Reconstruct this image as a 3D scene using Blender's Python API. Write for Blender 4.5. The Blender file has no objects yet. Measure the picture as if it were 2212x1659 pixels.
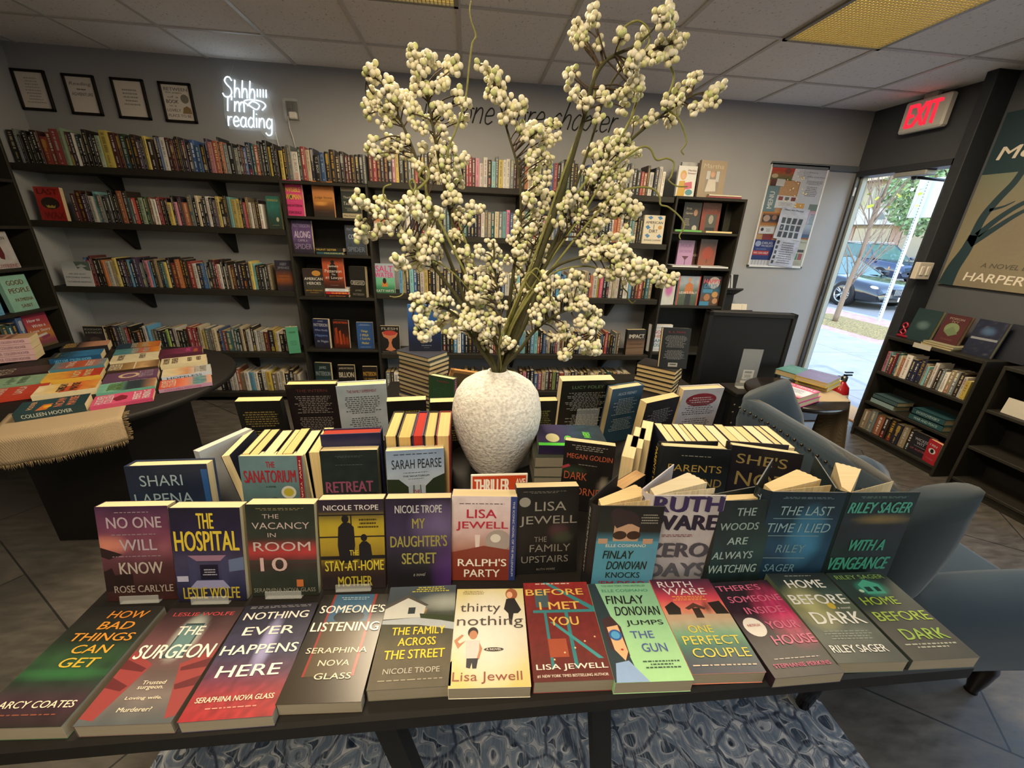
import bpy, bmesh, math, random
from mathutils import Matrix, Vector

# ------------------------------------------------------------------ camera
SC = bpy.context.scene
COL = SC.collection
FPX, YAW, PITCH, ROLL = 871.73, 0.1163, 0.3676, -0.0417
CAM = Vector((1.8798, -3.7838, 1.5297))
_cy, _sy, _cp, _sp, _cr, _sr = math.cos(YAW), math.sin(YAW), math.cos(PITCH), math.sin(PITCH), math.cos(ROLL), math.sin(ROLL)
_F = Vector((_sy * _cp, _cy * _cp, -_sp))
_R0 = Vector((_cy, -_sy, 0.0))
_D0 = _F.cross(_R0)
_R = _R0 * _cr + _D0 * _sr
_D = _D0 * _cr - _R0 * _sr
cam_data = bpy.data.cameras.new('camera')
cam_data.sensor_width = 36.0
cam_data.lens = FPX / 2212.0 * 36.0
cam_data.clip_start = 0.02
cam_data.clip_end = 300.0
cam = bpy.data.objects.new('camera', cam_data)
COL.objects.link(cam)
cam.matrix_world = Matrix(((_R.x, -_D.x, -_F.x, CAM.x), (_R.y, -_D.y, -_F.y, CAM.y), (_R.z, -_D.z, -_F.z, CAM.z), (0, 0, 0, 1)))
SC.camera = cam

# ------------------------------------------------------------------ world, sun, exposure
SC.view_settings.view_transform = 'Standard'
SC.view_settings.look = 'None'
SC.view_settings.gamma = 1.0
SC.view_settings.exposure = 0.0
SC.view_settings.use_curve_mapping = False
W = bpy.data.worlds.new('world')
SC.world = W
W.use_nodes = True
_nt = W.node_tree
_sky = _nt.nodes.new('ShaderNodeTexSky')
_sky.sky_type = 'NISHITA'
_sky.sun_disc = False
_sky.sun_elevation = math.radians(48)
_sky.sun_rotation = math.radians(190)
_sky.air_density = 1.5
_sky.dust_density = 0.5
_bg = _nt.nodes['Background']
_bg.inputs['Strength'].default_value = 1.0
_nt.links.new(_sky.outputs[0], _bg.inputs['Color'])
sun_d = bpy.data.lights.new('sun', 'SUN')
sun_d.energy = 2.6
sun_d.angle = 0.01
sun_d.color = (1.0, 0.95, 0.86)
sun = bpy.data.objects.new('sun', sun_d)
COL.objects.link(sun)
sun.rotation_euler = Vector((0.1, 0.62, -0.75)).to_track_quat('-Z', 'Y').to_euler()
SC.cycles.max_bounces = 7
SC.cycles.diffuse_bounces = 4
SC.cycles.glossy_bounces = 3
SC.cycles.transmission_bounces = 5
SC.cycles.transparent_max_bounces = 8
SC.cycles.caustics_reflective = False
SC.cycles.caustics_refractive = False
SC.cycles.sample_clamp_indirect = 6.0
LAMP = 1.9                      # glow of the fluorescent tubes behind each ceiling louvre
LAMP_COL = (1.0, 0.76, 0.30)
LAMP_W = 74.0                   # light each fluorescent fixture gives
LAMP_COL2 = (1.0, 0.80, 0.54)

# ------------------------------------------------------------------ measuring helpers
def _ray(px, py):
    return _R * ((px - 1106.0) / FPX) + _D * ((py - 829.5) / FPX) + _F
def PZ(px, py, z):
    d = _ray(px, py); return CAM + d * ((z - CAM.z) / d.z)
def PY(px, py, y):
    d = _ray(px, py); return CAM + d * ((y - CAM.y) / d.y)
def PX(px, py, x):
    d = _ray(px, py); return CAM + d * ((x - CAM.x) / d.x)

def lin(c):
    if isinstance(c, str):
        c = [int(c[i:i + 2], 16) / 255.0 for i in (0, 2, 4)]
    return tuple(x / 12.92 if x <= 0.04045 else ((x + 0.055) / 1.055) ** 2.4 for x in c)
def mixc(a, b, t):
    return tuple(x + (y - x) * t for x, y in zip(a, b))

# ------------------------------------------------------------------ mesh builder
class MB:
    def __init__(s):
        s.v, s.f, s.c, s.m, s.s = [], [], [], [], []
    def add(s, verts, faces, col=(1, 1, 1), mat=0, smooth=False, T=None):
        n = len(s.v)
        if isinstance(col, str): col = lin(col)
        if T is not None: verts = [T @ Vector(p) for p in verts]
        s.v += [tuple(p) for p in verts]
        s.c += list(col) if (len(col) and not isinstance(col[0], (int, float))) else [tuple(col)] * len(verts)
        for f in faces:
            s.f.append(tuple(i + n for i in f)); s.m.append(mat); s.s.append(smooth)
        return s
    def box(s, x0, x1, y0, y1, z0, z1, col=(1, 1, 1), mat=0, T=None, b=0.0):
        if x0 > x1: x0, x1 = x1, x0
        if y0 > y1: y0, y1 = y1, y0
        if z0 > z1: z0, z1 = z1, z0
        b = min(b, (x1 - x0) * .45, (y1 - y0) * .45, (z1 - z0) * .45)
        if b <= 0:
            V = [(x, y, z) for z in (z0, z1) for y in (y0, y1) for x in (x0, x1)]
            return s.add(V, [(0, 2, 3, 1), (4, 5, 7, 6), (0, 1, 5, 4), (2, 6, 7, 3), (0, 4, 6, 2), (1, 3, 7, 5)], col, mat, False, T)
        V, F, idx = [], [], {}
        X, Y, Z = (x0, x1), (y0, y1), (z0, z1)
        for i in (0, 1):
            for j in (0, 1):
                for k in (0, 1):
                    sx, sy, sz = (1 - 2 * i) * b, (1 - 2 * j) * b, (1 - 2 * k) * b
                    for a in range(3):
                        idx[i, j, k, a] = len(V)
                        V.append((X[i] + (0 if a == 0 else sx), Y[j] + (0 if a == 1 else sy), Z[k] + (0 if a == 2 else sz)))
        q = lambda t: tuple(idx[p] for p in t)
        for e in (0, 1):
            F.append(q([(e, 0, 0, 0), (e, 0, 1, 0), (e, 1, 1, 0), (e, 1, 0, 0)][::1 if not e else -1]))
            F.append(q([(0, e, 0, 1), (1, e, 0, 1), (1, e, 1, 1), (0, e, 1, 1)][::1 if not e else -1]))
            F.append(q([(0, 0, e, 2), (0, 1, e, 2), (1, 1, e, 2), (1, 0, e, 2)][::1 if not e else -1]))
        for a in (0, 1):
            for c in (0, 1):
                F.append(q([(a, c, 0, 0), (a, c, 0, 1), (a, c, 1, 1), (a, c, 1, 0)]))
                F.append(q([(a, 0, c, 0), (a, 0, c, 2), (a, 1, c, 2), (a, 1, c, 0)]))
                F.append(q([(0, a, c, 1), (0, a, c, 2), (1, a, c, 2), (1, a, c, 1)]))
        for i in (0, 1):
            for j in (0, 1):
                for k in (0, 1):
                    F.append(q([(i, j, k, 0), (i, j, k, 1), (i, j, k, 2)]))
        ctr = Vector(((x0 + x1) / 2, (y0 + y1) / 2, (z0 + z1) / 2))
        G = []
        for f in F:
            p = [Vector(V[i]) for i in f]
            n = (p[1] - p[0]).cross(p[2] - p[0])
            G.append(f if n.dot(sum(p, Vector()) / len(p) - ctr) >= 0 else f[::-1])
        return s.add(V, G, col, mat, False, T)
    def prism(s, pts, y0, y1, col=(1, 1, 1), mat=0, T=None):
        """pts (x,z) outline, counter-clockwise seen from -y, extruded in y"""
        n = len(pts)
        V = [(x, y0, z) for x, z in pts] + [(x, y1, z) for x, z in pts]
        return s.add(V, [tuple(range(n)), tuple(range(2 * n - 1, n - 1, -1))] + [(i, i + n, (i + 1) % n + n, (i + 1) % n) for i in range(n)], col, mat, False, T)
    def lathe(s, prof, n=32, col=(1, 1, 1), mat=0, T=None, smooth=True, cap=True):
        V, F = [], []
        for r, z in prof:
            V += [(r * math.cos(2 * math.pi * i / n), r * math.sin(2 * math.pi * i / n), z) for i in range(n)]
        for k in range(len(prof) - 1):
            F += [(k * n + i, k * n + (i + 1) % n, (k + 1) * n + (i + 1) % n, (k + 1) * n + i) for i in range(n)]
        if cap:
            F += [tuple(range(n - 1, -1, -1)), tuple((len(prof) - 1) * n + i for i in range(n))]
        return s.add(V, F, col, mat, smooth, T)
    def tube(s, path, rad, n=6, col=(1, 1, 1), mat=0, T=None, closed=False):
        P = [Vector(p) for p in path]
        if len(P) < 2: return s
        R = rad if isinstance(rad, (list, tuple)) else [rad] * len(P)
        V, F = [], []
        u = None
        for i, p in enumerate(P):
            d = (P[min(i + 1, len(P) - 1)] - P[max(i - 1, 0)])
            d = d.normalized() if d.length > 1e-9 else Vector((0, 0, 1))
            if u is None:
                u = d.orthogonal().normalized()
            else:
                u = (u - d * u.dot(d)); u = u.normalized() if u.length > 1e-6 else d.orthogonal().normalized()
            w = d.cross(u)
            V += [p + (u * math.cos(2 * math.pi * k / n) + w * math.sin(2 * math.pi * k / n)) * R[i] for k in range(n)]
        for i in range(len(P) - 1):
            F += [(i * n + k, i * n + (k + 1) % n, (i + 1) * n + (k + 1) % n, (i + 1) * n + k) for k in range(n)]
        F += [tuple(range(n - 1, -1, -1)), tuple((len(P) - 1) * n + k for k in range(n))]
        return s.add(V, F, col, mat, True, T)
    def sphere(s, c, r, n=8, m=5, col=(1, 1, 1), mat=0, T=None, sq=(1, 1, 1)):
        V, F = [(0, 0, -1)], []
        for j in range(1, m):
            a = -math.pi / 2 + math.pi * j / m
            V += [(math.cos(a) * math.cos(2 * math.pi * i / n), math.cos(a) * math.sin(2 * math.pi * i / n), math.sin(a)) for i in range(n)]
        V.append((0, 0, 1))
        F += [(0, 1 + (i + 1) % n, 1 + i) for i in range(n)]
        for j in range(m - 2):
            F += [(1 + j * n + i, 1 + j * n + (i + 1) % n, 1 + (j + 1) * n + (i + 1) % n, 1 + (j + 1) * n + i) for i in range(n)]
        F += [(1 + (m - 2) * n + i, 1 + (m - 2) * n + (i + 1) % n, len(V) - 1) for i in range(n)]
        V = [(c[0] + x * r * sq[0], c[1] + y * r * sq[1], c[2] + z * r * sq[2]) for x, y, z in V]
        return s.add(V, F, col, mat, True, T)
    def grid(s, nx, ny, fpos, fcol=None, mat=0, smooth=True, T=None):
        V, C, F = [], [], []
        for j in range(ny + 1):
            for i in range(nx + 1):
                u, v = i / nx, j / ny
                V.append(fpos(u, v)); C.append(fcol(u, v) if fcol else (1, 1, 1))
        for j in range(ny):
            for i in range(nx):
                a = j * (nx + 1) + i
                F.append((a, a + 1, a + nx + 2, a + nx + 1))
        return s.add(V, F, C, mat, smooth, T)
    def mesh(s, name, mats):
        me = bpy.data.meshes.new(name)
        me.from_pydata(s.v, [], s.f)
        for m in mats: me.materials.append(m)
        me.polygons.foreach_set('material_index', s.m)
        me.polygons.foreach_set('use_smooth', s.s)
        at = me.color_attributes.new('Col', 'FLOAT_COLOR', 'POINT')
        flat = []
        for c in s.c: flat += [c[0], c[1], c[2], 1.0]
        at.data.foreach_set('color', flat)
        me.update()
        return me
    def build(s, name, mats, parent=None, M=None):
        if not isinstance(mats, (list, tuple)): mats = [mats]
        return link(name, s.mesh(name, mats), parent, M)

def link(name, data, parent=None, M=None):
    o = bpy.data.objects.new(name, data)
    COL.objects.link(o)
    if parent is not None: o.parent = parent
    if M is not None: o.matrix_local = M
    return o
def tag(o, label, cat, group=None, kind=None):
    while len(label.replace('-', ' ').split()) > 15 and ' the ' in label: label = label.replace(' the ', ' ', 1)
    o['label'] = label; o['category'] = cat
    if group: o['group'] = group
    if kind: o['kind'] = kind
    return o
def thing(name, label, cat, M=None, group=None):
    o = link(name, None, None, M)
    o.empty_display_size = 0.05
    return tag(o, label, cat, group)
def struct(name, mb, mats, label=None):
    o = mb.build(name, mats); o['kind'] = 'structure'
    if label: o['label'] = label
    return o
def TR(x=0, y=0, z=0): return Matrix.Translation((x, y, z))
def RZ(a): return Matrix.Rotation(a, 4, 'Z')
def RX(a): return Matrix.Rotation(a, 4, 'X')
def RY(a): return Matrix.Rotation(a, 4, 'Y')

# ------------------------------------------------------------------ text: glyph outlines turned into flat mesh pieces
_tc = {}
def text_mesh(t):
    k = t
    if k not in _tc:
        cu = bpy.data.curves.new('lettering', 'FONT')
        cu.body = t; cu.size = 1.0; cu.resolution_u = 3
        ob = bpy.data.objects.new('lettering', cu)
        COL.objects.link(ob)
        dg = bpy.context.evaluated_depsgraph_get()
        me = bpy.data.meshes.new_from_object(ob.evaluated_get(dg))
        V = [(v.co.x, v.co.y) for v in me.vertices]
        F = [tuple(p.vertices) for p in me.polygons]
        bpy.data.objects.remove(ob); bpy.data.curves.remove(cu); bpy.data.meshes.remove(me)
        if not V: V, F = [(0, 0), (1, 0), (1, 1)], [(0, 1, 2)]
        xs, ys = [p[0] for p in V], [p[1] for p in V]
        x0, x1, y0, y1 = min(xs), max(xs), min(ys), max(ys)
        V = [((x - x0) / max(x1 - x0, 1e-6), (y - y0) / max(y1 - y0, 1e-6)) for x, y in V]
        G = []
        for f in F:
            a, b, c = (V[i] for i in f[:3])
            G.append(f if (b[0] - a[0]) * (c[1] - a[1]) - (b[1] - a[1]) * (c[0] - a[0]) > 0 else f[::-1])
        _tc[k] = (V, G)
    return _tc[k]
def put_text(mb, t, cx, cz, w, h, col, y=0.0, mat=0, shear=0.0, bold=0.012, rot=0.0, T=None):
    """text in the x-z plane, facing -y, centred on (cx, cz), w wide and h high"""
    V, F = text_mesh(t)
    c, s = math.cos(rot), math.sin(rot)
    d = h * bold * 1.6
    for k, (dx, dz) in enumerate(((0, 0), (-d, d * .4), (d, -d * .4)) if bold > .001 else ((0, 0),)):
        P = []
        for a, b in V:
            x, z = (a - .5) * (w - 2 * max(d, 0)) + (b - .5) * h * shear + dx, (b - .5) * h + dz
            P.append((cx + x * c - z * s, y - .00002 * k, cz + x * s + z * c))
        mb.add(P, F, col, mat, False, T)
# ------------------------------------------------------------------ materials (all node based)
MT = {}
class NT:
    def __init__(s, name):
        s.m = bpy.data.materials.new(name); s.m.use_nodes = True
        s.t = s.m.node_tree; s.b = s.t.nodes['Principled BSDF']; MT[name] = s.m
    def n(s, kind, **kw):
        x = s.t.nodes.new('ShaderNode' + kind)
        for k, v in kw.items():
            if hasattr(x, k): setattr(x, k, v)
            else: x.inputs[k.replace('_', ' ')].default_value = v
        return x
    def l(s, a, b): s.t.links.new(a, b)
    def set(s, **kw):
        for k, v in kw.items(): s.b.inputs[k.replace('_', ' ')].default_value = v
        return s
    def coord(s, scale=(1, 1, 1), kind='Object', rot=(0, 0, 0)):
        tc = s.n('TexCoord'); mp = s.n('Mapping')
        mp.inputs['Scale'].default_value = scale; mp.inputs['Rotation'].default_value = rot
        s.l(tc.outputs[kind], mp.inputs['Vector'])
        return mp.outputs['Vector']
    def noise(s, scale, vec=None, detail=4.0, rough=.55):
        x = s.n('TexNoise'); x.inputs['Scale'].default_value = scale; x.inputs['Detail'].default_value = detail; x.inputs['Roughness'].default_value = rough
        if vec is not None: s.l(vec, x.inputs['Vector'])
        return x.outputs['Fac']
    def ramp(s, fac, stops, interp='LINEAR'):
        r = s.n('ValToRGB'); r.color_ramp.interpolation = interp
        e = r.color_ramp.elements
        while len(e) < len(stops): e.new(0.5)
        for i, (p, c) in enumerate(stops):
            e[i].position = p
            c = lin(c) if isinstance(c, str) else c
            e[i].color = (*c, 1) if len(c) == 3 else c
        s.l(fac, r.inputs['Fac']); return r.outputs['Color']
    def mix(s, fac, a, b, mode='MIX'):
        x = s.n('MixRGB'); x.blend_type = mode
        for i, q in ((0, fac), (1, a), (2, b)):
            if hasattr(q, 'is_linked') or hasattr(q, 'links'): s.l(q, x.inputs[i])
            elif i == 0: x.inputs[0].default_value = q
            else:
                q = lin(q) if isinstance(q, str) else q
                x.inputs[i].default_value = (*q, 1) if len(q) == 3 else q
        return x.outputs[0]
    def col(s, c): s.l(c, s.b.inputs['Base Color']); return s
    def bump(s, h, strength=.3, dist=.002):
        x = s.n('Bump'); x.inputs['Strength'].default_value = strength; x.inputs['Distance'].default_value = dist
        s.l(h, x.inputs['Height']); s.l(x.outputs[0], s.b.inputs['Normal']); return s
    def attr(s):
        a = s.n('Attribute'); a.attribute_name = 'Col'; return a.outputs['Color']

def paint(name, rough, spec=.5, var=.06, nscale=40, bump=0.0, metal=0.0, coat=0.0):
    t = NT(name); t.set(Roughness=rough, Metallic=metal)
    t.b.inputs['Specular IOR Level'].default_value = spec
    t.b.inputs['Coat Weight'].default_value = coat
    v = t.coord()
    f = t.noise(nscale, v)
    t.col(t.mix(1.0, t.attr(), t.ramp(f, [(.25, (1 - var,) * 3), (.75, (1 + var * .0 + .0,) * 3)]), 'MULTIPLY'))
    if bump: t.bump(f, bump)
    return t
paint('printed_paper', .42, .5, .08, 60)
paint('matte_print', .6, .35, .08, 60)
paint('glazed_print', .07, .5, .04, 60)
paint('gloss_print', .24, .6, .05, 60)
paint('black_laminate', .58, .25, .25, 30, .05)
paint('metal_paint', .35, .5, .06, 30)
paint('steel', .3, .5, .06, 30, 0, .9)
paint('plastic', .4, .5, .06, 30)
paint('bark', .8, .3, .35, 90, .5)
paint('leafy', .6, .3, .3, 8)
paint('car_paint', .12, .6, .05, 8, 0, 0, .6)
paint('plaster', .75, .25, .1, 14, .08)
paint('rubber', .7, .3, .2, 50)

t = NT('page_edges'); t.set(Roughness=.75); t.b.inputs['Specular IOR Level'].default_value = .2
f = t.noise(1.0, t.coord((3, 1400, 3)), 2.0)
t.col(t.mix(1.0, t.attr(), t.ramp(f, [(.3, (.56, .52, .45)), (.62, (.80, .75, .66))]), 'MULTIPLY')); t.bump(f, .25, .0006)

t = NT('wall_paint'); t.set(Roughness=.62); t.b.inputs['Specular IOR Level'].default_value = .3
v = t.coord(); f = t.noise(3, v, 6); g = t.noise(220, v, 3)
t.col(t.mix(f, (.268, .276, .290), (.310, .318, .332))); t.bump(g, .25, .0015)

t = NT('shaded_wall_paint'); t.set(Roughness=.62); t.b.inputs['Specular IOR Level'].default_value = .3  # right wall: its backlit shade is put into a darker paint colour
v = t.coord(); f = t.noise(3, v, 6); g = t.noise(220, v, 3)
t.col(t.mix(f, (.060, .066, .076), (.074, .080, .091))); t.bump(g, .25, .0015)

t = NT('ceiling_tile'); t.set(Roughness=.9); t.b.inputs['Specular IOR Level'].default_value = .1
v = t.coord((1, 1, 1)); f = t.noise(2.2, v, 3)
h = t.noise(70, t.coord((1, .55, 1), rot=(0, 0, .4)), 5, .7)
k = t.ramp(h, [(.33, (.45, .43, .41)), (.41, (1, 1, 1))])
t.col(t.mix(1.0, t.mix(f, (.86, .845, .83), (.93, .915, .90)), k, 'MULTIPLY')); t.bump(h, .5, .003)

t = NT('grid_metal'); t.set(Roughness=.4)
t.col(t.mix(t.noise(20, t.coord()), (.55, .53, .50), (.62, .60, .57)))

t = NT('floor_plank'); t.set(Roughness=.42); t.b.inputs['Specular IOR Level'].default_value = .5
v = t.coord(rot=(0, 0, .62))
b = t.n('TexBrick'); b.offset = .5
for kk, vv in (('Scale', 1.0), ('Mortar Size', .0035), ('Mortar Smooth', .1), ('Brick Width', 1.2), ('Row Height', .46), ('Bias', 0.0)): b.inputs[kk].default_value = vv
b.inputs['Color1'].default_value = (.080, .074, .066, 1); b.inputs['Color2'].default_value = (.105, .096, .085, 1); b.inputs['Mortar'].default_value = (.02, .02, .02, 1)
t.l(v, b.inputs['Vector'])
f = t.noise(9, t.coord((1, 3, 1), rot=(0, 0, .62)), 8, .65)
t.col(t.mix(1.0, b.outputs['Color'], t.ramp(f, [(.3, (.55, .55, .55)), (.75, (1.25, 1.22, 1.18))]), 'MULTIPLY')); t.bump(f, .15, .002)
t.l(t.ramp(f, [(.3, (.3, .3, .3)), (.7, (.55, .55, .55))]), t.b.inputs['Roughness'])

t = NT('rug_pile'); t.set(Roughness=.95); t.b.inputs['Specular IOR Level'].default_value = .1
v = t.coord(); wob = t.noise(7, v, 4)
vm = t.n('VectorMath'); vm.operation = 'ADD'
sc = t.n('VectorMath'); sc.operation = 'SCALE'; sc.inputs['Scale'].default_value = .05
cc = t.n('TexNoise'); cc.inputs['Scale'].default_value = 9; t.l(v, cc.inputs['Vector'])
t.l(cc.outputs['Color'], sc.inputs[0]); t.l(v, vm.inputs[0]); t.l(sc.outputs[0], vm.inputs[1])
vo = t.n('TexVoronoi'); vo.feature = 'DISTANCE_TO_EDGE'; vo.inputs['Scale'].default_value = 7.5; t.l(vm.outputs[0], vo.inputs['Vector'])
vo2 = t.n('TexVoronoi'); vo2.inputs['Scale'].default_value = 16; t.l(vm.outputs[0], vo2.inputs['Vector'])
mg = t.n('TexMagic'); mg.turbulence_depth = 5; mg.inputs['Scale'].default_value = 5.5; mg.inputs['Distortion'].default_value = 1.6; t.l(vm.outputs[0], mg.inputs['Vector'])
sp_ = t.n('SeparateColor'); t.l(mg.outputs['Color'], sp_.inputs[0])
orn = t.ramp(sp_.outputs[0], [(.18, (.06, .085, .12)), (.26, (.50, .51, .53)), (.48, (.62, .62, .62)), (.54, (.10, .13, .18)), (.60, (.42, .45, .48)), (.8, (.20, .25, .31))])
edge = t.mix(t.ramp(vo.outputs['Distance'], [(.015, (0, 0, 0)), (.05, (1, 1, 1))]), (.07, .09, .13), orn)
petal = t.ramp(vo2.outputs['Distance'], [(.15, (.30, .34, .4)), (.22, (1, 1, 1)), (.42, (.95, .95, .95)), (.5, (.7, .73, .78))])
streak = t.noise(30, t.coord((6, .5, 1)), 5, .7)
base = t.mix(1.0, edge, petal, 'MULTIPLY')
t.col(t.mix(t.ramp(streak, [(.5, (0, 0, 0)), (.68, (1, 1, 1))]), base, t.mix(wob, (.10, .13, .17), (.50, .51, .52)))); t.bump(t.noise(400, v), .6, .003)

t = NT('burlap'); t.set(Roughness=.95); t.b.inputs['Specular IOR Level'].default_value = .1
w1 = t.n('TexWave'); w1.inputs['Scale'].default_value = 130; w1.inputs['Distortion'].default_value = 1.2; t.l(t.coord(), w1.inputs['Vector'])
w2 = t.n('TexWave'); w2.bands_direction = 'Y'; w2.inputs['Scale'].default_value = 130; w2.inputs['Distortion'].default_value = 1.2; t.l(t.coord(), w2.inputs['Vector'])
k = t.mix(.5, w1.outputs['Color'], w2.outputs['Color'])
t.col(t.mix(k, (.20, .145, .085), (.46, .36, .235))); t.bump(k, .6, .002)

t = NT('vase_stucco'); t.set(Roughness=.8); t.b.inputs['Specular IOR Level'].default_value = .25
v = t.coord(); f = t.noise(110, v, 3, .55); g = t.noise(6, v, 4)
t.col(t.mix(t.ramp(f, [(.35, (0, 0, 0)), (.6, (1, 1, 1))]), t.mix(g, (.40, .39, .37), (.50, .49, .47)), (.66, .65, .63))); t.bump(f, .9, .004)

t = NT('berry_skin'); t.set(Roughness=.55); t.b.inputs['Specular IOR Level'].default_value = .35
lw = t.n('LayerWeight'); lw.inputs['Blend'].default_value = .25
t.col(t.mix(1.0, t.attr(), t.ramp(t.noise(60, t.coord()), [(.3, (.86, .86, .84)), (.7, (1, 1, 1))]), 'MULTIPLY'))
t.b.inputs['Subsurface Weight'].default_value = 0.0

t = NT('blue_velvet'); t.set(Roughness=.85); t.b.inputs['Specular IOR Level'].default_value = .2
t.b.inputs['Sheen Weight'].default_value = .12; t.b.inputs['Sheen Roughness'].default_value = .4
v = t.coord(); t.col(t.mix(t.noise(5, v, 5), (.018, .030, .044), (.030, .046, .064))); t.bump(t.noise(500, v), .25, .001)

t = NT('lamp_tube'); t.set(Roughness=.5)
e = t.n('Emission'); e.inputs['Color'].default_value = (*LAMP_COL, 1); e.inputs['Strength'].default_value = LAMP
f = t.noise(3, t.coord()); t.l(t.mix(f, (*LAMP_COL,), tuple(x * .96 for x in LAMP_COL)), e.inputs['Color'])
t.l(e.outputs[0], t.t.nodes['Material Output'].inputs['Surface'])

def glow(name, col, strength):
    t = NT(name); e = t.n('Emission'); e.inputs['Strength'].default_value = strength
    t.l(t.mix(t.noise(30, t.coord()), col, tuple(x * .93 for x in col)), e.inputs['Color'])
    t.l(e.outputs[0], t.t.nodes['Material Output'].inputs['Surface'])
glow('neon_white', (.80, .92, 1.0), 3.0)
glow('exit_red', (1.0, .03, .06), 1.1)

def clear(name, tint, ior, rough, alpha):
    t = NT(name); t.set(Roughness=rough, IOR=ior)
    t.b.inputs['Alpha'].default_value = alpha
    t.col(t.mix(t.noise(5, t.coord()), tint, tuple(x * .97 for x in tint)))
clear('window_glass', (.75, .85, .85), 1.45, .03, .12)
clear('acrylic', (.8, .85, .85), 1.45, .05, .14)
clear('car_glass', (.06, .12, .11), 1.5, .03, .93)
clear('picture_glass', (.5, .5, .5), 1.5, .02, .06)

t = NT('cork'); t.set(Roughness=.9)
t.col(t.ramp(t.noise(240, t.coord(), 4), [(.3, (.20, .115, .06)), (.7, (.36, .23, .135))]))
t = NT('concrete'); t.set(Roughness=.85)
v = t.coord(); b = t.n('TexBrick'); b.offset = 0
for kk, vv in (('Scale', 1.0), ('Mortar Size', .012), ('Brick Width', 1.5), ('Row Height', 1.5)): b.inputs[kk].default_value = vv
b.inputs['Color1'].default_value = (.27, .27, .28, 1); b.inputs['Color2'].default_value = (.30, .30, .31, 1); b.inputs['Mortar'].default_value = (.2, .2, .2, 1)
t.l(v, b.inputs['Vector'])
t.col(t.mix(1.0, b.outputs['Color'], t.ramp(t.noise(4, v, 8), [(.3, (.8, .8, .8)), (.7, (1.08, 1.08, 1.08))]), 'MULTIPLY'))
t = NT('brick_paver'); t.set(Roughness=.85)
b = t.n('TexBrick')
for kk, vv in (('Scale', 1.0), ('Mortar Size', .008), ('Brick Width', .22), ('Row Height', .11)): b.inputs[kk].default_value = vv
b.inputs['Color1'].default_value = (.34, .16, .15, 1); b.inputs['Color2'].default_value = (.42, .22, .20, 1); b.inputs['Mortar'].default_value = (.45, .33, .30, 1)
t.l(t.coord(), b.inputs['Vector']); t.col(b.outputs['Color'])
t = NT('mulch'); t.set(Roughness=.95)
t.col(t.ramp(t.noise(45, t.coord(), 6, .7), [(.35, (.035, .028, .02)), (.5, (.20, .15, .06)), (.62, (.45, .33, .10))])); t.bump(t.noise(45, t.coord()), 1, .02)
t = NT('asphalt'); t.set(Roughness=.85)
t.col(t.ramp(t.noise(60, t.coord(), 6), [(.3, (.13, .135, .14)), (.7, (.2, .2, .21))]))
# ------------------------------------------------------------------ the setting
H = 2.6
XL, XR, YB, YF = -1.32, 5.40, 0.0, -6.5
struct('floor', MB().box(XL - .1, XR, YF - .1, YB + .1, -.12, 0), MT['floor_plank'])
struct('ceiling', MB().box(XL - .1, XR + .1, YF - .1, YB + .1, H, H + .1), MT['ceiling_tile'])
m = MB()
ROWS = [-.495 - .606 * k for k in range(10)]
for k in range(-2, 9): m.box(k * .61 - .012, k * .61 + .012, YF, YB, H - .006, H - .0005)
for y in ROWS: m.box(XL, XR, y - .012, y + .012, H - .0055, H - .0005)
struct('trim_1', m, MT['grid_metal'], 'ceiling grid of thin metal bars')
struct('wall_back', MB().box(XL - .1, XR + .1, YB, YB + .12, 0, H), MT['wall_paint'])
struct('wall_left', MB().box(XL - .12, XL, YF, YB, 0, H), MT['wall_paint'])
struct('wall_front', MB().box(XL - .1, XR + .1, YF - .12, YF, 0, H), MT['wall_paint'])
m = MB()
DY0, DY1, DZ = -.84, -.012, 2.13
WY0, WY1, WZ0, WZ1 = -6.2, -2.35, .35, 2.42
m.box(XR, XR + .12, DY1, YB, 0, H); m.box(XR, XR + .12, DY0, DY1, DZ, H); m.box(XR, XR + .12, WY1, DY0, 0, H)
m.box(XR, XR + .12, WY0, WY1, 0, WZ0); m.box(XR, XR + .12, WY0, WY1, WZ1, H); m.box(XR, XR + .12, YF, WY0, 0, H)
struct('wall_right', m, MT['shaded_wall_paint'])
m = MB().box(5.235, XR, -1.0, -.93, 0, H, lin('2b2e33'), b=.004)
struct('pillar', m, MT['black_laminate'])
m = MB()
fx = 'black_laminate'
for y in (WY0, (WY0 + WY1) / 2, WY1): m.box(XR + .02, XR + .09, y - .03, y + .03, WZ0, WZ1, lin('25272a'))
for z in (WZ0 + .03, WZ1 - .03): m.box(XR + .02, XR + .09, WY0, WY1, z - .03, z + .03, lin('25272a'))
w = struct('window_1', m, MT['black_laminate'])  # unseen storefront window, made large to let in fill daylight
MB().box(XR + .05, XR + .056, WY0, WY1, WZ0, WZ1).build('pane', MT['window_glass'], w)
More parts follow.
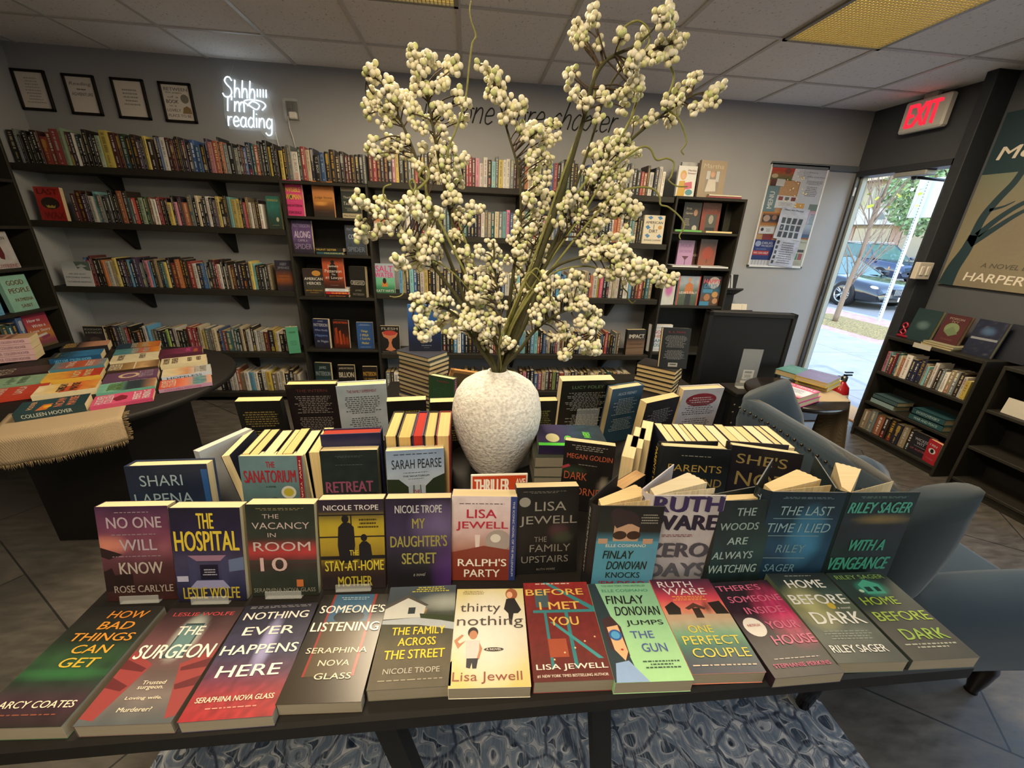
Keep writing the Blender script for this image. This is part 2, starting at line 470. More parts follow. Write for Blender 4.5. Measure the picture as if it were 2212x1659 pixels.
# open street door: dark jambs, aluminium stop, leaf swung outwards
m = MB()
m.box(XR - .012, XR + .04, DY1 - .022, DY1 + .0, 0, DZ, lin('33363c'), b=.003)
m.box(XR - .015, XR + .14, DY0, DY0 + .045, 0, DZ, lin('33363c'), b=.003)
m.box(XR - .015, XR + .14, DY0, DY1, DZ - .045, DZ, lin('33363c'), b=.003)
m.box(XR + .03, XR + .075, DY1 - .045, DY1 - .02, 0, DZ - .04, lin('9aa39f'), b=.002)
m.box(XR - .01, XR + .005, DY1 - .028, DY1 - .02, 1.02, 1.14, lin('15161a'))
m.box(XR - .01, XR + .005, DY1 - .028, DY1 - .02, 1.93, 2.0, lin('b9bab5'))
d = struct('door_1', m, MT['metal_paint'])
m = MB(); x0, x1, yy = XR + .16, XR + .96, DY0 - .02
for a, b_ in ((x0, x0 + .07), (x1 - .07, x1)): m.box(a, b_, yy - .022, yy + .022, .01, DZ - .05, lin('2e3136'), b=.003)
for a, b_ in ((.01, .2), (DZ - .13, DZ - .05)): m.box(x0, x1, yy - .022, yy + .022, a, b_, lin('2e3136'), b=.003)
dl = m.build('door_leaf', MT['metal_paint'], d)
MB().box(x0 + .06, x1 - .06, yy - .003, yy + .003, .19, DZ - .12).build('pane', MT['window_glass'], dl)
m = MB()
m.box(XR + .0, XR + .1, -.62, -.36, DZ - .085, DZ - .045, lin('9a9c98'), b=.006)
a, b_, c = Vector((XR + .05, -.5, DZ - .09)), Vector((XR + .3, -.62, DZ - .12)), Vector((XR + .42, DY0, DZ - .11))
m.tube([a, b_], .011, 6, lin('1e2023')); m.tube([b_, c], .011, 6, lin('1e2023')); m.sphere(a, .022, 8, 6, lin('1e2023')); m.sphere(b_, .018, 8, 6, lin('1e2023'))
m.build('closer_arm', MT['metal_paint'], d)
m = MB().box(XR - .02, XR + .3, DY0, DY1, -.01, .012, lin('b98d58'), b=.004)
struct('trim_2', m, MT['matte_print'], 'pale wooden threshold board in the open doorway')
a, b_ = PY(1668, 352, 0), PY(1842, 366, 0)
m = MB().box(a.x - .01, XR, -.022, 0, a.z - .035, a.z + .012, lin('5b626a'), b=.004)
struct('trim_3', m, MT['plaster'], 'grey ledge strip over the notice board')

# ------------------------------------------------------------------ ceiling lights
def ceiling_light(x0, y1, label):
    x1, y0 = x0 + .61, y1 - 1.212
    t = thing('ceiling_light', label, 'ceiling light', TR((x0 + x1) / 2, (y0 + y1) / 2, H), 'fluorescent ceiling lights')
    hx, hy = .305, .606
    m = MB(); c = lin('8d887c')
    m.box(-hx, -hx + .022, -hy, hy, -.016, -.001, c); m.box(hx - .022, hx, -hy, hy, -.016, -.001, c)
    m.box(-hx, hx, -hy, -hy + .022, -.016, -.001, c); m.box(-hx, hx, hy - .022, hy, -.016, -.001, c)
    m.build('frame', MT['metal_paint'], t)
    MB().box(-hx + .02, hx - .02, -hy + .02, hy - .02, -.004, -.001).build('lamp_tubes', MT['lamp_tube'], t)
    m = MB(); c = lin('b9a878'); n = 28
    for i in range(1, n): x = -hx + .022 + i * (2 * hx - .044) / n; m.box(x - .0016, x + .0016, -hy + .022, hy - .022, -.014, -.007, c)
    n = 56
    for i in range(1, n): y = -hy + .022 + i * (2 * hy - .044) / n; m.box(-hx + .022, hx - .022, y - .0016, y + .0016, -.014, -.007, c)
    m.build('louvre', MT['metal_paint'], t)
    ld = bpy.data.lights.new('lamp_light', 'AREA'); ld.shape = 'RECTANGLE'; ld.size = .56; ld.size_y = 1.16
    ld.energy = LAMP_W; ld.color = LAMP_COL2
    link('lamp_light', ld, t, TR(0, 0, -.02))
    return t
ceiling_light(3.66, ROWS[1], 'yellow fluorescent ceiling light with a louvre near the exit sign')
ceiling_light(1.22, ROWS[1], 'fluorescent ceiling light above the vase table')
ceiling_light(1.22, ROWS[5], 'unseen ceiling light added as fill over the camera side of the vase table')  # out-of-view fixture, added to fill the fronts of the standing books

# ------------------------------------------------------------------ single-stroke letters for neon and wall script
def smooth(pts, n=6):
    P = [Vector((*p, 0)[:3]) for p in pts]
    if len(P) < 3: return P
    out = []
    for i in range(len(P) - 1):
        p0, p1, p2, p3 = P[max(i - 1, 0)], P[i], P[i + 1], P[min(i + 2, len(P) - 1)]
        for k in range(n):
            t = k / n
            out.append(.5 * ((2 * p1) + (p2 - p0) * t + (2 * p0 - 5 * p1 + 4 * p2 - p3) * t * t + (3 * p1 - p0 - 3 * p2 + p3) * t ** 3))
    return out + [P[-1]]
ST = {  # strokes in a box with x-height 1, advance at the end
 'S': ([[(.95, 1.65), (.75, 1.95), (.4, 1.95), (.2, 1.6), (.45, 1.2), (.8, .85), (.85, .35), (.5, 0), (.1, .05), (-.1, .35)]], 1.1),
 'h': ([[(.05, 0), (.12, .9), (.2, 1.75)], [(.1, .45), (.3, .9), (.55, .9), (.62, .5), (.6, 0)]], .82),
 'I': ([[(.1, 0), (.15, 1.45)]], .35),
 '!': ([[(.1, .2), (.13, 1.0)]], .32),
 "'": ([[(.1, 1.1), (.14, 1.5)]], .28),
 'm': ([[(.05, 0), (.1, 1)], [(.08, .6), (.3, .98), (.45, .8), (.45, 0)], [(.46, .6), (.68, .98), (.85, .8), (.86, 0)]], 1.05),
 'r': ([[(.08, 0), (.1, 1)], [(.09, .55), (.25, .9), (.5, .95)]], .58),
 'e': ([[(.08, .5), (.6, .58), (.55, .9), (.3, 1), (.08, .6), (.15, .12), (.4, 0), (.65, .2)]], .76),
 'a': ([[(.62, .8), (.35, 1), (.08, .6), (.12, .12), (.38, 0), (.6, .35)], [(.63, 1), (.6, .2), (.72, 0)]], .82),
 'd': ([[(.62, .8), (.35, 1), (.08, .6), (.12, .12), (.38, 0), (.6, .35)], [(.7, 1.8), (.62, .3), (.7, 0)]], .84),
 'i': ([[(.1, 0), (.12, 1)], [(.13, 1.35), (.14, 1.42)]], .32),
 'n': ([[(.05, 0), (.1, 1)], [(.08, .55), (.35, .98), (.58, .8), (.6, 0)]], .8),
 'g': ([[(.62, .8), (.35, 1), (.08, .6), (.12, .12), (.38, 0), (.6, .35)], [(.65, 1), (.62, 0), (.55, -.6), (.2, -.75), (-.05, -.5)]], .84),
 'o': ([[(.35, 1), (.08, .6), (.15, .1), (.45, 0), (.62, .5), (.45, .95), (.3, .98), (.75, .9)]], .8),
 'u': ([[(.05, 1), (.1, .2), (.35, 0), (.58, .4)], [(.6, 1), (.6, .2), (.7, 0)]], .78),
 's': ([[(.5, .85), (.25, 1), (.12, .75), (.45, .4), (.4, .05), (.05, .05)]], .6),
 't': ([[(.25, 1.6), (.2, .2), (.4, 0), (.5, .1)], [(0, 1.1), (.55, 1.15)]], .56),
 'j': ([[(.3, 1), (.3, -.4), (.05, -.7), (-.2, -.5)], [(.32, 1.35), (.33, 1.42)]], .5),
 'c': ([[(.58, .82), (.35, 1), (.08, .6), (.15, .1), (.42, 0), (.64, .22)]], .7),
 'p': ([[(.1, 1), (.02, -.85)], [(.08, .7), (.35, 1), (.6, .6), (.4, .05), (.08, .15)]], .74),
 '.': ([[(.1, 0), (.13, .05)]], .45), ' ': ([], .55),
}
def strokes(text, slant=.15, track=0.0):
    x, out = 0.0, []
    for ch in text:
        s, adv = ST[ch]
        for q in s: out.append([(x + p[0] + p[1] * slant, p[1]) for p in (smooth(q, 5) if len(q) > 2 else [Vector((*p, 0)) for p in q])])
        x += adv + track
    return out, x
# neon sign on the back wall
c0 = PY(535, 232, -.03)
ns = thing('neon_sign', 'white neon reading sign glowing on the grey back wall', 'neon sign', TR(c0.x, -.03, c0.z))
a, b_ = PY(497, 192, -.03), PY(581, 200, -.03)
nw = (b_.x - a.x) * .5
m = MB()
def neon_line(text, cx, cz, width, height_scale):
    st, w_ = strokes(text, .12)
    k = width / w_
    for q in st: m.tube([(cx + (x - w_ / 2) * k, 0, cz + z * k * height_scale) for x, z in q], .0040, 6)
neon_line('Shhh!!!!', -.0, .058, .31, .98)
neon_line("I'm", -.085, -.032, .14, .78)
neon_line('reading', .0, -.128, .33, .95)
m.tube([(x, 0, z) for x, z, _ in smooth([(.0, .01), (.04, .04), (.085, .02), (.06, -.01), (.01, .015), (-.02, .035), (.02, .05), (.1, .045), (.13, .02), (.1, -.012)], 5)], .0038, 6)
m.build('neon_tube', MT['neon_white'], ns)
m = MB()
out = [(-.165, .03), (-.15, .17), (-.06, .18), (.12, .15), (.165, .08), (.18, -.1), (.17, -.2), (.1, -.2), (.06, -.15), (-.16, -.15), (-.18, -.05)]
m.prism(out, .006, .010, (.8, .85, .88)); m.build('acrylic_backing', MT['acrylic'], ns)
m = MB()
m.tube([(-.1, .0, .17), (-.02, .02, .33)], .0012, 4, lin('a9a59c')); m.tube([(.1, .0, .15), (-.01, .02, .33)], .0012, 4, lin('a9a59c'))
m.tube([(.17, .005, -.15), (.175, .02, -.25), (.185, .02, -.33), (.19, .01, -.41)], .0028, 5, lin('d8d8d0')); m.build('cord', MT['plastic'], ns)
# power outlet with plug
c1 = PY(632, 240, -.004)
o = thing('power_outlet', 'clear plastic outlet cover with a white plug, beside the neon sign', 'outlet', TR(c1.x, 0, c1.z))
MB().box(-.045, .045, -.006, 0, -.065, .065, lin('6f6b63'), b=.003).build('wall_plate', MT['plastic'], o)
MB().box(-.055, .055, -.05, -.006, -.075, .075, (.8, .8, .8), b=.012).build('clear_cover', MT['acrylic'], o)
MB().box(-.03, .01, -.045, -.006, .005, .05, lin('1b1a19'), b=.005).box(-.02, .035, -.04, -.006, -.055, -.01, lin('d9d5cb'), b=.006).build('plug', MT['plastic'], o)
MB().tube([(-.03, -.03, -.04), (-.032, -.02, -.12), (-.02, -.015, -.18), (-.01, -.015, -.26)], .0028, 5, lin('d8d4c8')).build('cord', MT['plastic'], o)
# script lettering on the back wall
t0, t1 = PY(985, 265, 0), PY(1325, 275, 0)
m = MB()
st, w_ = strokes('just one more chapter...', .28)
k = (PY(1365, 285, 0).x - PY(905, 255, 0).x) / w_
x0 = PY(905, 255, 0).x; zz = PY(1150, 275, 0).z
for q in st:
    P = [Vector((x0 + x * k, -.0015, zz + z * k * 1.0)) for x, z in q]
    m.tube(P, .0052, 5, lin('141516'))
tag(m.build('wall_lettering', MT['matte_print']), 'black script lettering painted across the back wall behind the branches', 'wall lettering')

# ------------------------------------------------------------------ framed prints above the top shelf
def framed(corners, label, art):
    P = [PY(x, y, -.012) for x, y in corners]           # outer TL TR BR BL
    x0, x1 = (P[0].x + P[3].x) / 2, (P[1].x + P[2].x) / 2
    z1, z0 = (P[0].z + P[1].z) / 2, (P[2].z + P[3].z) / 2
    w, h = x1 - x0, z1 - z0
    t = thing('framed_print', label, 'framed print', TR((x0 + x1) / 2, -.0, (z0 + z1) / 2), 'framed prints in a row')
    m = MB(); c = lin('191512'); f = .016
    m.box(-w / 2, -w / 2 + f, -.018, 0, -h / 2, h / 2, c, b=.002); m.box(w / 2 - f, w / 2, -.018, 0, -h / 2, h / 2, c, b=.002)
    m.box(-w / 2, w / 2, -.018, 0, -h / 2, -h / 2 + f, c, b=.002); m.box(-w / 2, w / 2, -.018, 0, h / 2 - f, h / 2, c, b=.002)
    m.build('frame', MT['black_laminate'], t)
    m = MB(); m.box(-w / 2 + f, w / 2 - f, -.008, -.001, -h / 2 + f, h / 2 - f, lin('d0cac2'))
    art(m, w - 2 * f, h - 2 * f, -.0085); m.build('glazed_print', MT['glazed_print'], t)
def dashes(m, cx, cz, w, h, n, col, y, seed=0, T=None, rot=0):
    r = random.Random(seed); lh = h / n
    for i in range(n):
        ww = w * r.uniform(.6, 1); x = -ww / 2; z = h / 2 - (i + .5) * lh
        while x < ww / 2:
            l_ = r.uniform(.03, .11) * w; e = min(x + l_, ww / 2)
            c, s = math.cos(rot), math.sin(rot)
            q = [(x, z - lh * .22), (e, z - lh * .22), (e, z + lh * .22), (x, z + lh * .22)]
            m.add([(cx + a * c - b * s, y, cz + a * s + b * c) for a, b in q], [(0, 1, 2, 3)], col, 0, False, T)
            x = e + .025 * w
D1 = lin('6d675f')
def art1(m, w, h, y): dashes(m, 0, .0, w * .7, h * .75, 9, lin('a39c93'), y, 1)
def art2(m, w, h, y):
    put_text(m, 'Reading', 0, h * .3, w * .8, h * .12, D1, y, 0, .3, 0); dashes(m, 0, h * .16, w * .5, h * .06, 1, D1, y, 3)
    put_text(m, 'is an', 0, h * .16, w * .3, h * .06, D1, y); put_text(m, 'ADVENTURE', 0, h * .02, w * .8, h * .09, D1, y)
def art3(m, w, h, y): dashes(m, 0, .05 * h, w * .6, h * .5, 5, lin('8f8982'), y, 5)
def art4(m, w, h, y):
    put_text(m, 'BETWEEN', 0, h * .38, w * .85, h * .09, D1, y); put_text(m, 'the pages', -w * .1, h * .28, w * .6, h * .06, D1, y)
    put_text(m, 'of a', -w * .15, h * .16, w * .4, h * .06, D1, y); put_text(m, 'BOOK', -w * .2, h * .03, w * .45, h * .1, lin('4c4741'), y)
    put_text(m, 'is a', -w * .2, -h * .09, w * .25, h * .05, D1, y); put_text(m, 'LOVELY', -w * .2, -h * .22, w * .5, h * .08, lin('5c574f'), y)
    put_text(m, 'PLACE TO BE', -w * .02, -h * .37, w * .85, h * .08, D1, y)
    n = 16; c = lin('7d776e')
    m.add([(w * .27 + w * .15 * math.cos(a), y, h * .12 + h * .13 * math.sin(a)) for a in [i * 2 * math.pi / n for i in range(n)]], [tuple(range(n))], c)
    m.add([(w * .1, y, -h * .3), (w * .45, y, -h * .3), (w * .42, y, -h * .14), (w * .3, y, -h * .08), (w * .16, y, -h * .14)], [(0, 1, 2, 3, 4)], lin('8a7350'))
framed([(20, 146), (92, 152), (122, 243), (50, 235)], 'framed print of faint script, first from the wall corner', art1)
framed([(132, 157), (200, 163), (224, 252), (155, 245)], 'framed print headed with large swirling script', art2)
framed([(236, 165), (306, 172), (329, 261), (258, 254)], 'framed pale print with a few faint lines, second from the neon sign', art3)
framed([(341, 174), (410, 181), (427, 268), (357, 262)], 'framed print with block capitals and a globe, nearest the neon sign', art4)

# ------------------------------------------------------------------ exit sign, switch, fire extinguisher
c = PX(2033, 205, 5.33)
y0, y1 = -.70, -.36
e = thing('exit_sign', 'white EXIT sign with red letters fixed over the open door', 'exit sign', TR(5.33, (y0 + y1) / 2, 2.465) @ RZ(-math.pi / 2))
MB().box(-.165, .165, -.03, .03, -.115, .1, lin('dcd8ce'), b=.012).build('housing', MT['plastic'], e)
MB().box(-.05, .05, -.02, .02, .098, .134, lin('a9a59b'), b=.006).build('mount', MT['plastic'], e)
m = MB(); put_text(m, 'EXIT', 0, -.005, .25, .155, (1, .03, .05), -.0312, bold=.035); m.build('letters', MT['exit_red'], e)
p = PY(1992, 585, -1.02)
s_ = thing('light_switch', 'beige double light switch on the dark pillar beside the door', 'light switch', TR(p.x, -1.0, p.z))
MB().box(-.06, .06, -.038, 0, -.06, .06, lin('b9b2a4'), b=.004).build('switch_plate', MT['plastic'], s_)
for x in (-.024, .024): MB().box(x - .014, x + .014, -.044, -.036, -.032, .032, lin('c9c2b5'), b=.003).build('rocker', MT['plastic'], s_)
p = PZ(1838, 925, 0.0)
fe = thing('fire_extinguisher', 'red fire extinguisher with a black hose standing beside the doorway', 'fire extinguisher', TR(5.14, -.80, 0))
MB().lathe([(.0, 0), (.06, .0), (.066, .02), (.066, .30), (.055, .35), (.025, .385), (.02, .40)], 24, lin('a31c22')).build('cylinder', MT['gloss_print'], fe)
m = MB().lathe([(.0665, .14), (.0675, .141), (.0675, .29), (.0665, .291)], 24, lin('c9c6bd'), cap=False); 
for i in range(5): m.box(-.03, .03, -.0695, -.0675, .16 + i * .025, .168 + i * .025, lin('55524c'))
m.build('paper_label', MT['matte_print'], fe)
MB().lathe([(.022, .40), (.024, .405), (.024, .44), (.015, .45)], 16, lin('8d8f90')).box(-.012, .06, -.01, .01, .45, .462, lin('2a2a2a'), b=.002).box(-.012, .06, -.01, .01, .475, .485, lin('2a2a2a'), b=.002).build('valve_handle', MT['steel'], fe)
MB().tube(smooth([(-.02, 0, .43), (-.09, -.01, .44), (-.12, -.02, .34), (-.115, -.03, .2), (-.075, -.04, .1)], 5), .009, 7, lin('17181a')).build('hose', MT['rubber'], fe)

# ------------------------------------------------------------------ large poster on the street side wall
m = MB(); py0, py1, pz0, pz1 = -1.03, -2.0, 1.27, 2.36
g = TR(XR, 0, 0) @ RZ(-math.pi / 2)          # local x runs towards the camera side, local -y faces the room
po = thing('wall_poster', 'large teal and tan poster of a bare tree hung on the dark side wall', 'poster', g @ TR(-py0, 0, pz0))
pw, ph = py0 - py1, pz1 - pz0
def pcol(u, v):
    n = math.sin(u * 9 + v * 5) * math.sin(v * 7 - u * 3)
    base = mixc(lin('70695a'), lin('7a725c'), .5 + .5 * n)
    return mixc(base, lin('667060'), max(0, min(1, (v - .35) * 1.6 + .3 * n)))
m.box(0, pw, -.02, 0, 0, ph, lin('6f6350'))
m.grid(24, 24, lambda u, v: (u * pw, -.0205, v * ph), pcol, smooth=False)
TEAL = lin('1f333a')
def poly(m_, pts, col, y): m_.add([(x, y, z) for x, z in pts], [tuple(range(len(pts)))], col)
m.add([(0, -.021, ph * .665), (pw, -.021, ph * .665), (pw, -.021, ph), (0, -.021, ph)], [(0, 1, 2, 3)], TEAL)
def branch(pts, w0, w1):
    S = smooth(pts, 6); n = len(S); L_, R_ = [], []
    for i, p in enumerate(S):
        d = (S[min(i + 1, n - 1)] - S[max(i - 1, 0)]); d = Vector((-d.y, d.x)).normalized() * (w0 + (w1 - w0) * i / (n - 1))
        L_.append((p.x + d.x, p.y + d.y)); R_.append((p.x - d.x, p.y - d.y))
    for i in range(n - 1): m.add([(R_[i][0], -.0212, R_[i][1]), (R_[i + 1][0], -.0212, R_[i + 1][1]), (L_[i + 1][0], -.0212, L_[i + 1][1]), (L_[i][0], -.0212, L_[i][1])], [(0, 1, 2, 3)], TEAL)
branch([(.05, 0), (.06, .12), (.09, .24), (.10, .34)], .05, .026)
branch([(.10, .3), (.11, .45), (.15, .56), (.20, .66), (.22, .74)], .026, .018)
branch([(.10, .28), (.18, .36), (.28, .46), (.36, .52)], .024, .008)
branch([(.12, .34), (.22, .47), (.33, .55), (.45, .52), (.55, .42)], .02, .006)
branch([(.13, .5), (.20, .52), (.25, .55)], .01, .002)
put_text(m, 'TO', .19, ph * .9, .11, .052, lin('a8ad97'), -.0214, shear=.15)
put_text(m, 'KILL A', .45, ph * .9, .3, .052, lin('a8ad97'), -.0214, shear=.15)
put_text(m, 'Mockingbird', .44, ph * .765, .78, .10, lin('c8bfae'), -.0214, shear=.2)
put_text(m, 'A NOVEL BY', .36, .15, .28, .03, lin('4b4a3f'), -.0214, shear=.2)
put_text(m, 'HARPER LEE', .40, .07, .5, .055, lin('c9c2b3'), -.0214, shear=.12)
m.build('poster_panel', MT['matte_print'], po)
# ------------------------------------------------------------------ book shelves
BLK = lin('26241f'); BLK2 = lin('1d1c1a')
ORD = 'first second third fourth fifth sixth seventh eighth ninth tenth eleventh twelfth thirteenth fourteenth fifteenth sixteenth seventeenth eighteenth nineteenth'.split()
TENS = ['', '', 'twenty', 'thirty', 'forty', 'fifty', 'sixty', 'seventy']
def ordinal(n):
    if n < 20: return ORD[n - 1]
    if n % 10 == 0: return TENS[n // 10][:-1] + 'ieth'
    return TENS[n // 10] + '-' + ORD[n % 10 - 1]
LV = (1.825, 1.452, 0.978, 0.452, 0.085)      # where the books stand
def wall_shelf(x0, x1, z, label, br):
    t = thing('wall_shelf', label, 'shelf', TR((x0 + x1) / 2, 0, z), 'black wall shelves')
    w = (x1 - x0) / 2
    MB().box(-w, w, -.26, -.0005, -.045, 0, BLK, b=.003).build('shelf_board', MT['black_laminate'], t)
    for x in br:
        m = MB(); X = x - (x0 + x1) / 2
        m.add([(X - .012, -.002, -.045), (X - .012, -.2, -.045), (X - .012, -.2, -.06), (X - .012, -.03, -.2), (X - .012, -.002, -.2),
               (X + .012, -.002, -.045), (X + .012, -.2, -.045), (X + .012, -.2, -.06), (X + .012, -.03, -.2), (X + .012, -.002, -.2)],
              [(4, 3, 2, 1, 0), (5, 6, 7, 8, 9), (0, 1, 6, 5), (1, 2, 7, 6), (2, 3, 8, 7), (3, 4, 9, 8), (4, 0, 5, 9)], BLK2)
        m.build('bracket', MT['black_laminate'], t)
names = ['top', 'second', 'third', 'fourth', 'lowest']
for k, z in enumerate(LV):
    wall_shelf(XL + .01, .475, z, names[k] + ' black wall shelf of the long bay under the framed prints', (-.8, -.05) if k < 4 else (-.8,))
    wall_shelf(1.115, 3.585, z, names[k] + ' black wall shelf of the long bay behind the vase branches', (1.5, 2.3, 3.2) if k < 4 else (2.3,))
def bookcase(name, label, M, w, d, h, shelves, label_group=None, back=True):
    """origin at the middle of the back foot; opening faces -y"""
    t = thing(name, label, 'bookcase', M)
    for s in (-1, 1): MB().box(s * w / 2 - s * .018, s * w / 2, -d, 0, 0, h, BLK, b=.002).build('side_panel', MT['black_laminate'], t)
    MB().box(-w / 2 + .018, w / 2 - .018, -d, 0, h - .022, h, BLK, b=.002).build('top_panel', MT['black_laminate'], t)
    MB().box(-w / 2 + .018, w / 2 - .018, -.008, -.001, 0, h - .022, BLK2).build('back_panel', MT['black_laminate'], t)
    MB().box(-w / 2 + .018, w / 2 - .018, -d + .02, -d + .035, 0, shelves[0] - .02, BLK).build('kick_board', MT['black_laminate'], t)
    for z in shelves: MB().box(-w / 2 + .018, w / 2 - .018, -d + .004, -.008, z - .02, z, BLK, b=.002).build('shelf', MT['black_laminate'], t)
    return t
CD = .27                                          # depth of the two cases on the back wall
bookcase('bookcase', 'tall black bookcase between the two long wall bays, full of face-out novels', TR(.795, -.002, 0), .64, CD, 1.80, (.085, .485, .935, 1.275, 1.555))
bookcase('bookcase', 'tall black cookbook bookcase nearest the notice board', TR(3.91, -.002, 0), .63, CD, 1.835, (.085, .485, .930, 1.268, 1.560))
lc = bookcase('bookcase', 'black bookcase against the side wall beyond the round table', TR(XL + .002, -.86, 0) @ RZ(math.pi / 2), .64, CD, 2.02, (.085, .345, .625, .885, 1.16, 1.42, 1.70))
bookcase('bookcase', 'low black bookcase of classics beneath the teal poster', TR(XR - .002, -1.335, 0) @ RZ(-math.pi / 2), .66, .245, .86, (.075, .315, .575))

# ------------------------------------------------------------------ spine-out books
PAL = {'K': '191614', 'D': '2d2118', 'N': '1a2340', 'B': '2a558f', 'T': '1d5a60', 'G': '2f4a32', 'Y': 'c9b23a', 'O': 'b5602f', 'R': 'a02a2c', 'M': '56201f', 'P': 'c46d8c',
       'V': '3e2b4a', 'W': 'd6d2c8', 'C': 'c3b28c', 'S': '6c7474', 'A': '6fb6bb', 'L': '8aa583', 'U': '4aa0cf', 'E': '8d7a5c', 'H': 'd12f7c', 'X': '93b548'}
CN = {'K': 'black', 'D': 'dark brown', 'N': 'navy', 'B': 'blue', 'T': 'teal', 'G': 'dark green', 'Y': 'yellow', 'O': 'orange', 'R': 'red', 'M': 'maroon', 'P': 'pink',
      'V': 'purple', 'W': 'white', 'C': 'cream', 'S': 'grey', 'A': 'aqua', 'L': 'sage green', 'U': 'sky blue', 'E': 'tan', 'H': 'magenta', 'X': 'lime'}
PAGE = lin('d9cdb0')
rnd = random.Random(11)
counts = {}
PEND = []
def spine_mesh(code, w, h, d, title=None, hb=False, rng=rnd):
    """spine at y = 0 facing -y, foot at z = 0, centred in x"""
    base = lin(PAL[code]); g_ = sum(base) / 3; q_ = rng.uniform(.5, 1.0); base = tuple(max(0, (g_ + (c - g_) * rng.uniform(.7, .9)) * q_ + .003) for c in base)
    m = MB(); t = .0028 if hb else .0012; o = .003 if hb else 0
    hw = w / 2; r = min(.003, w * .2)
    # wrapped cover: two boards and a slightly rounded spine
    m.box(-hw, -hw + t, r, d, 0, h, base); m.box(hw - t, hw, r, d, 0, h, base)
    n = 4
    V = [(hw * -math.cos(math.pi * i / n), r - r * math.sin(math.pi * i / n), z) for z in (0, h) for i in range(n + 1)]
    m.add(V, [(i, i + 1, i + 2 + n, i + 1 + n) for i in range(n)] + [tuple(range(n, -1, -1)), tuple(n + 1 + i for i in range(n + 1))], base, 0, False)
    pg = lin(['e0d6bd', 'd2c4a0', 'c9b68c', 'e6e2d8'][rng.randrange(4)])
    m.box(-hw + t, hw - t, r, d - o, o, h - o - .0005, pg, 1)
    lum = base[0] * .3 + base[1] * .6 + base[2] * .1
    tc = lin(rng.choice(['e8e2d2', 'd9c9a0', 'c9a040', 'e8e8e8', 'b8c4c8'])) if lum < .2 else lin(rng.choice(['2a2520', '7a2020', '1d2c48', '302820']))
    tc = mixc(tc, base, .42)
    acc = tuple(min(1, c * .6 + k * .4) for c, k in zip(base, lin(rng.choice(['a02a2c', '2a558f', 'c9b23a', '4a3a5a', '1d5a60', 'd6d2c8']))))
    if rng.random() < .35:                          # a printed band or a picture fading down the spine
        z0 = rng.choice([0, .62, .1]) * h; z1 = z0 + rng.uniform(.18, .36) * h
        m.box(-hw * .55, hw * .55, -.0003, r, z0 + .001, min(z1, h - .001), acc)
    if title:
        put_text(m, title, 0, h * .62, h * .62, w * .5, tc, -.0008, 0, 0, .01, -math.pi / 2)
    else:
        z = h * rng.uniform(.9, .94); end = h * rng.uniform(.38, .5); a = w * rng.uniform(.12, .2)
        while z > end:
            l_ = rng.uniform(.004, .011); m.add([(-a, -.0006, z - l_), (a, -.0006, z - l_), (a, -.0006, z), (-a, -.0006, z)], [(0, 1, 2, 3)], tc); z -= l_ + rng.choice([.002, .002, .008])
        z = h * .34; a *= .6
        while z > h * .16:
            l_ = rng.uniform(.003, .008); m.add([(-a, -.0006, z - l_), (a, -.0006, z - l_), (a, -.0006, z), (-a, -.0006, z)], [(0, 1, 2, 3)], tc); z -= l_ + .0022
    m.add([(-w * .12, -.0006, h * .05), (w * .12, -.0006, h * .05), (w * .12, -.0006, h * .075), (-w * .12, -.0006, h * .075)], [(0, 1, 2, 3)], tc)
    return m
TITLES = {}
def row(x0, x1, z, yf, spec, where, group, hr=(.195, .24), d=.15, seed=1, M0=None, hb=.6, slack=0.0):
    """spec: colour letters with relative widths, e.g. 'K40 R30'; a title may follow after a colon"""
    rg = random.Random(seed)
    toks = spec.split()
    ws = []
    for q in toks:
        s = q.split(':')[0]
        ws.append(float(s[1:]) if len(s) > 1 else rg.uniform(24, 48))
    tot = sum(ws); k = (x1 - x0) / tot; x = x0
    seen = {}
    for i, (q, w) in enumerate(zip(toks, ws)):
        ti = q.split(':')[1].replace('_', ' ') if ':' in q else None
        c = q[0]; w *= k
        seen[c] = seen.get(c, 0) + 1
        h = rg.uniform(*hr); h = h if rg.random() < .75 else h * .9
        M = (M0 or Matrix()) @ TR(x + w / 2, yf + rg.uniform(-.006, .012), z + .0004)
        dd = d * rg.uniform(.92, 1.06)
        hb_ = rg.random() < hb
        lab = '%s %s book, %s %s on %s' % ('thick' if w > .034 else ('thin' if w < .02 else 'medium'), CN[c], ordinal(seen[c]), CN[c], where)
        lab = lab if len(lab.replace('-', ' ').split()) > 15 else lab.replace(' on ', ' one on ', 1)
        P = M.translation
        PEND.append((w * h / (P - CAM).length_squared, M, spine_mesh(c, w * .965, h, dd, ti, hb_, rg), hb_, lab, group))
        x += w
G1 = 'novels on the wall shelves'
YS = -.215
row(-1.30, .47, LV[0], YS, 'K90 S40 K45 K50 K45 K60 M40 R90 O70 R110 L60 M40 V60 W20 K60 K50 K60 K50 D50 L60 Y105 M80 M45 G80 K60 D70 V55 D40 Y48 D85 D55 B20 W75 M60 M50 K22 D48 S28 V60 K50 B60 B75 K60 V44 P65 O70 K22 O45 S62 K75 S55 D40 M32 B40 N64:ORIENT T42 O60 D32 S44 K55 Y40 K52 D36', 'the top shelf under the framed prints', G1, (.195, .24), .15, 3)
row(.48, 1.10, LV[0] - .017, YS, 'Y38 D40 S44 W72:C._J._BOX G30 R46 C44:C._J._BOX N40:C._J._BOX K62:C._J._BOX B50:C._J._BOX D50 D60 D50 D45 M34 M32 D46 K40 K44 S26', 'top of the tall face-out bookcase', G1, (.18, .235), .15, 4)
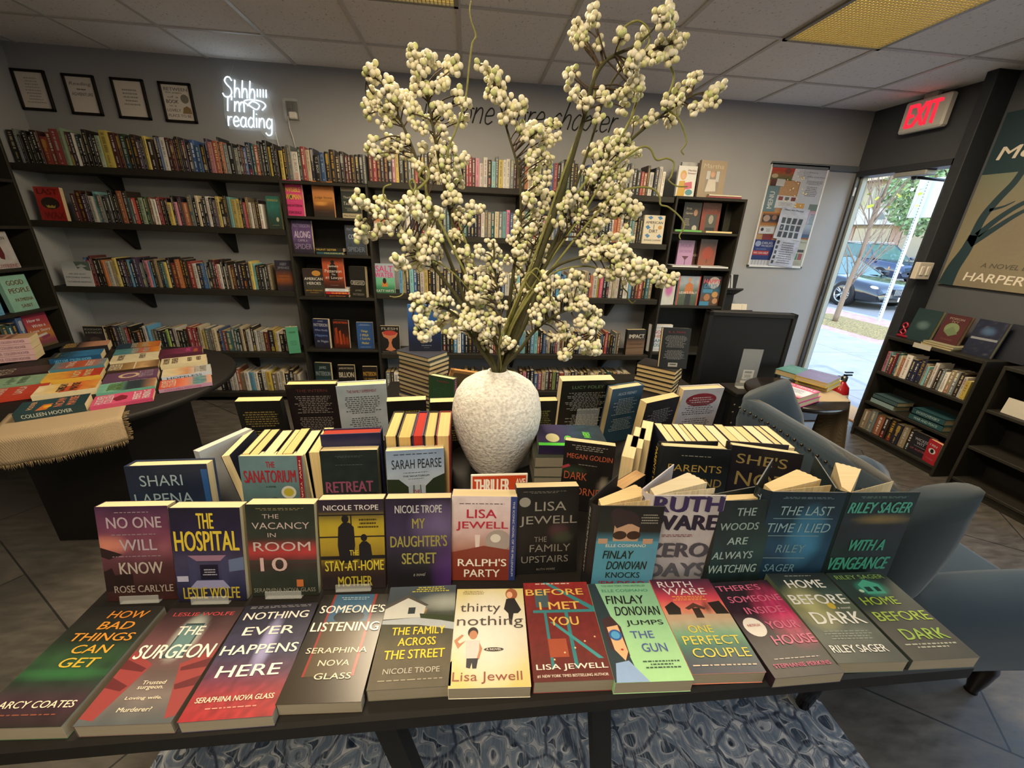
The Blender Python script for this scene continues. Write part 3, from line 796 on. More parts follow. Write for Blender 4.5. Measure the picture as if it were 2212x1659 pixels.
row(1.12, 2.12, LV[0], YS, 'M44 R40 M40 D34 M36 K44 P34 Y36 K50:DAN_BROWN K40 S36 G30 R38 K34 Y26 K46 K40:SANDFORD K40 Y40 B40 K40 W30 K44 D40 K40 K36 R28 R34 M36 P42 W42 W42 K46 A40 S32', 'the top shelf behind the branches, near end', G1, (.185, .235), .15, 5)
row(2.12, 3.50, LV[0], YS, 'Y44 W32 W40 S36 M28 D36 K48 O30 C40 W26 K44 D30 S40 K44 B36 R40 D30 S30 K36 G36 K40 D34 S32 T30 K42 B30 N40 K36 S40 T34 K36 W30 M34 B40 Y34 K46 K40 S36 K44 K44 R28 O34 D30 W48 N46 W40 W34', 'the top shelf behind the branches, cookbook end', G1, (.185, .235), .15, 6)
row(-1.03, .30, LV[1], YS, 'M60 M80 V50 D30 W60 A60 S50 K50 S50 K50 K45 O70 D60 A40 R50 D50 L60 G50 O40 W30 W40 R50 D50 K40 Y60 D30 P40 V50 O90 S60 K50 C40 K50 K40 W50 K40 V40 Y50 K60 D40 A50 Y70 Y50 D40 R30 E40 W40 E50 D50 W50', 'the second shelf under the framed prints', G1, (.175, .225), .15, 7)
row(1.29, 2.25, LV[1], YS, 'K40 D36 S40 W36 N40 M30 K44 R36 K36 C40 W30 B36 K36 S36 T30 K30 M36 R32 D36 T40 K40 N30 K36 V36 W36 S30 E36 T36 C40 S40 A40 P34 B34', 'the second shelf behind the branches, near end', G1, (.19, .22), .15, 8)
row(2.25, 3.36, LV[1], YS, 'C36 U30 M32 E42 A36 X34:BOSTON S36 R40 N40 K36 P36 K30 Y36 S44 B36 T30 K36 D36 W36 U34 S34 W28 M36 K40 K44 C38 E44 A46 K30 D36 T40 K36 N40 W24 O44 O44 W34 P24 G46 G40 A32 E36 K32 K30', 'the second shelf behind the branches, far end', G1, (.17, .215), .15, 9)
row(-1.08, .28, LV[2], YS, 'B40 R46 M40 K60 D50 O40 W70 C50 Y50 K60 V50 K44 U30 N60 V70 S40 K40 P50 U40 D50 E40 K50:HERRON T40 Y40 K50 R80 O60 D50 K44 R80 W66 N60 B50 S30 K44 D40 M40 R30 W50 K40 W30 D40 C40 M50 K50 V60 K60 D50 Y50 A50 K44 K50 S40 K40 E40', 'the third shelf under the framed prints', G1, (.19, .232), .15, 10)
row(1.30, 2.2, LV[2], YS, 'U36 C30 N36 A40 B30 D30 W40 Y36 K36 K44 C30 K40 D36 S34 K36 K36 N36 K40 W26 D36 K40 K36 S40 M30 K36 K40 N36 K40 B36', 'the third shelf behind the branches, near end', G1, (.175, .22), .15, 12)
row(2.2, 3.54, LV[2], YS, 'W44 S36 E36 A36 K40 S50 O30 K50 D36 Y46 K44 X30 W30 N36 U40 B30 U32 E30 S36 W56 G36 L30 C44 V26 O34 W46 Y24 H36 K40 K30 W40 C30 W44 K48 W50 U40 D36 M36 R50 K36 T36 E40', 'the third shelf behind the branches, far end', G1, (.175, .225), .15, 13)
row(-1.12, .38, LV[3], YS, 'O40 D60 K50 V60 T40 S50 R40 K60 K50 O60 K50 W50 U40 E40 S60 K50 N50 X40 K60 W60 K50 K40 D40 R70 R50 M30 C50 Y40 S60 E50 C60 N40 B30 O60 T70 S50 T40 K40 C40 K40 W60 K50 W40 S36 W60 M60 D80 Y40 W40 K60 D36 Y30 K44 C36', 'the fourth shelf under the framed prints', G1, (.17, .215), .15, 14)
row(1.45, 2.35, LV[3], YS, 'U36 T40 A36 Y44 B36 G40 D36 K40 K36 U40 W36 B36 K40 K40 N40 K36 M36 N30 K40 W36 R30 S36 W36 A30 C36 K40 R30 K40', 'the fourth shelf behind the branches, near end', G1, (.165, .21), .15, 15)
row(2.35, 3.30, LV[3], YS, 'U44 A44 K36 K44 U60 A46 O40 K44 B50 S36 C36 K40 N30 R36 W36 M36 E36 K40 K36 N36 Y40 N36 K40 B36 W36 R44 S36 K36 W40 K36 Y44 N34 B30 K30 R44:LOUISE_PENNY N46:LOUISE_PENNY K44 N36 S36 E30', 'the fourth shelf behind the branches, far end', G1, (.165, .215), .15, 16)
row(-.55, .38, LV[4], YS, 'C30 D40 K40 E30 K40 T50 S40 W60 K50 N50 W40 W40 O40 E50 W50 U50 W44 K40 W50 Y60 E50 W50 C40 K50 K50 E40 W30', 'the lowest shelf under the framed prints', G1, (.16, .20), .15, 17)
row(1.13, 1.32, LV[4], YS, 'S40 K30 W40 L30 K40', 'the lowest shelf behind the leaning stack of books', G1, (.17, .2), .15, 18)
row(1.75, 3.46, LV[4], YS, 'K40 S40 W36 K40 D36 K40 S40 W40 K36 K40 N36 K44 D40 K36 T36 K40 X60 W36 G30 M40 P44 K44 N44 B50 P46 C40 S44 M40 X40 V40 R60 W44 E36 K40 S36 K40 C36 K40 E40 W50 C50 K36 E30 K36 T36 D40 Y30 R24 W36 E30 C50 C44', 'the lowest shelf behind the branches', G1, (.165, .2), .15, 19)
# the two side bookcases
LCM = TR(XL + .002, -.86, 0) @ RZ(math.pi / 2)
row(-.30, -.02, .885, -CD + .03, 'N30 N26 O20 B40 U36 U30', 'the side bookcase shelf of the mint novel', 'novels in the side bookcase', (.19, .225), .15, 21, LCM)
row(-.31, .06, .625, -CD + .03, 'N40 V40 S30 U50 B46 R44 G46 T40 N40 B46', 'the side bookcase shelf of the rosy novel', 'novels in the side bookcase', (.19, .225), .15, 22, LCM)
RCM = TR(XR - .002, -1.335, 0) @ RZ(-math.pi / 2)
row(-.31, .285, .575, -.215, 'P40 A24 M40 R20 T36 C24 O30 W66 N46 N40 N50:HEART C30 A24 E30 W36 D44 S30 W40 E44 S40 D36 W30 Y44', 'the upper shelf of the low classics bookcase', 'classics in the low bookcase', (.14, .185), .13, 23, RCM)
row(-.31, .10, .075, -.215, 'E50 S46 O50 D36 D44 N40 E40 D30', 'the bottom shelf of the classics bookcase', 'classics in the low bookcase', (.16, .19), .13, 24, RCM)

PEND.sort(key=lambda q: -q[0])
_n = {True: 0, False: 0}
_rest = MB()
for a, M, mm, hb_, lab, group in PEND:
    if _n[hb_] < 205:
        _n[hb_] += 1
        tag(mm.build('hardback_book' if hb_ else 'paperback_book', [MT['printed_paper'], MT['page_edges']], None, M), lab, 'book', group)
    else:
        n0 = len(_rest.v)
        _rest.v += [tuple(M @ Vector(p)) for p in mm.v]; _rest.c += mm.c
        _rest.f += [tuple(i + n0 for i in f) for f in mm.f]; _rest.m += mm.m; _rest.s += mm.s
if _rest.v:
    tag(_rest.build('shelved_books', [MT['printed_paper'], MT['page_edges']]), 'remaining spine-out books packed along the far and low wall shelves', 'books', None, 'stuff')
# ------------------------------------------------------------------ books whose covers can be read
from mathutils import noise as _ns
def art_colour(ops, seed):
    def f(u, v):                                    # v from the top
        c = (.1, .1, .1)
        for o in ops:
            k = o[0]
            if k == 'g':
                cs = o[1]; n = len(cs) - 1; x = min(max(v, 0), .9999) * n; i = int(x)
                c = mixc(cs[i], cs[min(i + 1, n)], x - i)
            elif k == 'n':
                a = 1 + o[1] * _ns.noise(Vector((u * o[2], v * o[2] * (o[3] if len(o) > 3 else 1.4), seed)))
                c = tuple(max(0, x * a) for x in c)
            elif k == 'b':
                d = ((u - o[1]) / o[3]) ** 2 + ((v - o[2]) / o[4]) ** 2
                t = max(0.0, 1 - d) ** (o[6] if len(o) > 6 else 1)
                c = mixc(c, o[5], min(1, t * (o[7] if len(o) > 7 else 1)))
            elif k == 'm':                          # mottled second colour
                t = _ns.noise(Vector((u * o[2], v * o[2] * 1.4, seed + 7))) * 1.6 + o[3]
                c = mixc(c, o[1], min(1, max(0, t)))
        return c
    return f
def prep(ops):
    out = []
    for o in ops:
        q = []
        for x in o:
            if isinstance(x, str) and len(x) == 6 and all(ch in '0123456789abcdef' for ch in x): q.append(lin(x))
            elif isinstance(x, list) and x and isinstance(x[0], str): q.append([lin(y) for y in x])
            else: q.append(x)
        out.append(tuple(q))
    return out
def paint_cover(mb, w, h, ops, seed, x0=0.0, y=0.0, res=110, T=None, z0=0.0):
    ops = prep(ops); ops = [o if o[0] == 'n' else tuple((tuple(.78 * z for z in q) if isinstance(q, tuple) and len(q) == 3 else ([tuple(.78 * z for z in w_) for w_ in q] if isinstance(q, list) and o[0] == 'g' else q)) for q in o) for o in ops]; fc = art_colour([o for o in ops if o[0] in 'gnbm'], seed)
    nx, ny = max(3, int(w * res)), max(4, int(h * res))
    mb.grid(nx, ny, lambda u, v: (x0 + u * w, y - .0002, z0 + v * h), lambda u, v: fc(u, 1 - v), 0, False, T)
    k = 0
    X = lambda u: x0 + u * w
    Z = lambda v: z0 + (1 - v) * h
    for i, o in enumerate(ops):
        yy = y - .0003 - .00004 * k
        if o[0] == 'P':
            mb.add([(X(a), yy, Z(b)) for a, b in o[1]], [tuple(range(len(o[1])))], o[2], 0, False, T)
            f = mb.f[-1]; a, b, c = (Vector(mb.v[j]) for j in f[:3])
            nrm = (T.to_3x3() @ Vector((0, -1, 0))) if T is not None else Vector((0, -1, 0))
            if (b - a).cross(c - a).dot(nrm) < 0: mb.f[-1] = f[::-1]
            k += 1
        elif o[0] == 'C':
            n = 20
            mb.add([(X(o[1]) + o[3] * w * math.cos(2 * math.pi * j / n), yy, Z(o[2]) + o[4] * h * math.sin(2 * math.pi * j / n)) for j in range(n)], [tuple(range(n))], o[5], 0, False, T); k += 1
        elif o[0] == 'T':
            sh = o[7] if len(o) > 7 else 0.0; bo = o[8] if len(o) > 8 else .012; ro = o[9] if len(o) > 9 else 0.0
            put_text(mb, o[1], X(o[2]), Z(o[3]), o[4] * w, o[5] * h, o[6], y - .0012, 0, sh, bo, ro, T)
        elif o[0] == '~':
            dashes(mb, X(o[1]), Z(o[2]), o[3] * w, o[4] * h, o[5], o[6], y - .0009, seed + i, T)
_seed = [0]
def book(M, w, h, t, ops, label, group=None, hb=False, side=-1, edge='e2d6b6', base=None, spine=None, gloss='printed_paper', open_=None, res=110, back=None):
    """cover faces -y, foot at z = 0, centred in x; side -1: spine on the left; open_ = (page angle, back board angle)"""
    _seed[0] += 1; seed = _seed[0]
    root = thing('hardback_book' if hb else 'paperback_book', label, 'book', M, group)
    tb = .0028 if hb else .0009
    e = .0035 if hb else .0006
    P = prep(ops)
    b0 = lin(base) if base else next((o[1][0] for o in P if o[0] == 'g'), (.05, .05, .05))
    hw = w / 2
    m = MB()
    m.box(-hw, hw, 0, tb, 0, h, b0, b=.0004)
    paint_cover(m, w, h, ops, seed, -hw, 0, res)
    if open_ is None:
        m.box(-hw, hw, t - tb, t, 0, h, lin(back) if back else b0, b=.0004)
        sx = side * hw
        m.box(min(sx, sx - side * tb), max(sx, sx - side * tb), tb * .5, t - tb * .5, 0, h, b0)
        if spine:
            T = TR(sx + side * .0004, t / 2, 0) @ RZ(-math.pi / 2 * -side)
            put_text(m, spine[0], 0, h * .55, h * (spine[2] if len(spine) > 2 else .7), t * .45, lin(spine[1]), 0, 0, 0, .01, -math.pi / 2, T)
        m.build('cover', MT[gloss], root)
        p = MB(); xa, xb = (-hw + tb, hw - e) if side < 0 else (-hw + e, hw - tb)
        p.box(xa, xb, tb, t - tb, e, h - e, lin(edge), b=.0003); p.build('pages', MT['page_edges'], root)
    else:
        ap, ab = open_
        piv = TR(side * hw, t * .25, 0)
        Rb = piv @ RZ(-side * ab) @ TR(0, t * .8, 0); Rp = piv @ RZ(-side * ap) @ TR(0, t * .25, 0)
        x0, x1 = (0, w) if side < 0 else (-w, 0)
        m.box(x0, x1, -tb, 0, 0, h, lin(back) if back else b0, 0, Rb)
        # rounded spine joining both boards
        a0, a1 = Vector((side * hw, tb * .5, 0)), Rb @ Vector((0, -tb * .5, 0))
        mid = (a0 + a1) / 2 + Vector((side * .008, .0, 0))
        S = [a0 + (a1 - a0) * q + (mid - (a0 + a1) / 2) * (4 * q * (1 - q)) for q in [i / 6 for i in range(7)]]
        V = [(s.x, s.y, z) for s in S for z in (0, h)]
        m.add(V, [(2 * i, 2 * i + 1, 2 * i + 3, 2 * i + 2) for i in range(6)], b0)
        if spine:
            T = TR(mid.x + side * .0015, mid.y, 0) @ RZ(math.pi / 2 * side)
            put_text(m, spine[0], 0, h * .58, h * .75, min(t * .5, .016), lin(spine[1]), 0, 0, 0, .01, -math.pi / 2, T)
        m.build('cover', MT[gloss], root)
        p = MB(); xi, xo = .004, w - e
        def wedge(r0, r1, n, q):
            prev = None
            pts = [(xi, t * .2)] + [(xo * math.cos(r0 + (r1 - r0) * i / n) * (1 - .02 * (i % 2)), t * .2 + xo * math.sin(r0 + (r1 - r0) * i / n) * (1 - .02 * (i % 2))) for i in range(n + 1)] + [(xi, t * .2 + t * q)]
            k = len(pts); V = [(side * -x + side * hw, y, z) for z in (e, h - e) for x, y in pts]
            F = [tuple(range(k - 1, -1, -1)), tuple(range(k, 2 * k))] + [(i, (i + 1) % k, (i + 1) % k + k, i + k) for i in range(k)]
            if side > 0: F = [f[::-1] for f in F]
            p.add(V, F, lin(edge))
        th_ = t / w
        wedge(max(ap - th_ * 1.5, ap * .55), ap + th_ * .3, 9, .8)
        if ap > .3: wedge(ap * .30, ap * .30 + .006, 1, .02)
        p.build('pages', MT['page_edges'], root)
    return root
def top_place(TLp, TRp, zb, h, lean, wfix=None):
    zt = zb + h * math.cos(lean)
    A, B = PZ(*TLp, zt), PZ(*TRp, zt)
    yaw = math.atan2(B.y - A.y, B.x - A.x)
    c = (A + B) / 2
    w = (B - A).length
    base = RZ(yaw) @ Vector((0, math.sin(lean) * h, 0))
    return TR(c.x - base.x, c.y - base.y, zb + .0008) @ RZ(yaw) @ RX(-lean), (wfix or w)
def flat_place(A, B, Cc, z, t):
    """A top-left, B top-right, Cc bottom-right in the photo, on the cover's plane"""
    a, b, c = PZ(*A, z + t), PZ(*B, z + t), PZ(*Cc, z + t)
    w, h = (b - a).length, (c - b).length
    yaw = math.atan2(b.y - a.y, b.x - a.x)
    up = (b - c); yaw2 = math.atan2(up.y, up.x) - math.pi / 2
    yaw = (yaw + yaw2) / 2
    mid = (a + b) / 2 - RZ(yaw) @ Vector((0, h, 0))
    return TR(mid.x, mid.y, z + t) @ RZ(yaw) @ RX(-math.pi / 2), w, h
ZT = .770                                            # table top
WH, CR = 'e6e2da', 'd8cfb8'
GF = 'novels lying flat along the front table edge'
FL = [
 ((205.6, 1303), (361.6, 1303), (134, 1571), .030, 'printed_paper', 'black novel with orange slanted title lying flat at the table end', [('g', ['1c1c1b', '20201d', '1b241c', '27472d', '1e3226', '3a2430', '241c1c']), ('n', .3, 6), ('b', .5, .62, .7, .06, '2f6a3c', 1, .7),
   ('T', 'HOW', .62, .09, .5, .075, 'c98230', .1), ('T', 'BAD', .60, .20, .44, .075, 'c98a30', .1), ('T', 'THINGS', .55, .31, .78, .075, 'c78a33', .1), ('T', 'CAN', .56, .42, .46, .075, 'c79a35', .1), ('T', 'GET', .56, .535, .44, .08, 'bfa436', .1), ('T', 'DARCY COATES', .5, .85, .9, .05, CR), ('~', .5, .92, .8, .02, 1, '7a4636')]),
 ((369, 1314), (528.6, 1311), (369, 1562), .026, 'printed_paper', 'grey and red novel showing rows of auditorium seats, lying flat beside the orange-titled one', [('g', ['2a2024', '4a3236', '6a4448', '5c4a4a', '6e6462', '4c5358']), ('b', .5, .3, .2, .25, 'b9c4bd'), ('n', .2, 5),
   ('P', [(0, .95), (.0, .42), (.34, .55), (.16, .97)], '8a3a3a'), ('P', [(1, .95), (1, .42), (.66, .55), (.9, .97)], '8a3a3a'), ('P', [(.0, .5), (.3, .58), (.28, .61), (0, .58)], '5c2226'), ('P', [(.0, .65), (.24, .72), (.2, .76), (0, .73)], '5c2226'), ('P', [(1, .5), (.7, .58), (.72, .61), (1, .58)], '5c2226'), ('P', [(1, .65), (.76, .72), (.8, .76), (1, .73)], '5c2226'), ('P', [(.38, .17), (.62, .17), (.62, .5), (.38, .5)], '33474a'), ('P', [(.4, .19), (.6, .19), (.6, .48), (.4, .48)], '5f7f80'),
   ('T', 'LESLIE WOLFE', .52, .075, .8, .038, 'c04a4c'), ('T', 'THE', .5, .245, .34, .085, WH), ('T', 'SURGEON', .5, .44, .92, .125, WH, .05), ('T', 'Trusted', .52, .70, .26, .03, CR), ('T', 'surgeon.', .52, .745, .29, .03, CR), ('T', 'Loving wife.', .53, .82, .4, .03, CR), ('T', 'Murderer?', .52, .9, .36, .032, CR)]),
 ((532, 1309), (688, 1301), (587, 1546), .026, 'printed_paper', 'dark violet novel fading to red with wide white title, lying flat third along', [('g', ['1c1d2a', '23253c', '2e2c48', '33304c', '54304a', '8e2c34', '942429']), ('n', .5, 14), ('b', .55, .4, .12, .3, '9a98c8', 1),
   ('~', .5, .03, .9, .03, 2, '8a8a92'), ('T', 'NOTHING', .5, .125, .86, .075, WH), ('T', 'EVER', .5, .28, .66, .08, WH), ('T', 'HAPPENS', .5, .455, .94, .085, WH), ('T', 'HERE', .5, .64, .74, .095, WH), ('T', 'SERAPHINA NOVA GLASS', .5, .855, .86, .04, CR), ('~', .5, .92, .7, .02, 1, 'd08a80')]),
 ((701, 1283), (841, 1285), (789.5, 1519), .028, 'gloss_print', 'glossy black and blue novel catching the lamp glare, lying flat', [('g', ['191a1c', '1e2022', '241f1c', '2c241c', '2e261d']), ('P', [(.18, .0), (.8, .0), (.8, .3), (.18, .3)], '2f5a7a'), ('C', .5, .25, .22, .07, '15202c'), ('P', [(.17, .0), (.2, .0), (.2, .8), (.17, .8)], '8a2a28'), ('P', [(.78, .0), (.82, .0), (.82, .8), (.78, .8)], '8a2a28'), ('P', [(.2, .3), (.78, .3), (.78, .8), (.2, .8)], '4a3d2a'),
   ('~', .5, .05, .5, .04, 2, '9ab0c0'), ('T', "SOMEONE'S", .52, .17, .94, .085, WH), ('T', 'LISTENING', .5, .355, .94, .09, WH), ('T', 'SERAPHINA', .5, .58, .8, .05, CR, 0, 0), ('T', 'NOVA', .52, .69, .4, .05, CR, 0, 0), ('T', 'GLASS', .56, .80, .46, .05, CR, 0, 0)]),
 ((844, 1269), (985.5, 1263), (972, 1481), .028, 'matte_print', 'grey-brown novel with a white house and fence, yellow title, lying flat', [('g', ['4a5560', '39434c', '3c4238', '4a4a3c', '5a5444', '5c5648', '5a5448']), ('n', .18, 9), ('b', .9, .2, .5, .12, '9aa09a', 1),
   ('P', [(.0, .22), (.28, .12), (.58, .22), (.55, .36), (.0, .37)], 'c2c4c0'), ('P', [(.0, .22), (.3, .1), (.62, .23), (.57, .24), (.3, .14), (.0, .26)], '4d4a46'), ('P', [(.33, .25), (.43, .25), (.43, .32), (.33, .32)], '2c3438'), ('b', .5, .29, .1, .04, 'e8b050'), ('P', [(0, .38), (.55, .36), (1, .43), (1, .5), (.5, .44), (0, .42)], 'a8b0b8'), ('P', [(.5, .32), (1, .36), (1, .42), (.52, .37)], '2e3a22'),
   ('~', .62, .045, .6, .07, 3, 'c9c040'), ('T', 'THE FAMILY', .52, .50, .72, .075, 'e0c83a'), ('T', 'ACROSS', .52, .605, .5, .075, 'e0c83a'), ('T', 'THE STREET', .51, .72, .78, .08, 'e0c83a'), ('T', 'NICOLE TROPE', .5, .86, .7, .045, 'b8b4a8', 0, 0), ('~', .5, .935, .9, .02, 1, '9a9484')]),
 ((987, 1273), (1130, 1271), (1147.4, 1483), .028, 'printed_paper', 'pale yellow and white novel with two small figures, lying flat at the middle', [('g', ['cfc480', 'd4cda8', 'd8d4c2', 'dad6c6', 'd8d0b4', 'd2c88e', 'cfbd72']), ('b', .5, .5, .5, .6, 'dedcd4', 1),
   ('~', .25, .05, .4, .05, 3, '8a7a50'), ('T', 'thirty', .36, .245, .58, .13, '4a4440', 0, -.01), ('T', 'nothing', .5, .395, .92, .135, '4a4440', 0, -.01),
   ('C', .82, .07, .09, .07, '9a5a38'), ('C', .79, .08, .045, .04, 'd9a98a'), ('P', [(.74, .13), (.86, .12), (.95, .26), (.9, .3), (.76, .3), (.7, .25)], '17161a'), ('P', [(.76, .29), (.84, .29), (.8, .42), (.77, .42)], '1a191c'),
   ('C', .27, .50, .07, .055, '2a2220'), ('C', .275, .525, .055, .045, 'b8805e'), ('P', [(.18, .58), (.37, .58), (.36, .75), (.19, .75)], 'c9c8c6'), ('P', [(.18, .58), (.08, .66), (.02, .58), (.12, .52), (.15, .53), (.07, .59), (.1, .61)], 'b8805e'), ('P', [(.36, .6), (.4, .66), (.36, .76), (.33, .76), (.36, .67)], 'b8805e'), ('P', [(.2, .75), (.35, .75), (.33, .84), (.28, .84), (.27, .79), (.25, .84), (.2, .83)], '23262e'),
   ('C', .55, .67, .13, .02, '3a3632'), ('T', 'A NOVEL', .55, .67, .2, .02, WH), ('T', 'Lisa Jewell', .47, .92, .86, .1, '8a4a3a', 0, -.012)]),
 ((1130, 1257.5), (1266, 1255.6), (1328.7, 1468), .030, 'printed_paper', 'red brick novel with a teal fire escape and gold title, lying flat', [('g', ['8a2426', '7a2022', '6a1e20', '701f20', '64201c', '561b18']), ('n', .35, 18),
   ('P', [(.1, .33), (1, .33), (1, .36), (.1, .36)], '2f7c84'), ('P', [(.3, .0), (.38, .0), (1, .3), (1, .36)], '2f7c84'), ('P', [(.25, .36), (.29, .36), (.29, .9), (.25, .9)], '2f7c84'), ('P', [(.55, .36), (.6, .36), (.6, .9), (.55, .9)], '2f7c84'), ('P', [(.32, .46), (.38, .46), (.95, .82), (.88, .82)], '3a8f96'), ('P', [(.15, .1), (.35, .1), (.35, .3), (.15, .3)], '3d5560'), ('P', [(.25, .63), (.5, .63), (.5, .8), (.25, .8)], 'a04a30'), ('C', .45, .76, .012, .008, 'f0c890'), ('C', .6, .72, .012, .008, 'f0c890'), ('C', .75, .66, .012, .008, 'f0c890'), ('C', .3, .82, .012, .008, 'f0c890'), ('C', .9, .62, .012, .008, 'f0c890'),
   ('~', .45, .02, .8, .025, 1, 'd8c8b8'), ('T', 'BEFORE', .46, .125, .88, .075, 'd9b45a'), ('T', 'I MET', .5, .285, .6, .085, 'd9b45a'), ('T', 'YOU', .52, .455, .42, .09, 'd9b45a'), ('T', 'LISA JEWELL', .51, .89, .92, .06, WH), ('T', '#1 NEW YORK TIMES BESTSELLING AUTHOR', .5, .96, .9, .025, 'd8d0c4')]),
 ((1268, 1259), (1402, 1256), (1498, 1469), .030, 'matte_print', 'mint green novel with a woman in round blue glasses, lying flat', [('g', ['7db294', '8cc09a', '97cb9d', '9ed09c', 'a2d49a']), ('P', [(.0, .0), (.12, .0), (.34, 1), (0, 1)], '22333c'),
   ('P', [(.06, .42), (.2, .38), (.3, .5), (.3, .78), (.24, .8), (.06, .7)], '3a2226'), ('P', [(.1, .5), (.26, .48), (.29, .74), (.22, .82), (.12, .72)], 'dcae82'), ('C', .19, .58, .09, .055, '2a5a9a'), ('C', .19, .58, .06, .038, '4f9cd0'), ('C', .22, .72, .02, .01, 'a8323a'), ('P', [(.02, 1), (.08, .84), (.26, .82), (.44, 1)], '8aa8d4'),
   ('T', 'THE NEW YORK TIMES BESTSELLER', .55, .035, .7, .02, '3c7a62'), ('T', 'ELLE COSIMANO', .55, .095, .72, .032, '3c8a70'), ('T', 'FINLAY', .5, .205, .58, .095, '16191b', .1), ('T', 'DONOVAN', .62, .335, .66, .1, '16191b', .1), ('T', 'JUMPS', .66, .47, .54, .065, '1b2226'), ('T', 'THE', .56, .585, .32, .07, '4a5a9a'), ('T', 'GUN', .66, .71, .34, .08, '4a5a9a'), ('~', .68, .86, .5, .08, 3, '33503f')]),
 ((1402, 1252), (1528, 1247.5), (1648, 1450), .028, 'printed_paper', 'sunset pink and green novel of an island pavilion, lying flat', [('g', ['3a2038', '7a2f4a', 'd0485a', 'e88a70', 'b8a890', '6fa080', '2f6a58', '233a4a', '1e2340']), ('n', .15, 8), ('m', '2e1626', 5, -.55),
   ('P', [(.05, .34), (.2, .28), (.28, .36), (.24, .46), (.06, .46)], '2a2420'), ('P', [(.75, .3), (.95, .28), (1, .44), (.8, .46)], '2a2420'), ('P', [(.35, .36), (.52, .30), (.68, .36), (.64, .38), (.52, .35), (.4, .38)], '5a3a30'), ('P', [(.0, .43), (1, .43), (1, .48), (0, .48)], 'c0a68a'), ('P', [(.46, .36), (.58, .36), (.58, .47), (.46, .47)], '33251f'),
   ('T', 'RUTH', .38, .075, .56, .075, 'ded8e0', 0, -.008), ('T', 'WARE', .48, .165, .68, .08, 'ded8e0', 0, -.008), ('~', .5, .245, .6, .06, 3, 'e8b050'), ('T', 'ONE', .42, .59, .36, .075, 'd8c83c', 0, 0), ('T', 'PERFECT', .5, .70, .82, .085, 'd8c83c', 0, 0), ('T', 'COUPLE', .54, .82, .8, .085, 'd8c83c', 0, 0), ('~', .5, .93, .9, .025, 1, 'c8b8a0')]),
 ((1530.5, 1254), (1648, 1243), (1813, 1450), .026, 'printed_paper', 'black novel with pink title and round white badge, lying flat', [('g', ['241e26', '2a1c28', '301a28', '241a22', '1e1a1d', '1d1b1c']), ('b', .8, .4, .45, .4, 'c23a68', 1.3), ('n', .6, 16, .5),
   ('T', "THERE'S", .4, .085, .74, .07, 'd06a8e'), ('T', 'SOMEONE', .54, .225, .88, .075, 'd06a8e'), ('T', 'INSIDE', .55, .36, .62, .075, 'd06a8e'), ('T', 'YOUR', .66, .525, .5, .08, 'd06a8e'), ('T', 'HOUSE', .66, .675, .64, .09, 'd06a8e'), ('C', .22, .53, .16, .1, 'e6e0da'), ('T', 'NETFLIX', .22, .515, .2, .025, 'a02430'), ('~', .5, .845, .7, .018, 1, 'b8b0b0'), ('T', 'STEPHANIE PERKINS', .5, .905, .82, .035, 'c04a78')]),
 ((1648, 1236.6), (1778, 1232), (1961, 1426), .028, 'printed_paper', 'misty grey novel with heavy white title over a lit window, lying flat', [('g', ['22292c', '2c3836', '44564e', '5a6654', '3a4640', '4c5850', '2e3836', '303a38']), ('b', .3, .42, .4, .3, 'a8a878', 1), ('n', .3, 5),
   ('~', .5, .04, .7, .02, 1, '9aa09c'), ('T', 'HOME', .5, .15, .62, .105, 'e4e6e4'), ('T', 'BEFORE', .5, .345, .9, .115, 'e4e6e4'), ('C', .62, .42, .06, .04, 'c8b040'), ('T', 'DARK', .55, .56, .78, .13, 'e4e6e4'), ('T', 'a novel', .78, .45, .2, .025, 'd0d0cc', .2), ('~', .5, .74, .7, .1, 4, '7e8a84'), ('T', 'RILEY SAGER', .46, .875, .8, .07, 'dfe2e0')]),
 ((1785, 1239), (1902, 1234), (2113, 1419), .028, 'printed_paper', 'charcoal novel with lime green title below a ghostly house, lying flat last', [('g', ['24302c', '2a3a36', '2c3a36', '2e3634', '30332f', '343532', '36362f']), ('b', .52, .22, .3, .12, '3f9c88', 1), ('n', .2, 6),
   ('T', 'RILEY SAGER', .5, .07, .86, .055, '7fa456'), ('P', [(.34, .17), (.52, .1), (.7, .17), (.68, .29), (.36, .29)], '4aa890'), ('P', [(.4, .2), (.5, .2), (.5, .26), (.4, .26)], '1e3a34'), ('P', [(.56, .2), (.64, .2), (.64, .26), (.56, .26)], '1e3a34'), ('C', .3, .25, .04, .02, 'b8d8c0'),
   ('T', 'HOME', .42, .38, .6, .095, '9ab83c'), ('T', 'BEFORE', .52, .56, .86, .105, '9ab83c'), ('T', 'DARK', .56, .755, .68, .11, '8fb43e'), ('~', .5, .87, .8, .06, 2, 'a8aca0')]),
]
for A, B, Cc, t, mat, lab, ops in FL:
    M, w, h = flat_place(A, B, Cc, ZT, t)
    book(M, min(w, .142), min(h, .209), t, ops, lab, GF, gloss=mat, edge='a8a49a', res=170, base=ops[0][1][3])
GS = 'novels standing in the second row of the vase table'
R12 = math.radians(12)
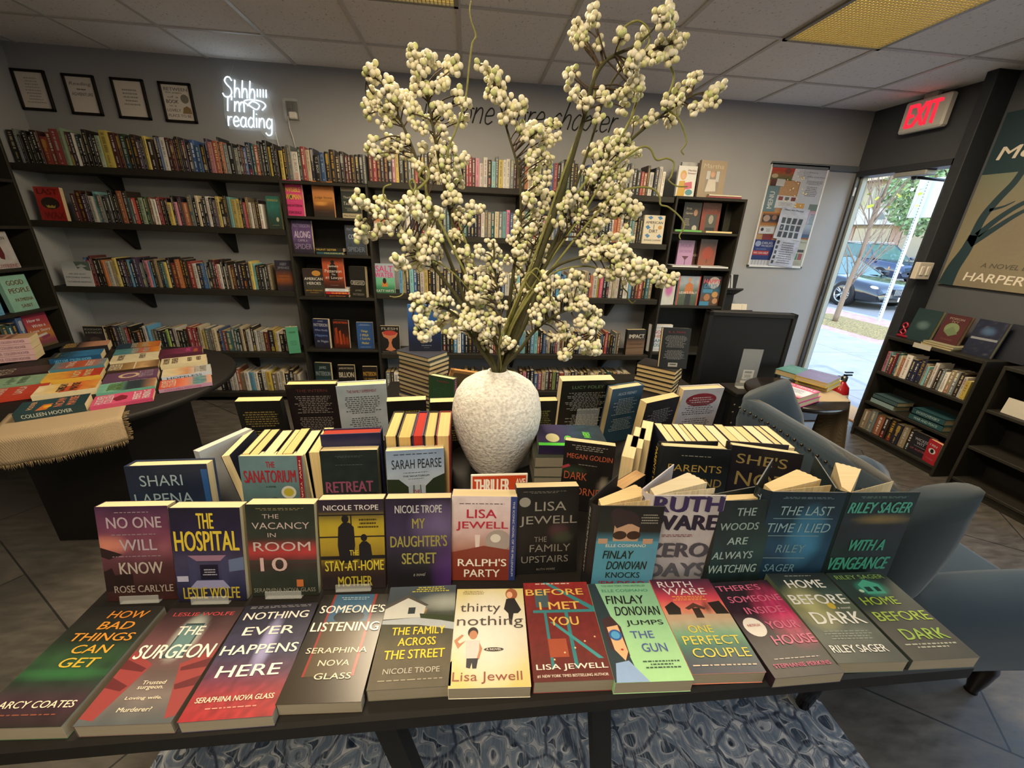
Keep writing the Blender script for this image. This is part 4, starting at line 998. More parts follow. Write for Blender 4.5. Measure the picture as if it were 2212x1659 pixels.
ST2 = [
 ((202, 1096), (361.6, 1093), .21, .026, 'dark purple paperback with pale block title standing at the table end', [('g', ['3a2440', '5c3450', '6e3c56', '7a4858', '5a3440', '42262a', '33201f', '3a1c1c']), ('b', .1, .4, .35, .12, 'c07a6a', 1), ('n', .35, 5), ('P', [(.0, .42), (.3, .5), (.1, .55), (0, .52)], '2a1a1c'), ('P', [(.0, .68), (.12, .64), (.15, .72), (.4, .7), (.4, .85), (0, .9)], '241618'),
   ('~', .5, .06, .7, .02, 1, '8a7a86'), ('T', 'NO ONE', .52, .165, .76, .115, 'a89aa8'), ('~', .5, .29, .66, .02, 1, '8a7a86'), ('T', 'WILL', .54, .40, .52, .115, 'a89aa8'), ('~', .5, .52, .7, .02, 1, '8a7a86'), ('T', 'KNOW', .54, .645, .62, .125, 'a8a09a'), ('T', 'ROSE CARLYLE', .54, .87, .84, .075, '9a8e88')]),
 ((361.6, 1098), (518, 1097), .21, .03, 'navy paperback with tall yellow title above a hospital corridor, standing', [('g', ['1c1a2e', '201c36', '241f3c', '2a2644', '3c3a58', '34365a', '2a2c4c', '201e34']), ('n', .25, 6), ('P', [(.2, .5), (.75, .5), (.66, .56), (.32, .56)], '8a6a84'), ('P', [(.2, .5), (.32, .56), (.32, .76), (.2, .84)], '3a3c60'), ('P', [(.75, .5), (.66, .56), (.66, .76), (.75, .84)], '3a3c60'), ('P', [(.36, .6), (.62, .6), (.62, .76), (.36, .76)], '14142a'), ('P', [(.3, .77), (.68, .77), (.78, .86), (.18, .86)], '8a8cb4'), ('P', [(.02, .72), (.18, .72), (.18, .78), (.02, .78)], 'a8acc8'), ('P', [(.78, .55), (1, .52), (1, .66), (.78, .68)], '5a6a90'),
   ('T', 'THE', .5, .135, .24, .16, 'c8b43c'), ('T', 'HOSPITAL', .5, .345, .92, .21, 'c8b43c'), ('~', .5, .68, .22, .08, 3, 'a8a8bc'), ('T', 'LESLIE WOLFE', .5, .905, .82, .125, 'b0a03c')]),
 ((527.5, 1090.4), (679, 1089.6), .21, .03, 'dark green paperback with a red motel horizon and spaced pink-grey title, standing', [('g', ['1f2723', '232b26', '28302b', '2a2f2a', 'a8383a', '3c2a2a', '2a302b', '2c322c', '262c26']), ('n', .2, 6), ('P', [(0, .6), (1, .6), (1, .64), (0, .64)], '3a3430'), ('P', [(.68, .82), (.78, .82), (.78, .9), (.68, .9)], 'b86a3a'),
   ('~', .5, .05, .8, .03, 2, '7a7250'), ('T', 'THE', .36, .125, .24, .045, 'a89c9c', 0, 0), ('T', 'VACANCY', .5, .225, .84, .07, 'b0a2a2', 0, 0), ('T', 'IN', .36, .325, .12, .045, 'a89c9c', 0, 0), ('T', 'ROOM', .5, .45, .84, .1, 'b8a8a8', 0, .004), ('T', '10', .36, .645, .4, .15, 'c0a6a6', 0, .004), ('T', 'SERAPHINA NOVA GLASS', .5, .93, .92, .045, '8a8a80', 0, 0)]),
 ((685, 1081), (829, 1078.5), .21, .028, 'paperback with two black silhouettes before a yellow window, standing', [('g', ['241c2c', '2a2230', '9a8a28', 'a8942a', '9c8628', '85701f', '3a2c20', '2a2024', '2c2426']), ('n', .15, 6), ('P', [(0, .16), (1, .16), (1, .175), (0, .175)], '1a1716'), ('P', [(.48, .16), (.5, .16), (.5, .65), (.48, .65)], '1a1716'), ('P', [(0, .4), (1, .4), (1, .415), (0, .415)], '1a1716'), ('P', [(0, .62), (1, .62), (1, .66), (0, .66)], '1a1716'),
   ('C', .40, .21, .055, .045, '15141a'), ('P', [(.29, .3), (.36, .25), (.46, .25), (.53, .3), (.54, .5), (.5, .7), (.3, .7), (.27, .5)], '15141a'), ('C', .68, .42, .05, .04, '15141a'), ('P', [(.6, .5), (.65, .46), (.72, .46), (.78, .5), (.8, .62), (.76, .72), (.6, .72)], '15141a'),
   ('T', 'NICOLE TROPE', .5, .085, .84, .055, 'd0ccd0', 0, .006), ('~', .75, .26, .32, .12, 3, '33290f'), ('T', 'THE', .52, .585, .14, .06, 'c2b43c'), ('T', 'STAY-AT-HOME', .52, .73, .92, .115, 'c2b43c'), ('T', 'MOTHER', .52, .91, .54, .115, 'b0a236')]),
 ((831, 1078.5), (975, 1076), .21, .028, 'dark violet paperback with a shadowed face and gold-grey title, standing', [('g', ['201a2c', '2a2340', '332a4c', '2e2842', '221f2c', '1c1b22', '1c1b20']), ('b', .8, .3, .5, .3, '5c5078', 1), ('b', .95, .8, .3, .4, '4a2c6a', 1), ('n', .25, 4),
   ('T', 'NICOLE TROPE', .5, .115, .72, .085, 'b0b2b8'), ('T', 'MY', .5, .275, .2, .11, '8f8a48'), ('T', 'DAUGHTER\u2019S', .5, .475, .88, .125, '8f8a48'), ('T', 'SECRET', .5, .67, .54, .125, '94904e'), ('T', 'a novel', .5, .855, .18, .04, '9a9a94', .2, 0)]),
 ((975, 1072), (1119, 1073.6), .205, .038, 'pale pink paperback with red author name and a mirror ball, standing', [('g', ['cfc4cc', 'cbbcc2', 'c6b0b4', 'bfa4a6', 'a88078', '8a4a38', '7a3428', '6c2c24']), ('n', .12, 7), ('C', .72, .52, .2, .13, '9a8f8c'), ('C', .68, .49, .08, .05, 'd0cac6'), ('P', [(.36, .45), (.44, .45), (.43, .6), (.37, .6)], 'd4c4c4'), ('n', .1, 9), ('P', [(0, .66), (.5, .58), (1, .64), (1, 1), (0, 1)], '7a3226'), ('P', [(.9, 0), (1, 0), (1, 1), (.9, 1)], '2c3c7a'),
   ('T', 'THE ICONIC NOVEL OF THE MILLENNIUM', .95, .5, 1.25, .022, 'c8c8d0', 0, 0, -1.5708), ('~', .46, .085, .8, .018, 1, '5a4a50'), ('T', 'LISA', .46, .20, .46, .10, 'a8203e'), ('T', 'JEWELL', .47, .345, .8, .105, 'a8203e'), ('T', "RALPH'S", .48, .78, .76, .09, WH), ('T', 'PARTY', .48, .91, .56, .09, WH)]),
 ((1114.5, 1054.6), (1253, 1051), .215, .030, 'black paperback with dull silver serif title and faint roses, standing', [('g', ['161516', '1b1a1a', '1c1b1a', '191818', '161515']), ('n', .4, 5), ('b', .68, .5, .2, .1, '4a3038', 1), ('b', .75, .58, .2, .08, '3a4034', 1),
   ('~', .45, .055, .7, .03, 2, '6a6864'), ('C', .14, .165, .09, .055, '8a8a86'), ('T', 'LISA', .55, .215, .5, .105, '8c8a86', 0, 0), ('T', 'JEWELL', .52, .385, .92, .12, '8c8a86', 0, 0), ('T', 'THE', .4, .595, .2, .06, '7a7874', 0, -.006), ('T', 'FAMILY', .56, .70, .66, .085, '7a7874', 0, -.006), ('T', 'UPSTAIRS', .48, .83, .76, .08, '7a7874', 0, -.006), ('T', 'RUTH WARE', .5, .95, .3, .025, '7a7874', 0, 0)]),
]
for A, B, h, t, lab, ops in ST2:
    M, w = top_place(A, B, ZT, h, R12)
    book(M, w * .985, h, t, ops, lab, GS, res=150)
GO = 'jacketed hardbacks standing half open on the vase table'
OP2 = [
 ((1294.6, 1093.7), (1438.6, 1095), .222, .030, (.62, .85), '1b1b1e', ('FINLAY DONOVAN KNOCKS', 'b8b8b0'), 'e3d0a6', 'half-open hardback with a woman in sunglasses peeking over a blue panel', [('g', ['1b1a1d', '201d20', '231f21', '4a88a8', '5a9ec0', '5ea2c4', '5a9cbe', '4c8cb0']), ('P', [(0, .40), (1, .40), (1, 1), (0, 1)], '5596b6'),
   ('C', .42, .16, .22, .11, '33222a'), ('C', .30, .09, .12, .07, '33222a'), ('P', [(.26, .2), (.66, .2), (.66, .4), (.26, .4)], 'c09880'), ('P', [(.24, .2), (.46, .14), (.68, .2), (.66, .24), (.5, .19), (.3, .25)], '33222a'), ('C', .36, .33, .11, .05, '3a1e1c'), ('C', .58, .33, .11, .05, '3a1e1c'), ('P', [(.03, .37), (.18, .37), (.18, .43), (.03, .43)], 'c09880'), ('P', [(.74, .37), (.9, .37), (.9, .43), (.74, .43)], 'c09880'), ('~', .8, .14, .28, .12, 4, '9a9890'),
   ('T', 'ELLE COSIMANO', .48, .45, .64, .035, WH, 0, .004), ('T', 'FINLAY', .38, .56, .48, .095, '15181b', .1), ('T', 'DONOVAN', .54, .69, .64, .1, '15181b', .1), ('T', 'KNOCKS', .5, .81, .56, .07, '1b2226'), ('T', "'EM DEAD", .5, .915, .76, .06, 'a8303c')]),
 ((1411, 1071), (1572, 1071), .232, .032, (.60, .74), 'b8b4bc', ('RUTH WARE', '2a2430'), 'ded8c4', 'half-open white hardback with huge purple-black lettering', [('g', ['b4b0b8', 'bab6bd', 'b8b4ba', 'a8a6ae', '8e8e98']), ('n', .25, 4),
   ('T', 'RUTH', .5, .095, .98, .165, '3a2e5a', 0, .05), ('T', 'WARE', .48, .30, .98, .165, '262336', 0, .05), ('~', .42, .45, .6, .035, 2, '7a3a44'), ('T', 'ZERO', .46, .62, .92, .165, '4a4c58', 0, .05), ('T', 'DAYS', .5, .86, .92, .165, '5a5c68', 0, .05)]),
 ((1556, 1083), (1678, 1080), .218, .028, (.16, .24), '1b2224', None, 'd8c8a0', 'dark forest green hardback with rough pale title, slightly open', [('g', ['1c2527', '1f2c2e', '203436', '1f3c40', '1d3638', '182426']), ('n', .4, 7, .3),
   ('T', 'THE', .5, .13, .36, .09, '8fa8a8', .05), ('T', 'WOODS', .42, .30, .72, .085, '8fa8a8', .05), ('T', 'ARE', .44, .475, .38, .085, '9ab4b4', .05), ('T', 'ALWAYS', .4, .65, .76, .09, '9ab4b4', .1), ('T', 'WATCHING', .44, .82, .92, .1, '9ab4b4', .1)]),
 ((1667.5, 1063), (1833, 1065), .240, .036, (.58, .80), '15222e', ('THE LAST TIME', '8aa0ac'), 'e0cfa6', 'half-open navy hardback with a drowned face and thin ruled lettering', [('g', ['15242e', '1a2c3a', '1c3a52', '1d4464', '1a3c58', '15293a']), ('b', .62, .5, .3, .4, '3f7ea8', 1), ('n', .3, 4),
   ('~', .5, .06, .7, .025, 2, '6a8290'), ('T', 'THE LAST', .52, .2, .72, .1, '8cacb8', .1, 0), ('P', [(.1, .285), (.92, .285), (.92, .292), (.1, .292)], '7a98a6'), ('T', 'TIME I LIED', .48, .39, .88, .1, '86a8b6', .1, 0), ('P', [(.05, .48), (.8, .48), (.8, .487), (.05, .487)], '7a98a6'), ('T', 'RILEY', .46, .63, .4, .09, '6f94a4', .1, 0), ('P', [(0, .74), (.7, .74), (.7, .747), (0, .747)], '7a98a6'), ('T', 'SAGER', .38, .86, .44, .09, '6f94a4', .1, 0)]),
 ((1837, 1065), (1990.6, 1064), .238, .030, (.95, 1.12), '15262b', None, 'ddd0b0', 'half-open dark teal hardback with bold green-blue slanted title at the table end', [('g', ['16292c', '1a2a2e', '23262a', '1e2a2c', '18282a', '152427']), ('b', .6, .3, .5, .06, '7a6a40', 1), ('n', .3, 5),
   ('~', .5, .05, .8, .025, 2, '6a8886'), ('T', 'RILEY SAGER', .5, .165, .92, .12, '4aa090', .15, .02), ('T', 'WITH A', .5, .60, .56, .13, '3f9a84', .15, .02), ('T', 'VENGEANCE', .46, .82, .92, .15, '3f9a84', .15, .02)]),
]
for A, B, h, t, op, bc, sp, ed, lab, ops in OP2:
    M, w = top_place(A, B, ZT, h, .10 if op[0] < .3 else .05)
    book(M, w * .97, h, t, ops, lab, GO, hb=True, base=bc, spine=sp, edge=ed, open_=op, res=130)
G3 = 'novels standing in the third row of the vase table'
R8 = math.radians(8)
ST3 = [
 ((265.6, 1008.5), (446, 1003), .24, .035, True, None, '1c2c4a', 'thick navy hardback with a pale blue sans-serif name, leaning behind the purple paperback', [('g', ['1a2236', '1c263a', '1d2a44', '1e3050', '1c3456']), ('n', .2, 4), ('T', 'SHARI', .42, .15, .52, .11, '8ea4ae', 0, -.004), ('T', 'LAPENA', .42, .335, .72, .11, '88a0ac', 0, -.004), ('~', .45, .445, .7, .02, 1, '5a6a78'), ('T', 'NEXT DOOR', .55, .49, .4, .03, '6a7a88'), ('P', [(.92, .05), (1, .05), (1, 1), (.95, 1)], '27508a')]),
 ((513.4, 986), (654, 984.8), .208, .03, False, None, '5a6e74', 'grey-teal paperback with red title and a round sun sticker, standing', [('g', ['64808a', '668590', '5a7a80', '50696e', '48605f', '3a4e4c']), ('n', .15, 5), ('P', [(.91, 0), (.985, 0), (.985, 1), (.91, 1)], '8a1f2c'), ('T', 'NEW YORK TIMES', .948, .5, 1.2, .02, CR, 0, 0, -1.5708), ('T', 'THE', .48, .11, .14, .075, 'a02c38'), ('T', 'SANATORIUM', .46, .265, .82, .16, '9c2834'), ('T', 'A NOVEL', .46, .40, .16, .02, '2a3434'), ('C', .73, .48, .12, .085, 'c9c8c0'), ('C', .73, .48, .08, .055, 'b0a838'), ('P', [(0, .64), (.3, .58), (.5, .54), (.7, .6), (.9, .64), (.9, 1), (0, 1)], '3a4a4a'), ('C', .15, .62, .09, .05, '1a1f20')]),
 ((689, 975), (815.5, 972), .21, .03, False, None, '232b2c', 'black-green paperback with a rosy beach-lettered title, standing under the blue jacket', [('g', ['1c2526', '1e2a2a', '202c2c', '222a2a', '2a2226', '2c1f24']), ('n', .3, 6), ('~', .5, .08, .6, .03, 2, '4a5654'), ('~', .5, .19, .6, .015, 1, '5a6260'), ('P', [(.05, .6), (.95, .57), (.95, .61), (.05, .64)], '181516'), ('T', 'RETREAT', .48, .485, .84, .145, '8a4a68', 0, .02)]),
 ((831.7, 975.6), (959.7, 968.6), .21, .028, False, None, '8a98ac', 'misty blue paperback with slim black author name above a waterfall, standing', [('g', ['7f94b4', '93a6c2', 'a6b6cc', 'a8b6c8', '6a7a80', '38463c', '2c3830']), ('n', .12, 5), ('P', [(0, .38), (.2, .39), (.36, .5), (.36, 1), (0, 1)], '26321f'), ('P', [(1, .34), (.8, .4), (.66, .5), (.66, 1), (1, 1)], '24301f'), ('P', [(.38, .48), (.64, .48), (.7, 1), (.34, 1)], 'a0adbc'), ('P', [(.44, .48), (.47, .48), (.46, 1), (.41, 1)], '5a6878'), ('P', [(.56, .48), (.58, .48), (.62, 1), (.58, 1)], '5a6878'),
   ('~', .5, .055, .9, .025, 1, '3a4250'), ('T', 'SARAH PEARSE', .52, .185, .86, .125, '222830', 0, -.004), ('~', .5, .305, .5, .016, 1, '4a5260'), ('T', 'THE SANATORIUM', .5, .35, .46, .022, '3a4250'), ('~', .5, .39, .4, .016, 1, '5a6270'), ('T', 'THE', .5, .57, .12, .05, '8a2c38')]),
 ((1219.8, 951), (1331.7, 965), .21, .028, False, None, '141213', 'black paperback with coral author name and dark fronds, leaning on the flat pile', [('g', ['161213', '191516', '171616', '141414', '131213']), ('n', .4, 6), ('b', .2, .42, .35, .08, '2a3a2c', 1), ('P', [(0, .37), (.12, .33), (.16, .36), (.0, .41)], 'a83a4a'), ('b', .85, .6, .12, .16, '8a8478', 1), ('~', .5, .08, .86, .08, 3, '8a8680'), ('T', 'MEGAN GOLDIN', .52, .205, .9, .07, 'b0583c', 0, .006), ('~', .5, .32, .5, .02, 1, '8a8680'), ('T', 'DARK', .28, .49, .46, .11, 'b0583c', 0, 0), ('T', 'CORNERS', .58, .71, .8, .11, 'b0583c', 0, 0)]),
 ((1433, 964), (1581.6, 972.8), .235, .034, True, (.10, .17), '10161c', 'black jacketed hardback with worn gold title, standing beside its twin-sized neighbour', [('g', ['11161b', '12181d', '1a2430', '2a3440', '1c2226', '14181b']), ('n', .3, 6), ('~', .5, .1, .7, .02, 1, '8a8a84'), ('T', 'PARENTS', .5, .25, .8, .085, 'a88f4c', 0, 0), ('T', 'WEEKEND', .5, .42, .86, .1, '94804a', 0, 0)]),
 ((1581.6, 962), (1738, 983), .238, .034, True, (.08, .2), '16141c', 'black jacketed hardback with large ochre sans-serif title, nearest the blue chair', [('g', ['17151c', '1b1924', '1d1a28', '1a1820', '171519']), ('n', .3, 6), ('T', "SHE'S", .45, .14, .72, .12, '8f8052', 0, .004), ('T', 'NOT', .5, .38, .74, .17, '8f8052', 0, .004), ('T', 'SORRY', .46, .64, .9, .15, '857748', 0, .004)]),
]
for A, B, h, t, hb, op, bc, lab, ops in ST3:
    M, w = top_place(A, B, ZT, h, R8)
    book(M, w * .985, h, t, ops, lab, G3, hb=hb, base=bc, open_=op, res=120, spine=('PARENTS WEEKEND', 'c9a83c') if 'worn gold' in lab else None, edge='e6d8b4')
# ------------------------------------------------------------------ the long vase table and what stands on it
TB = lin('171514')
t = thing('display_table', 'long black display table carrying the vase and rows of novels', 'table', TR(1.98, -2.86, 0))
x0, x1, y0, y1 = 1.10, 2.87, -3.345, -2.30
MB().box(x0 - 1.98, x1 - 1.98, y0 + 2.86, y1 + 2.86, ZT - .04, ZT - .0008, TB, b=.006).build('table_top', MT['black_laminate'], t)
m = MB().box(x0 + .06 - 1.98, x1 - .06 - 1.98, y0 + .06 + 2.86, y0 + .085 + 2.86, ZT - .10, ZT - .04, TB)
m.box(x0 + .06 - 1.98, x1 - .06 - 1.98, y1 - .085 + 2.86, y1 - .06 + 2.86, ZT - .10, ZT - .04, TB)
m.build('apron', MT['black_laminate'], t)
for xa, xb, yy in ((1.70, 1.84, -3.26), (2.135, 2.235, -3.26), (1.70, 1.84, -2.4), (2.135, 2.235, -2.4)):
    m = MB(); w = .02
    V = [(xa - 1.98 + sx * w, yy + 2.86 + sy * w, ZT - .04) for sx, sy in ((-1, -1), (1, -1), (1, 1), (-1, 1))] + [(xb - 1.98 + sx * w, yy + 2.86 + sy * w, 0) for sx, sy in ((-1, -1), (1, -1), (1, 1), (-1, 1))]
    m.add(V, [(0, 1, 2, 3), (7, 6, 5, 4)] + [(i + 4, (i + 1) % 4 + 4, (i + 1) % 4, i) for i in range(4)], TB); m.build('leg', MT['black_laminate'], t)
def burlap_sheet(name, label, P, fr_edges=True):
    """P: rows of points"""
    m = MB(); nu, nv = len(P[0]) - 1, len(P) - 1
    V = [p for r in P for p in r]
    m.add(V, [(j * (nu + 1) + i, j * (nu + 1) + i + 1, (j + 1) * (nu + 1) + i + 1, (j + 1) * (nu + 1) + i) for j in range(nv) for i in range(nu)], (1, 1, 1), 0, True)
    o = tag(m.build(name, MT['burlap']), label, 'table runner')
    so = o.modifiers.new('thickness', 'SOLIDIFY'); so.thickness = .0015; so.offset = 1
    return o
def fringe(root, pts, d, n, seed=3):
    m = MB(); rg = random.Random(seed)
    for k in range(n):
        u = (k + rg.random() * .6) / n * (len(pts) - 1); i = min(int(u), len(pts) - 2)
        p = Vector(pts[i]).lerp(Vector(pts[i + 1]), u - i); q = Vector(d(p)) * rg.uniform(.6, 1.2) + Vector((rg.uniform(-1, 1), rg.uniform(-1, 1), 0)) * .003
        m.tube([p, p + q * .5 + Vector((rg.uniform(-1, 1), 0, rg.uniform(-1, 1))) * .001, p + q], .0007, 3, lin('b09a72'))
    m.build('fringe', MT['matte_print'], root)
P = [[(x, y, ZT + .0012 + .0012 * math.sin(x * 40 + y * 20)) for x in [1.72 + .61 * i / 24 for i in range(25)]] for y in [-2.82 + .38 * j / 12 for j in range(13)]]
br = burlap_sheet('table_runner', 'beige burlap runner lying under the vase on the long table', P)
fringe(br, [p for p in [P[0][i] for i in range(25)]], lambda p: (0, -.018, 0), 90)
fringe(br, [P[j][24] for j in range(13)], lambda p: (.018, 0, 0), 50)
tag(MB().lathe([(.0, ZT + .003), (.165, ZT + .003), (.172, ZT + .008), (.172, ZT + .022), (.165, ZT + .028), (0, ZT + .028)], 48, lin('141312'), T=TR(1.969, -2.63, 0)).build('vase_stand', MT['black_laminate']), 'round black stand under the white vase', 'stand')
VX, VY, VZ = 1.969, -2.64, ZT + .029
prof = [(.0, 0), (.072, 0), (.080, .006), (.086, .02), (.098, .045), (.110, .075), (.1235, .11), (.134, .15), (.1385, .185), (.1385, .20), (.135, .23), (.126, .262), (.108, .288), (.080, .307), (.055, .316), (.038, .320), (.032, .325), (.031, .331), (.028, .333), (.024, .331), (.024, .30), (.05, .28), (.0, .27)]
vs = tag(MB().lathe(prof, 64, (1, 1, 1), cap=False).build('vase', MT['vase_stucco'], None, TR(VX, VY, VZ)), 'rounded white textured vase at the middle of the book table', 'vase')

# sign in front of the vase
A, B = PY(1017, 1033, -2.86), PY(1142, 1033, -2.86)
s_ = thing('section_sign', 'orange-red THRILLER street-style sign propped below the vase', 'sign', TR((A.x + B.x) / 2, -2.86, ZT + .001) @ RX(-.12))
sw, sh = B.x - A.x, A.z - ZT
m = MB().box(-sw / 2, sw / 2, 0, .006, 0, sh, lin('d8d2c8'), b=.002); m.box(-sw / 2 + .005, sw / 2 - .005, -.0008, .003, .005, sh - .005, lin('b8421f'))
put_text(m, 'THRILLER', -.02, sh - .034, sw * .62, .040, lin('e8e2d8'), -.0012, 0, 0, .02); put_text(m, 'AVE', sw * .37, sh - .024, sw * .17, .02, lin('e8e2d8'), -.0012, 0, 0, .01)
m.build('sign_plate', MT['printed_paper'], s_)
MB().box(-.03, .03, .006, .05, 0, .004, lin('c8c2b8')).build('foot', MT['printed_paper'], s_)

# paperbacks packed side by side with their page edges to the front
def packed(A, B, h, d, ws, label, group, seed, hb=False, edges=None, tilt=0.0, cols=None, zb=ZT):
    rg = random.Random(seed); zt = zb + h
    a, b = PZ(*A, zt), PZ(*B, zt); L = (b - a).length; yaw = math.atan2(b.y - a.y, b.x - a.x)
    tot = sum(ws); s = 0
    for i, w in enumerate(ws):
        k = w / tot * L
        c = a.lerp(b, (s + w / 2) / tot); s += w
        hh = h * rg.uniform(.975, 1.0); col = (cols or ['1a1d2c', '23262a', '2c2830', '3a2a26', '262a38', '1c1c1e'])[i % (len(cols) if cols else 6)]
        lean = tilt * (1 if i < 1 else rg.uniform(-.1, .3)) 
        M = TR(c.x, c.y, zb + .0006) @ RZ(yaw) @ TR(0, rg.uniform(0, .006), 0) @ RY(lean) @ RZ(math.pi / 2)
        # local: thickness along x after the turn; front cover towards -x
        book_block(M, d * rg.uniform(.97, 1.02), hh, k * .94, col, (edges or ['e8dcb8', 'e2cf9e', 'dcc68e'])[i % (len(edges) if edges else 3)], label(i), group, hb)
def book_block(M, w, h, t, col, edge, label, group, hb=False):
    """closed book whose thickness runs along local y (0..t centred), width along x with the spine at +x"""
    root = thing('hardback_book' if hb else 'paperback_book', label, 'book', M, group)
    tb = .0028 if hb else .0009; e = .0035 if hb else .0006; c = lin(col)
    m = MB(); m.box(-w * 0, w, -t / 2, -t / 2 + tb, 0, h, c); m.box(0, w, t / 2 - tb, t / 2, 0, h, c); m.box(w - tb, w, -t / 2, t / 2, 0, h, c)
    m.build('cover', MT['printed_paper'], root)
    p = MB(); p.box(e, w - tb, -t / 2 + tb, t / 2 - tb, e, h - e, lin(edge), b=.0004); p.build('pages', MT['page_edges'], root)
    return root
GP = 'paperbacks packed with their page edges forward'
packed((504, 983), (690, 977), .208, .135, [24, 20, 26, 30, 26, 28, 30, 30], lambda i: ordinal(i + 1) + ' cream-edged paperback of the packed block behind the grey-teal novel', GP, 5, tilt=-.16)
packed((828, 943), (972, 941), .236, .155, [28, 32, 26, 26, 32], lambda i: ordinal(i + 1) + ' hardback of the packed five beside the vase' + (', with red sprayed edges' if i == 2 else ''), 'hardbacks packed beside the vase', 6, True, ['d9c18a', 'd2b67a', 'b03028', 'd6bd84', 'd9c290'], 0, ['17161a', '2a2622', '1c1a4a', '1a1a1c', '7a1f26'])
packed((1446, 958), (1720, 968), .208, .135, [20, 24, 17, 12, 26, 26, 26, 23, 25, 25, 28, 16, 22], lambda i: ordinal(i + 1) + ' pale-edged paperback of the long packed row near the chair', GP, 7, False, ['ead9b4', 'e6d2a4', 'e9dcc0', 'e0cda0'])
# three pale paperbacks stepping back beside the leaning black novel, and a dark one
for i, (px, py) in enumerate(((1356, 988), (1374, 967), (1392, 950))):
    p = PZ(px, py, ZT + .205)
    book_block(TR(p.x, p.y, ZT + .0006) @ RZ(math.radians(62)), .135, .205, .033, '8f8a7a', 'e6d8b4', ['nearest', 'middle', 'farthest'][i] + ' of three pale paperbacks stepping back beside the leaning black novel', 'pale paperbacks stepping back')
p = PZ(1384, 1022, ZT + .165)
book_block(TR(p.x, p.y, ZT + .0006) @ RZ(math.radians(215)), .105, .168, .032, '1c1a1c', 'c8a880', 'small dark paperback standing before the worn-gold hardback', GP)
# flat pile under the leaning black novel
a, b = PZ(1176, 1040, ZT + .02), PZ(1346, 1040, ZT + .02)
for k in range(4):
    M = TR(2.185, -2.70, ZT + .0006 + k * .0345) @ RZ(-.10 + .02 * (k % 2)) @ TR(.104, -.06, .034) @ RY(-math.pi / 2) @ RX(-math.pi / 2)
    M = TR(2.185, -2.72, ZT + .0008 + k * .0348) @ RZ(math.radians(84) + .03 * (k % 2)) @ TR(-.065, .104, .034) @ RX(math.pi / 2) @ TR(0, .017, 0)
    book_block(TR(2.18, -2.76, ZT + .018 + k * .0348) @ RZ(math.radians(86 + 2 * (k % 2))) @ TR(-.02, .104, 0) @ RX(math.pi / 2), .135, .208, .0342, '3a4038', '8e8c86', ['lowest', 'second', 'third', 'topmost'][k] + ' flat grey-edged novel of the pile under the leaning black novel', 'flat pile of grey-edged novels')
M = TR(2.195, -2.70, ZT + 4 * .0348 + .031) @ RZ(math.radians(90 - 4)) @ TR(0, -.104, 0) @ RX(-math.pi / 2)
book(M, .135, .208, .03, [('g', ['241c3c', '2c2450', '1e3a4a', '1c2a34']), ('n', .6, 6), ('C', .35, .22, .2, .1, 'b8b48a'), ('C', .3, .45, .16, .06, '5fc44a'), ('P', [(0, 0), (.12, 0), (.12, 1), (0, 1)], '4fc43a'), ('T', 'AVERY', .5, .74, .3, .1, '6fd04a')], 'purple and bright green novel lying on top of the flat grey pile', None, edge='8e8c86')

# backs of the books that face the other side of the table
def blurb(dark, light, n=14, head=None, hc=None):
    o = [('g', dark), ('n', .15, 5)]
    if head: o.append(('T', head, .5, .10, .6, .045, hc or light, 0, 0))
    o += [('~', .5, .33, .8, .3, int(n * .6), light), ('~', .5, .66, .76, .24, int(n * .45), light)]
    return o
G4 = 'novels on the far edge of the table showing their backs'
R4 = [
 ((505, 868), (605, 866), .207, .03, False, 'short black paperback seen from behind at the far table corner', blurb(['151514', '191918'], '8a7a48', 12), 'e6d4a0'),
 ((613, 832), (727, 830), .238, .034, True, 'dark maroon-black hardback seen from behind, text blurb in grey', blurb(['1d1517', '221a1c', '1a1516'], '8a8484', 18, 'THE INTERN', '6a3a3a'), 'e0cd98'),
 ((724, 835), (834, 829), .238, .034, True, 'pale blue hardback seen from behind with red heading', blurb(['a8b6c4', 'b4c0cc', 'aab6c4'], '5a6068', 16, 'THE FAMILY EXPERIMENT', '8a2a34'), 'e4d4a4'),
 ((834, 868), (921, 864), .207, .03, False, 'black paperback with gold heading seen from behind, nearer the vase', blurb(['161616', '1a1a19'], '8f8436', 12), 'ddcfa4'),
 ((928, 870), (1010, 867), .207, .03, False, 'black paperback seen from behind, half hidden by the vase', blurb(['161616', '1a1a19'], '8f8436', 12), 'ddcfa4'),
 ((1130, 868), (1206, 866), .207, .03, False, 'black paperback seen from behind just past the vase', blurb(['161616', '181a19'], '8f8a4a', 14), 'd6c79c'),
 ((1214, 824), (1330, 821), .26, .045, False, 'tall thick black novel seen from behind with a barcode', blurb(['111312', '151716', '131414'], 'a8a8a4', 20, 'LUCY FOLEY', '7a9a70') + [('P', [(.2, .84), (.86, .84), (.86, .93), (.2, .93)], 'b8b4a6'), ('~', .6, .885, .3, .06, 2, '222222')], 'e6dcc0'),
 ((1324, 842), (1392, 832), .238, .034, True, 'steel blue hardback seen from behind with white heading', blurb(['3a5a74', '2f5068', '34566e'], 'a8bcc8', 18, 'ALICE FEENEY', 'c0ccd4'), 'e0d4b0'),
 ((1397, 872), (1470, 856), .207, .034, False, 'dark plum paperback angled away on the far table edge', blurb(['1d181e', '211c22'], '8a848a', 14), 'dccca0'),
 ((1477, 843), (1566, 838), .232, .034, True, 'white hardback seen from behind with a torn red splash', blurb(['b8b6bc', 'c0bec4', 'b0aeb6'], '6a666c', 14) + [('C', .5, .2, .38, .12, '8a2230'), ('~', .5, .2, .6, .12, 3, 'd8c8c8')], 'd8c8a4'),
]
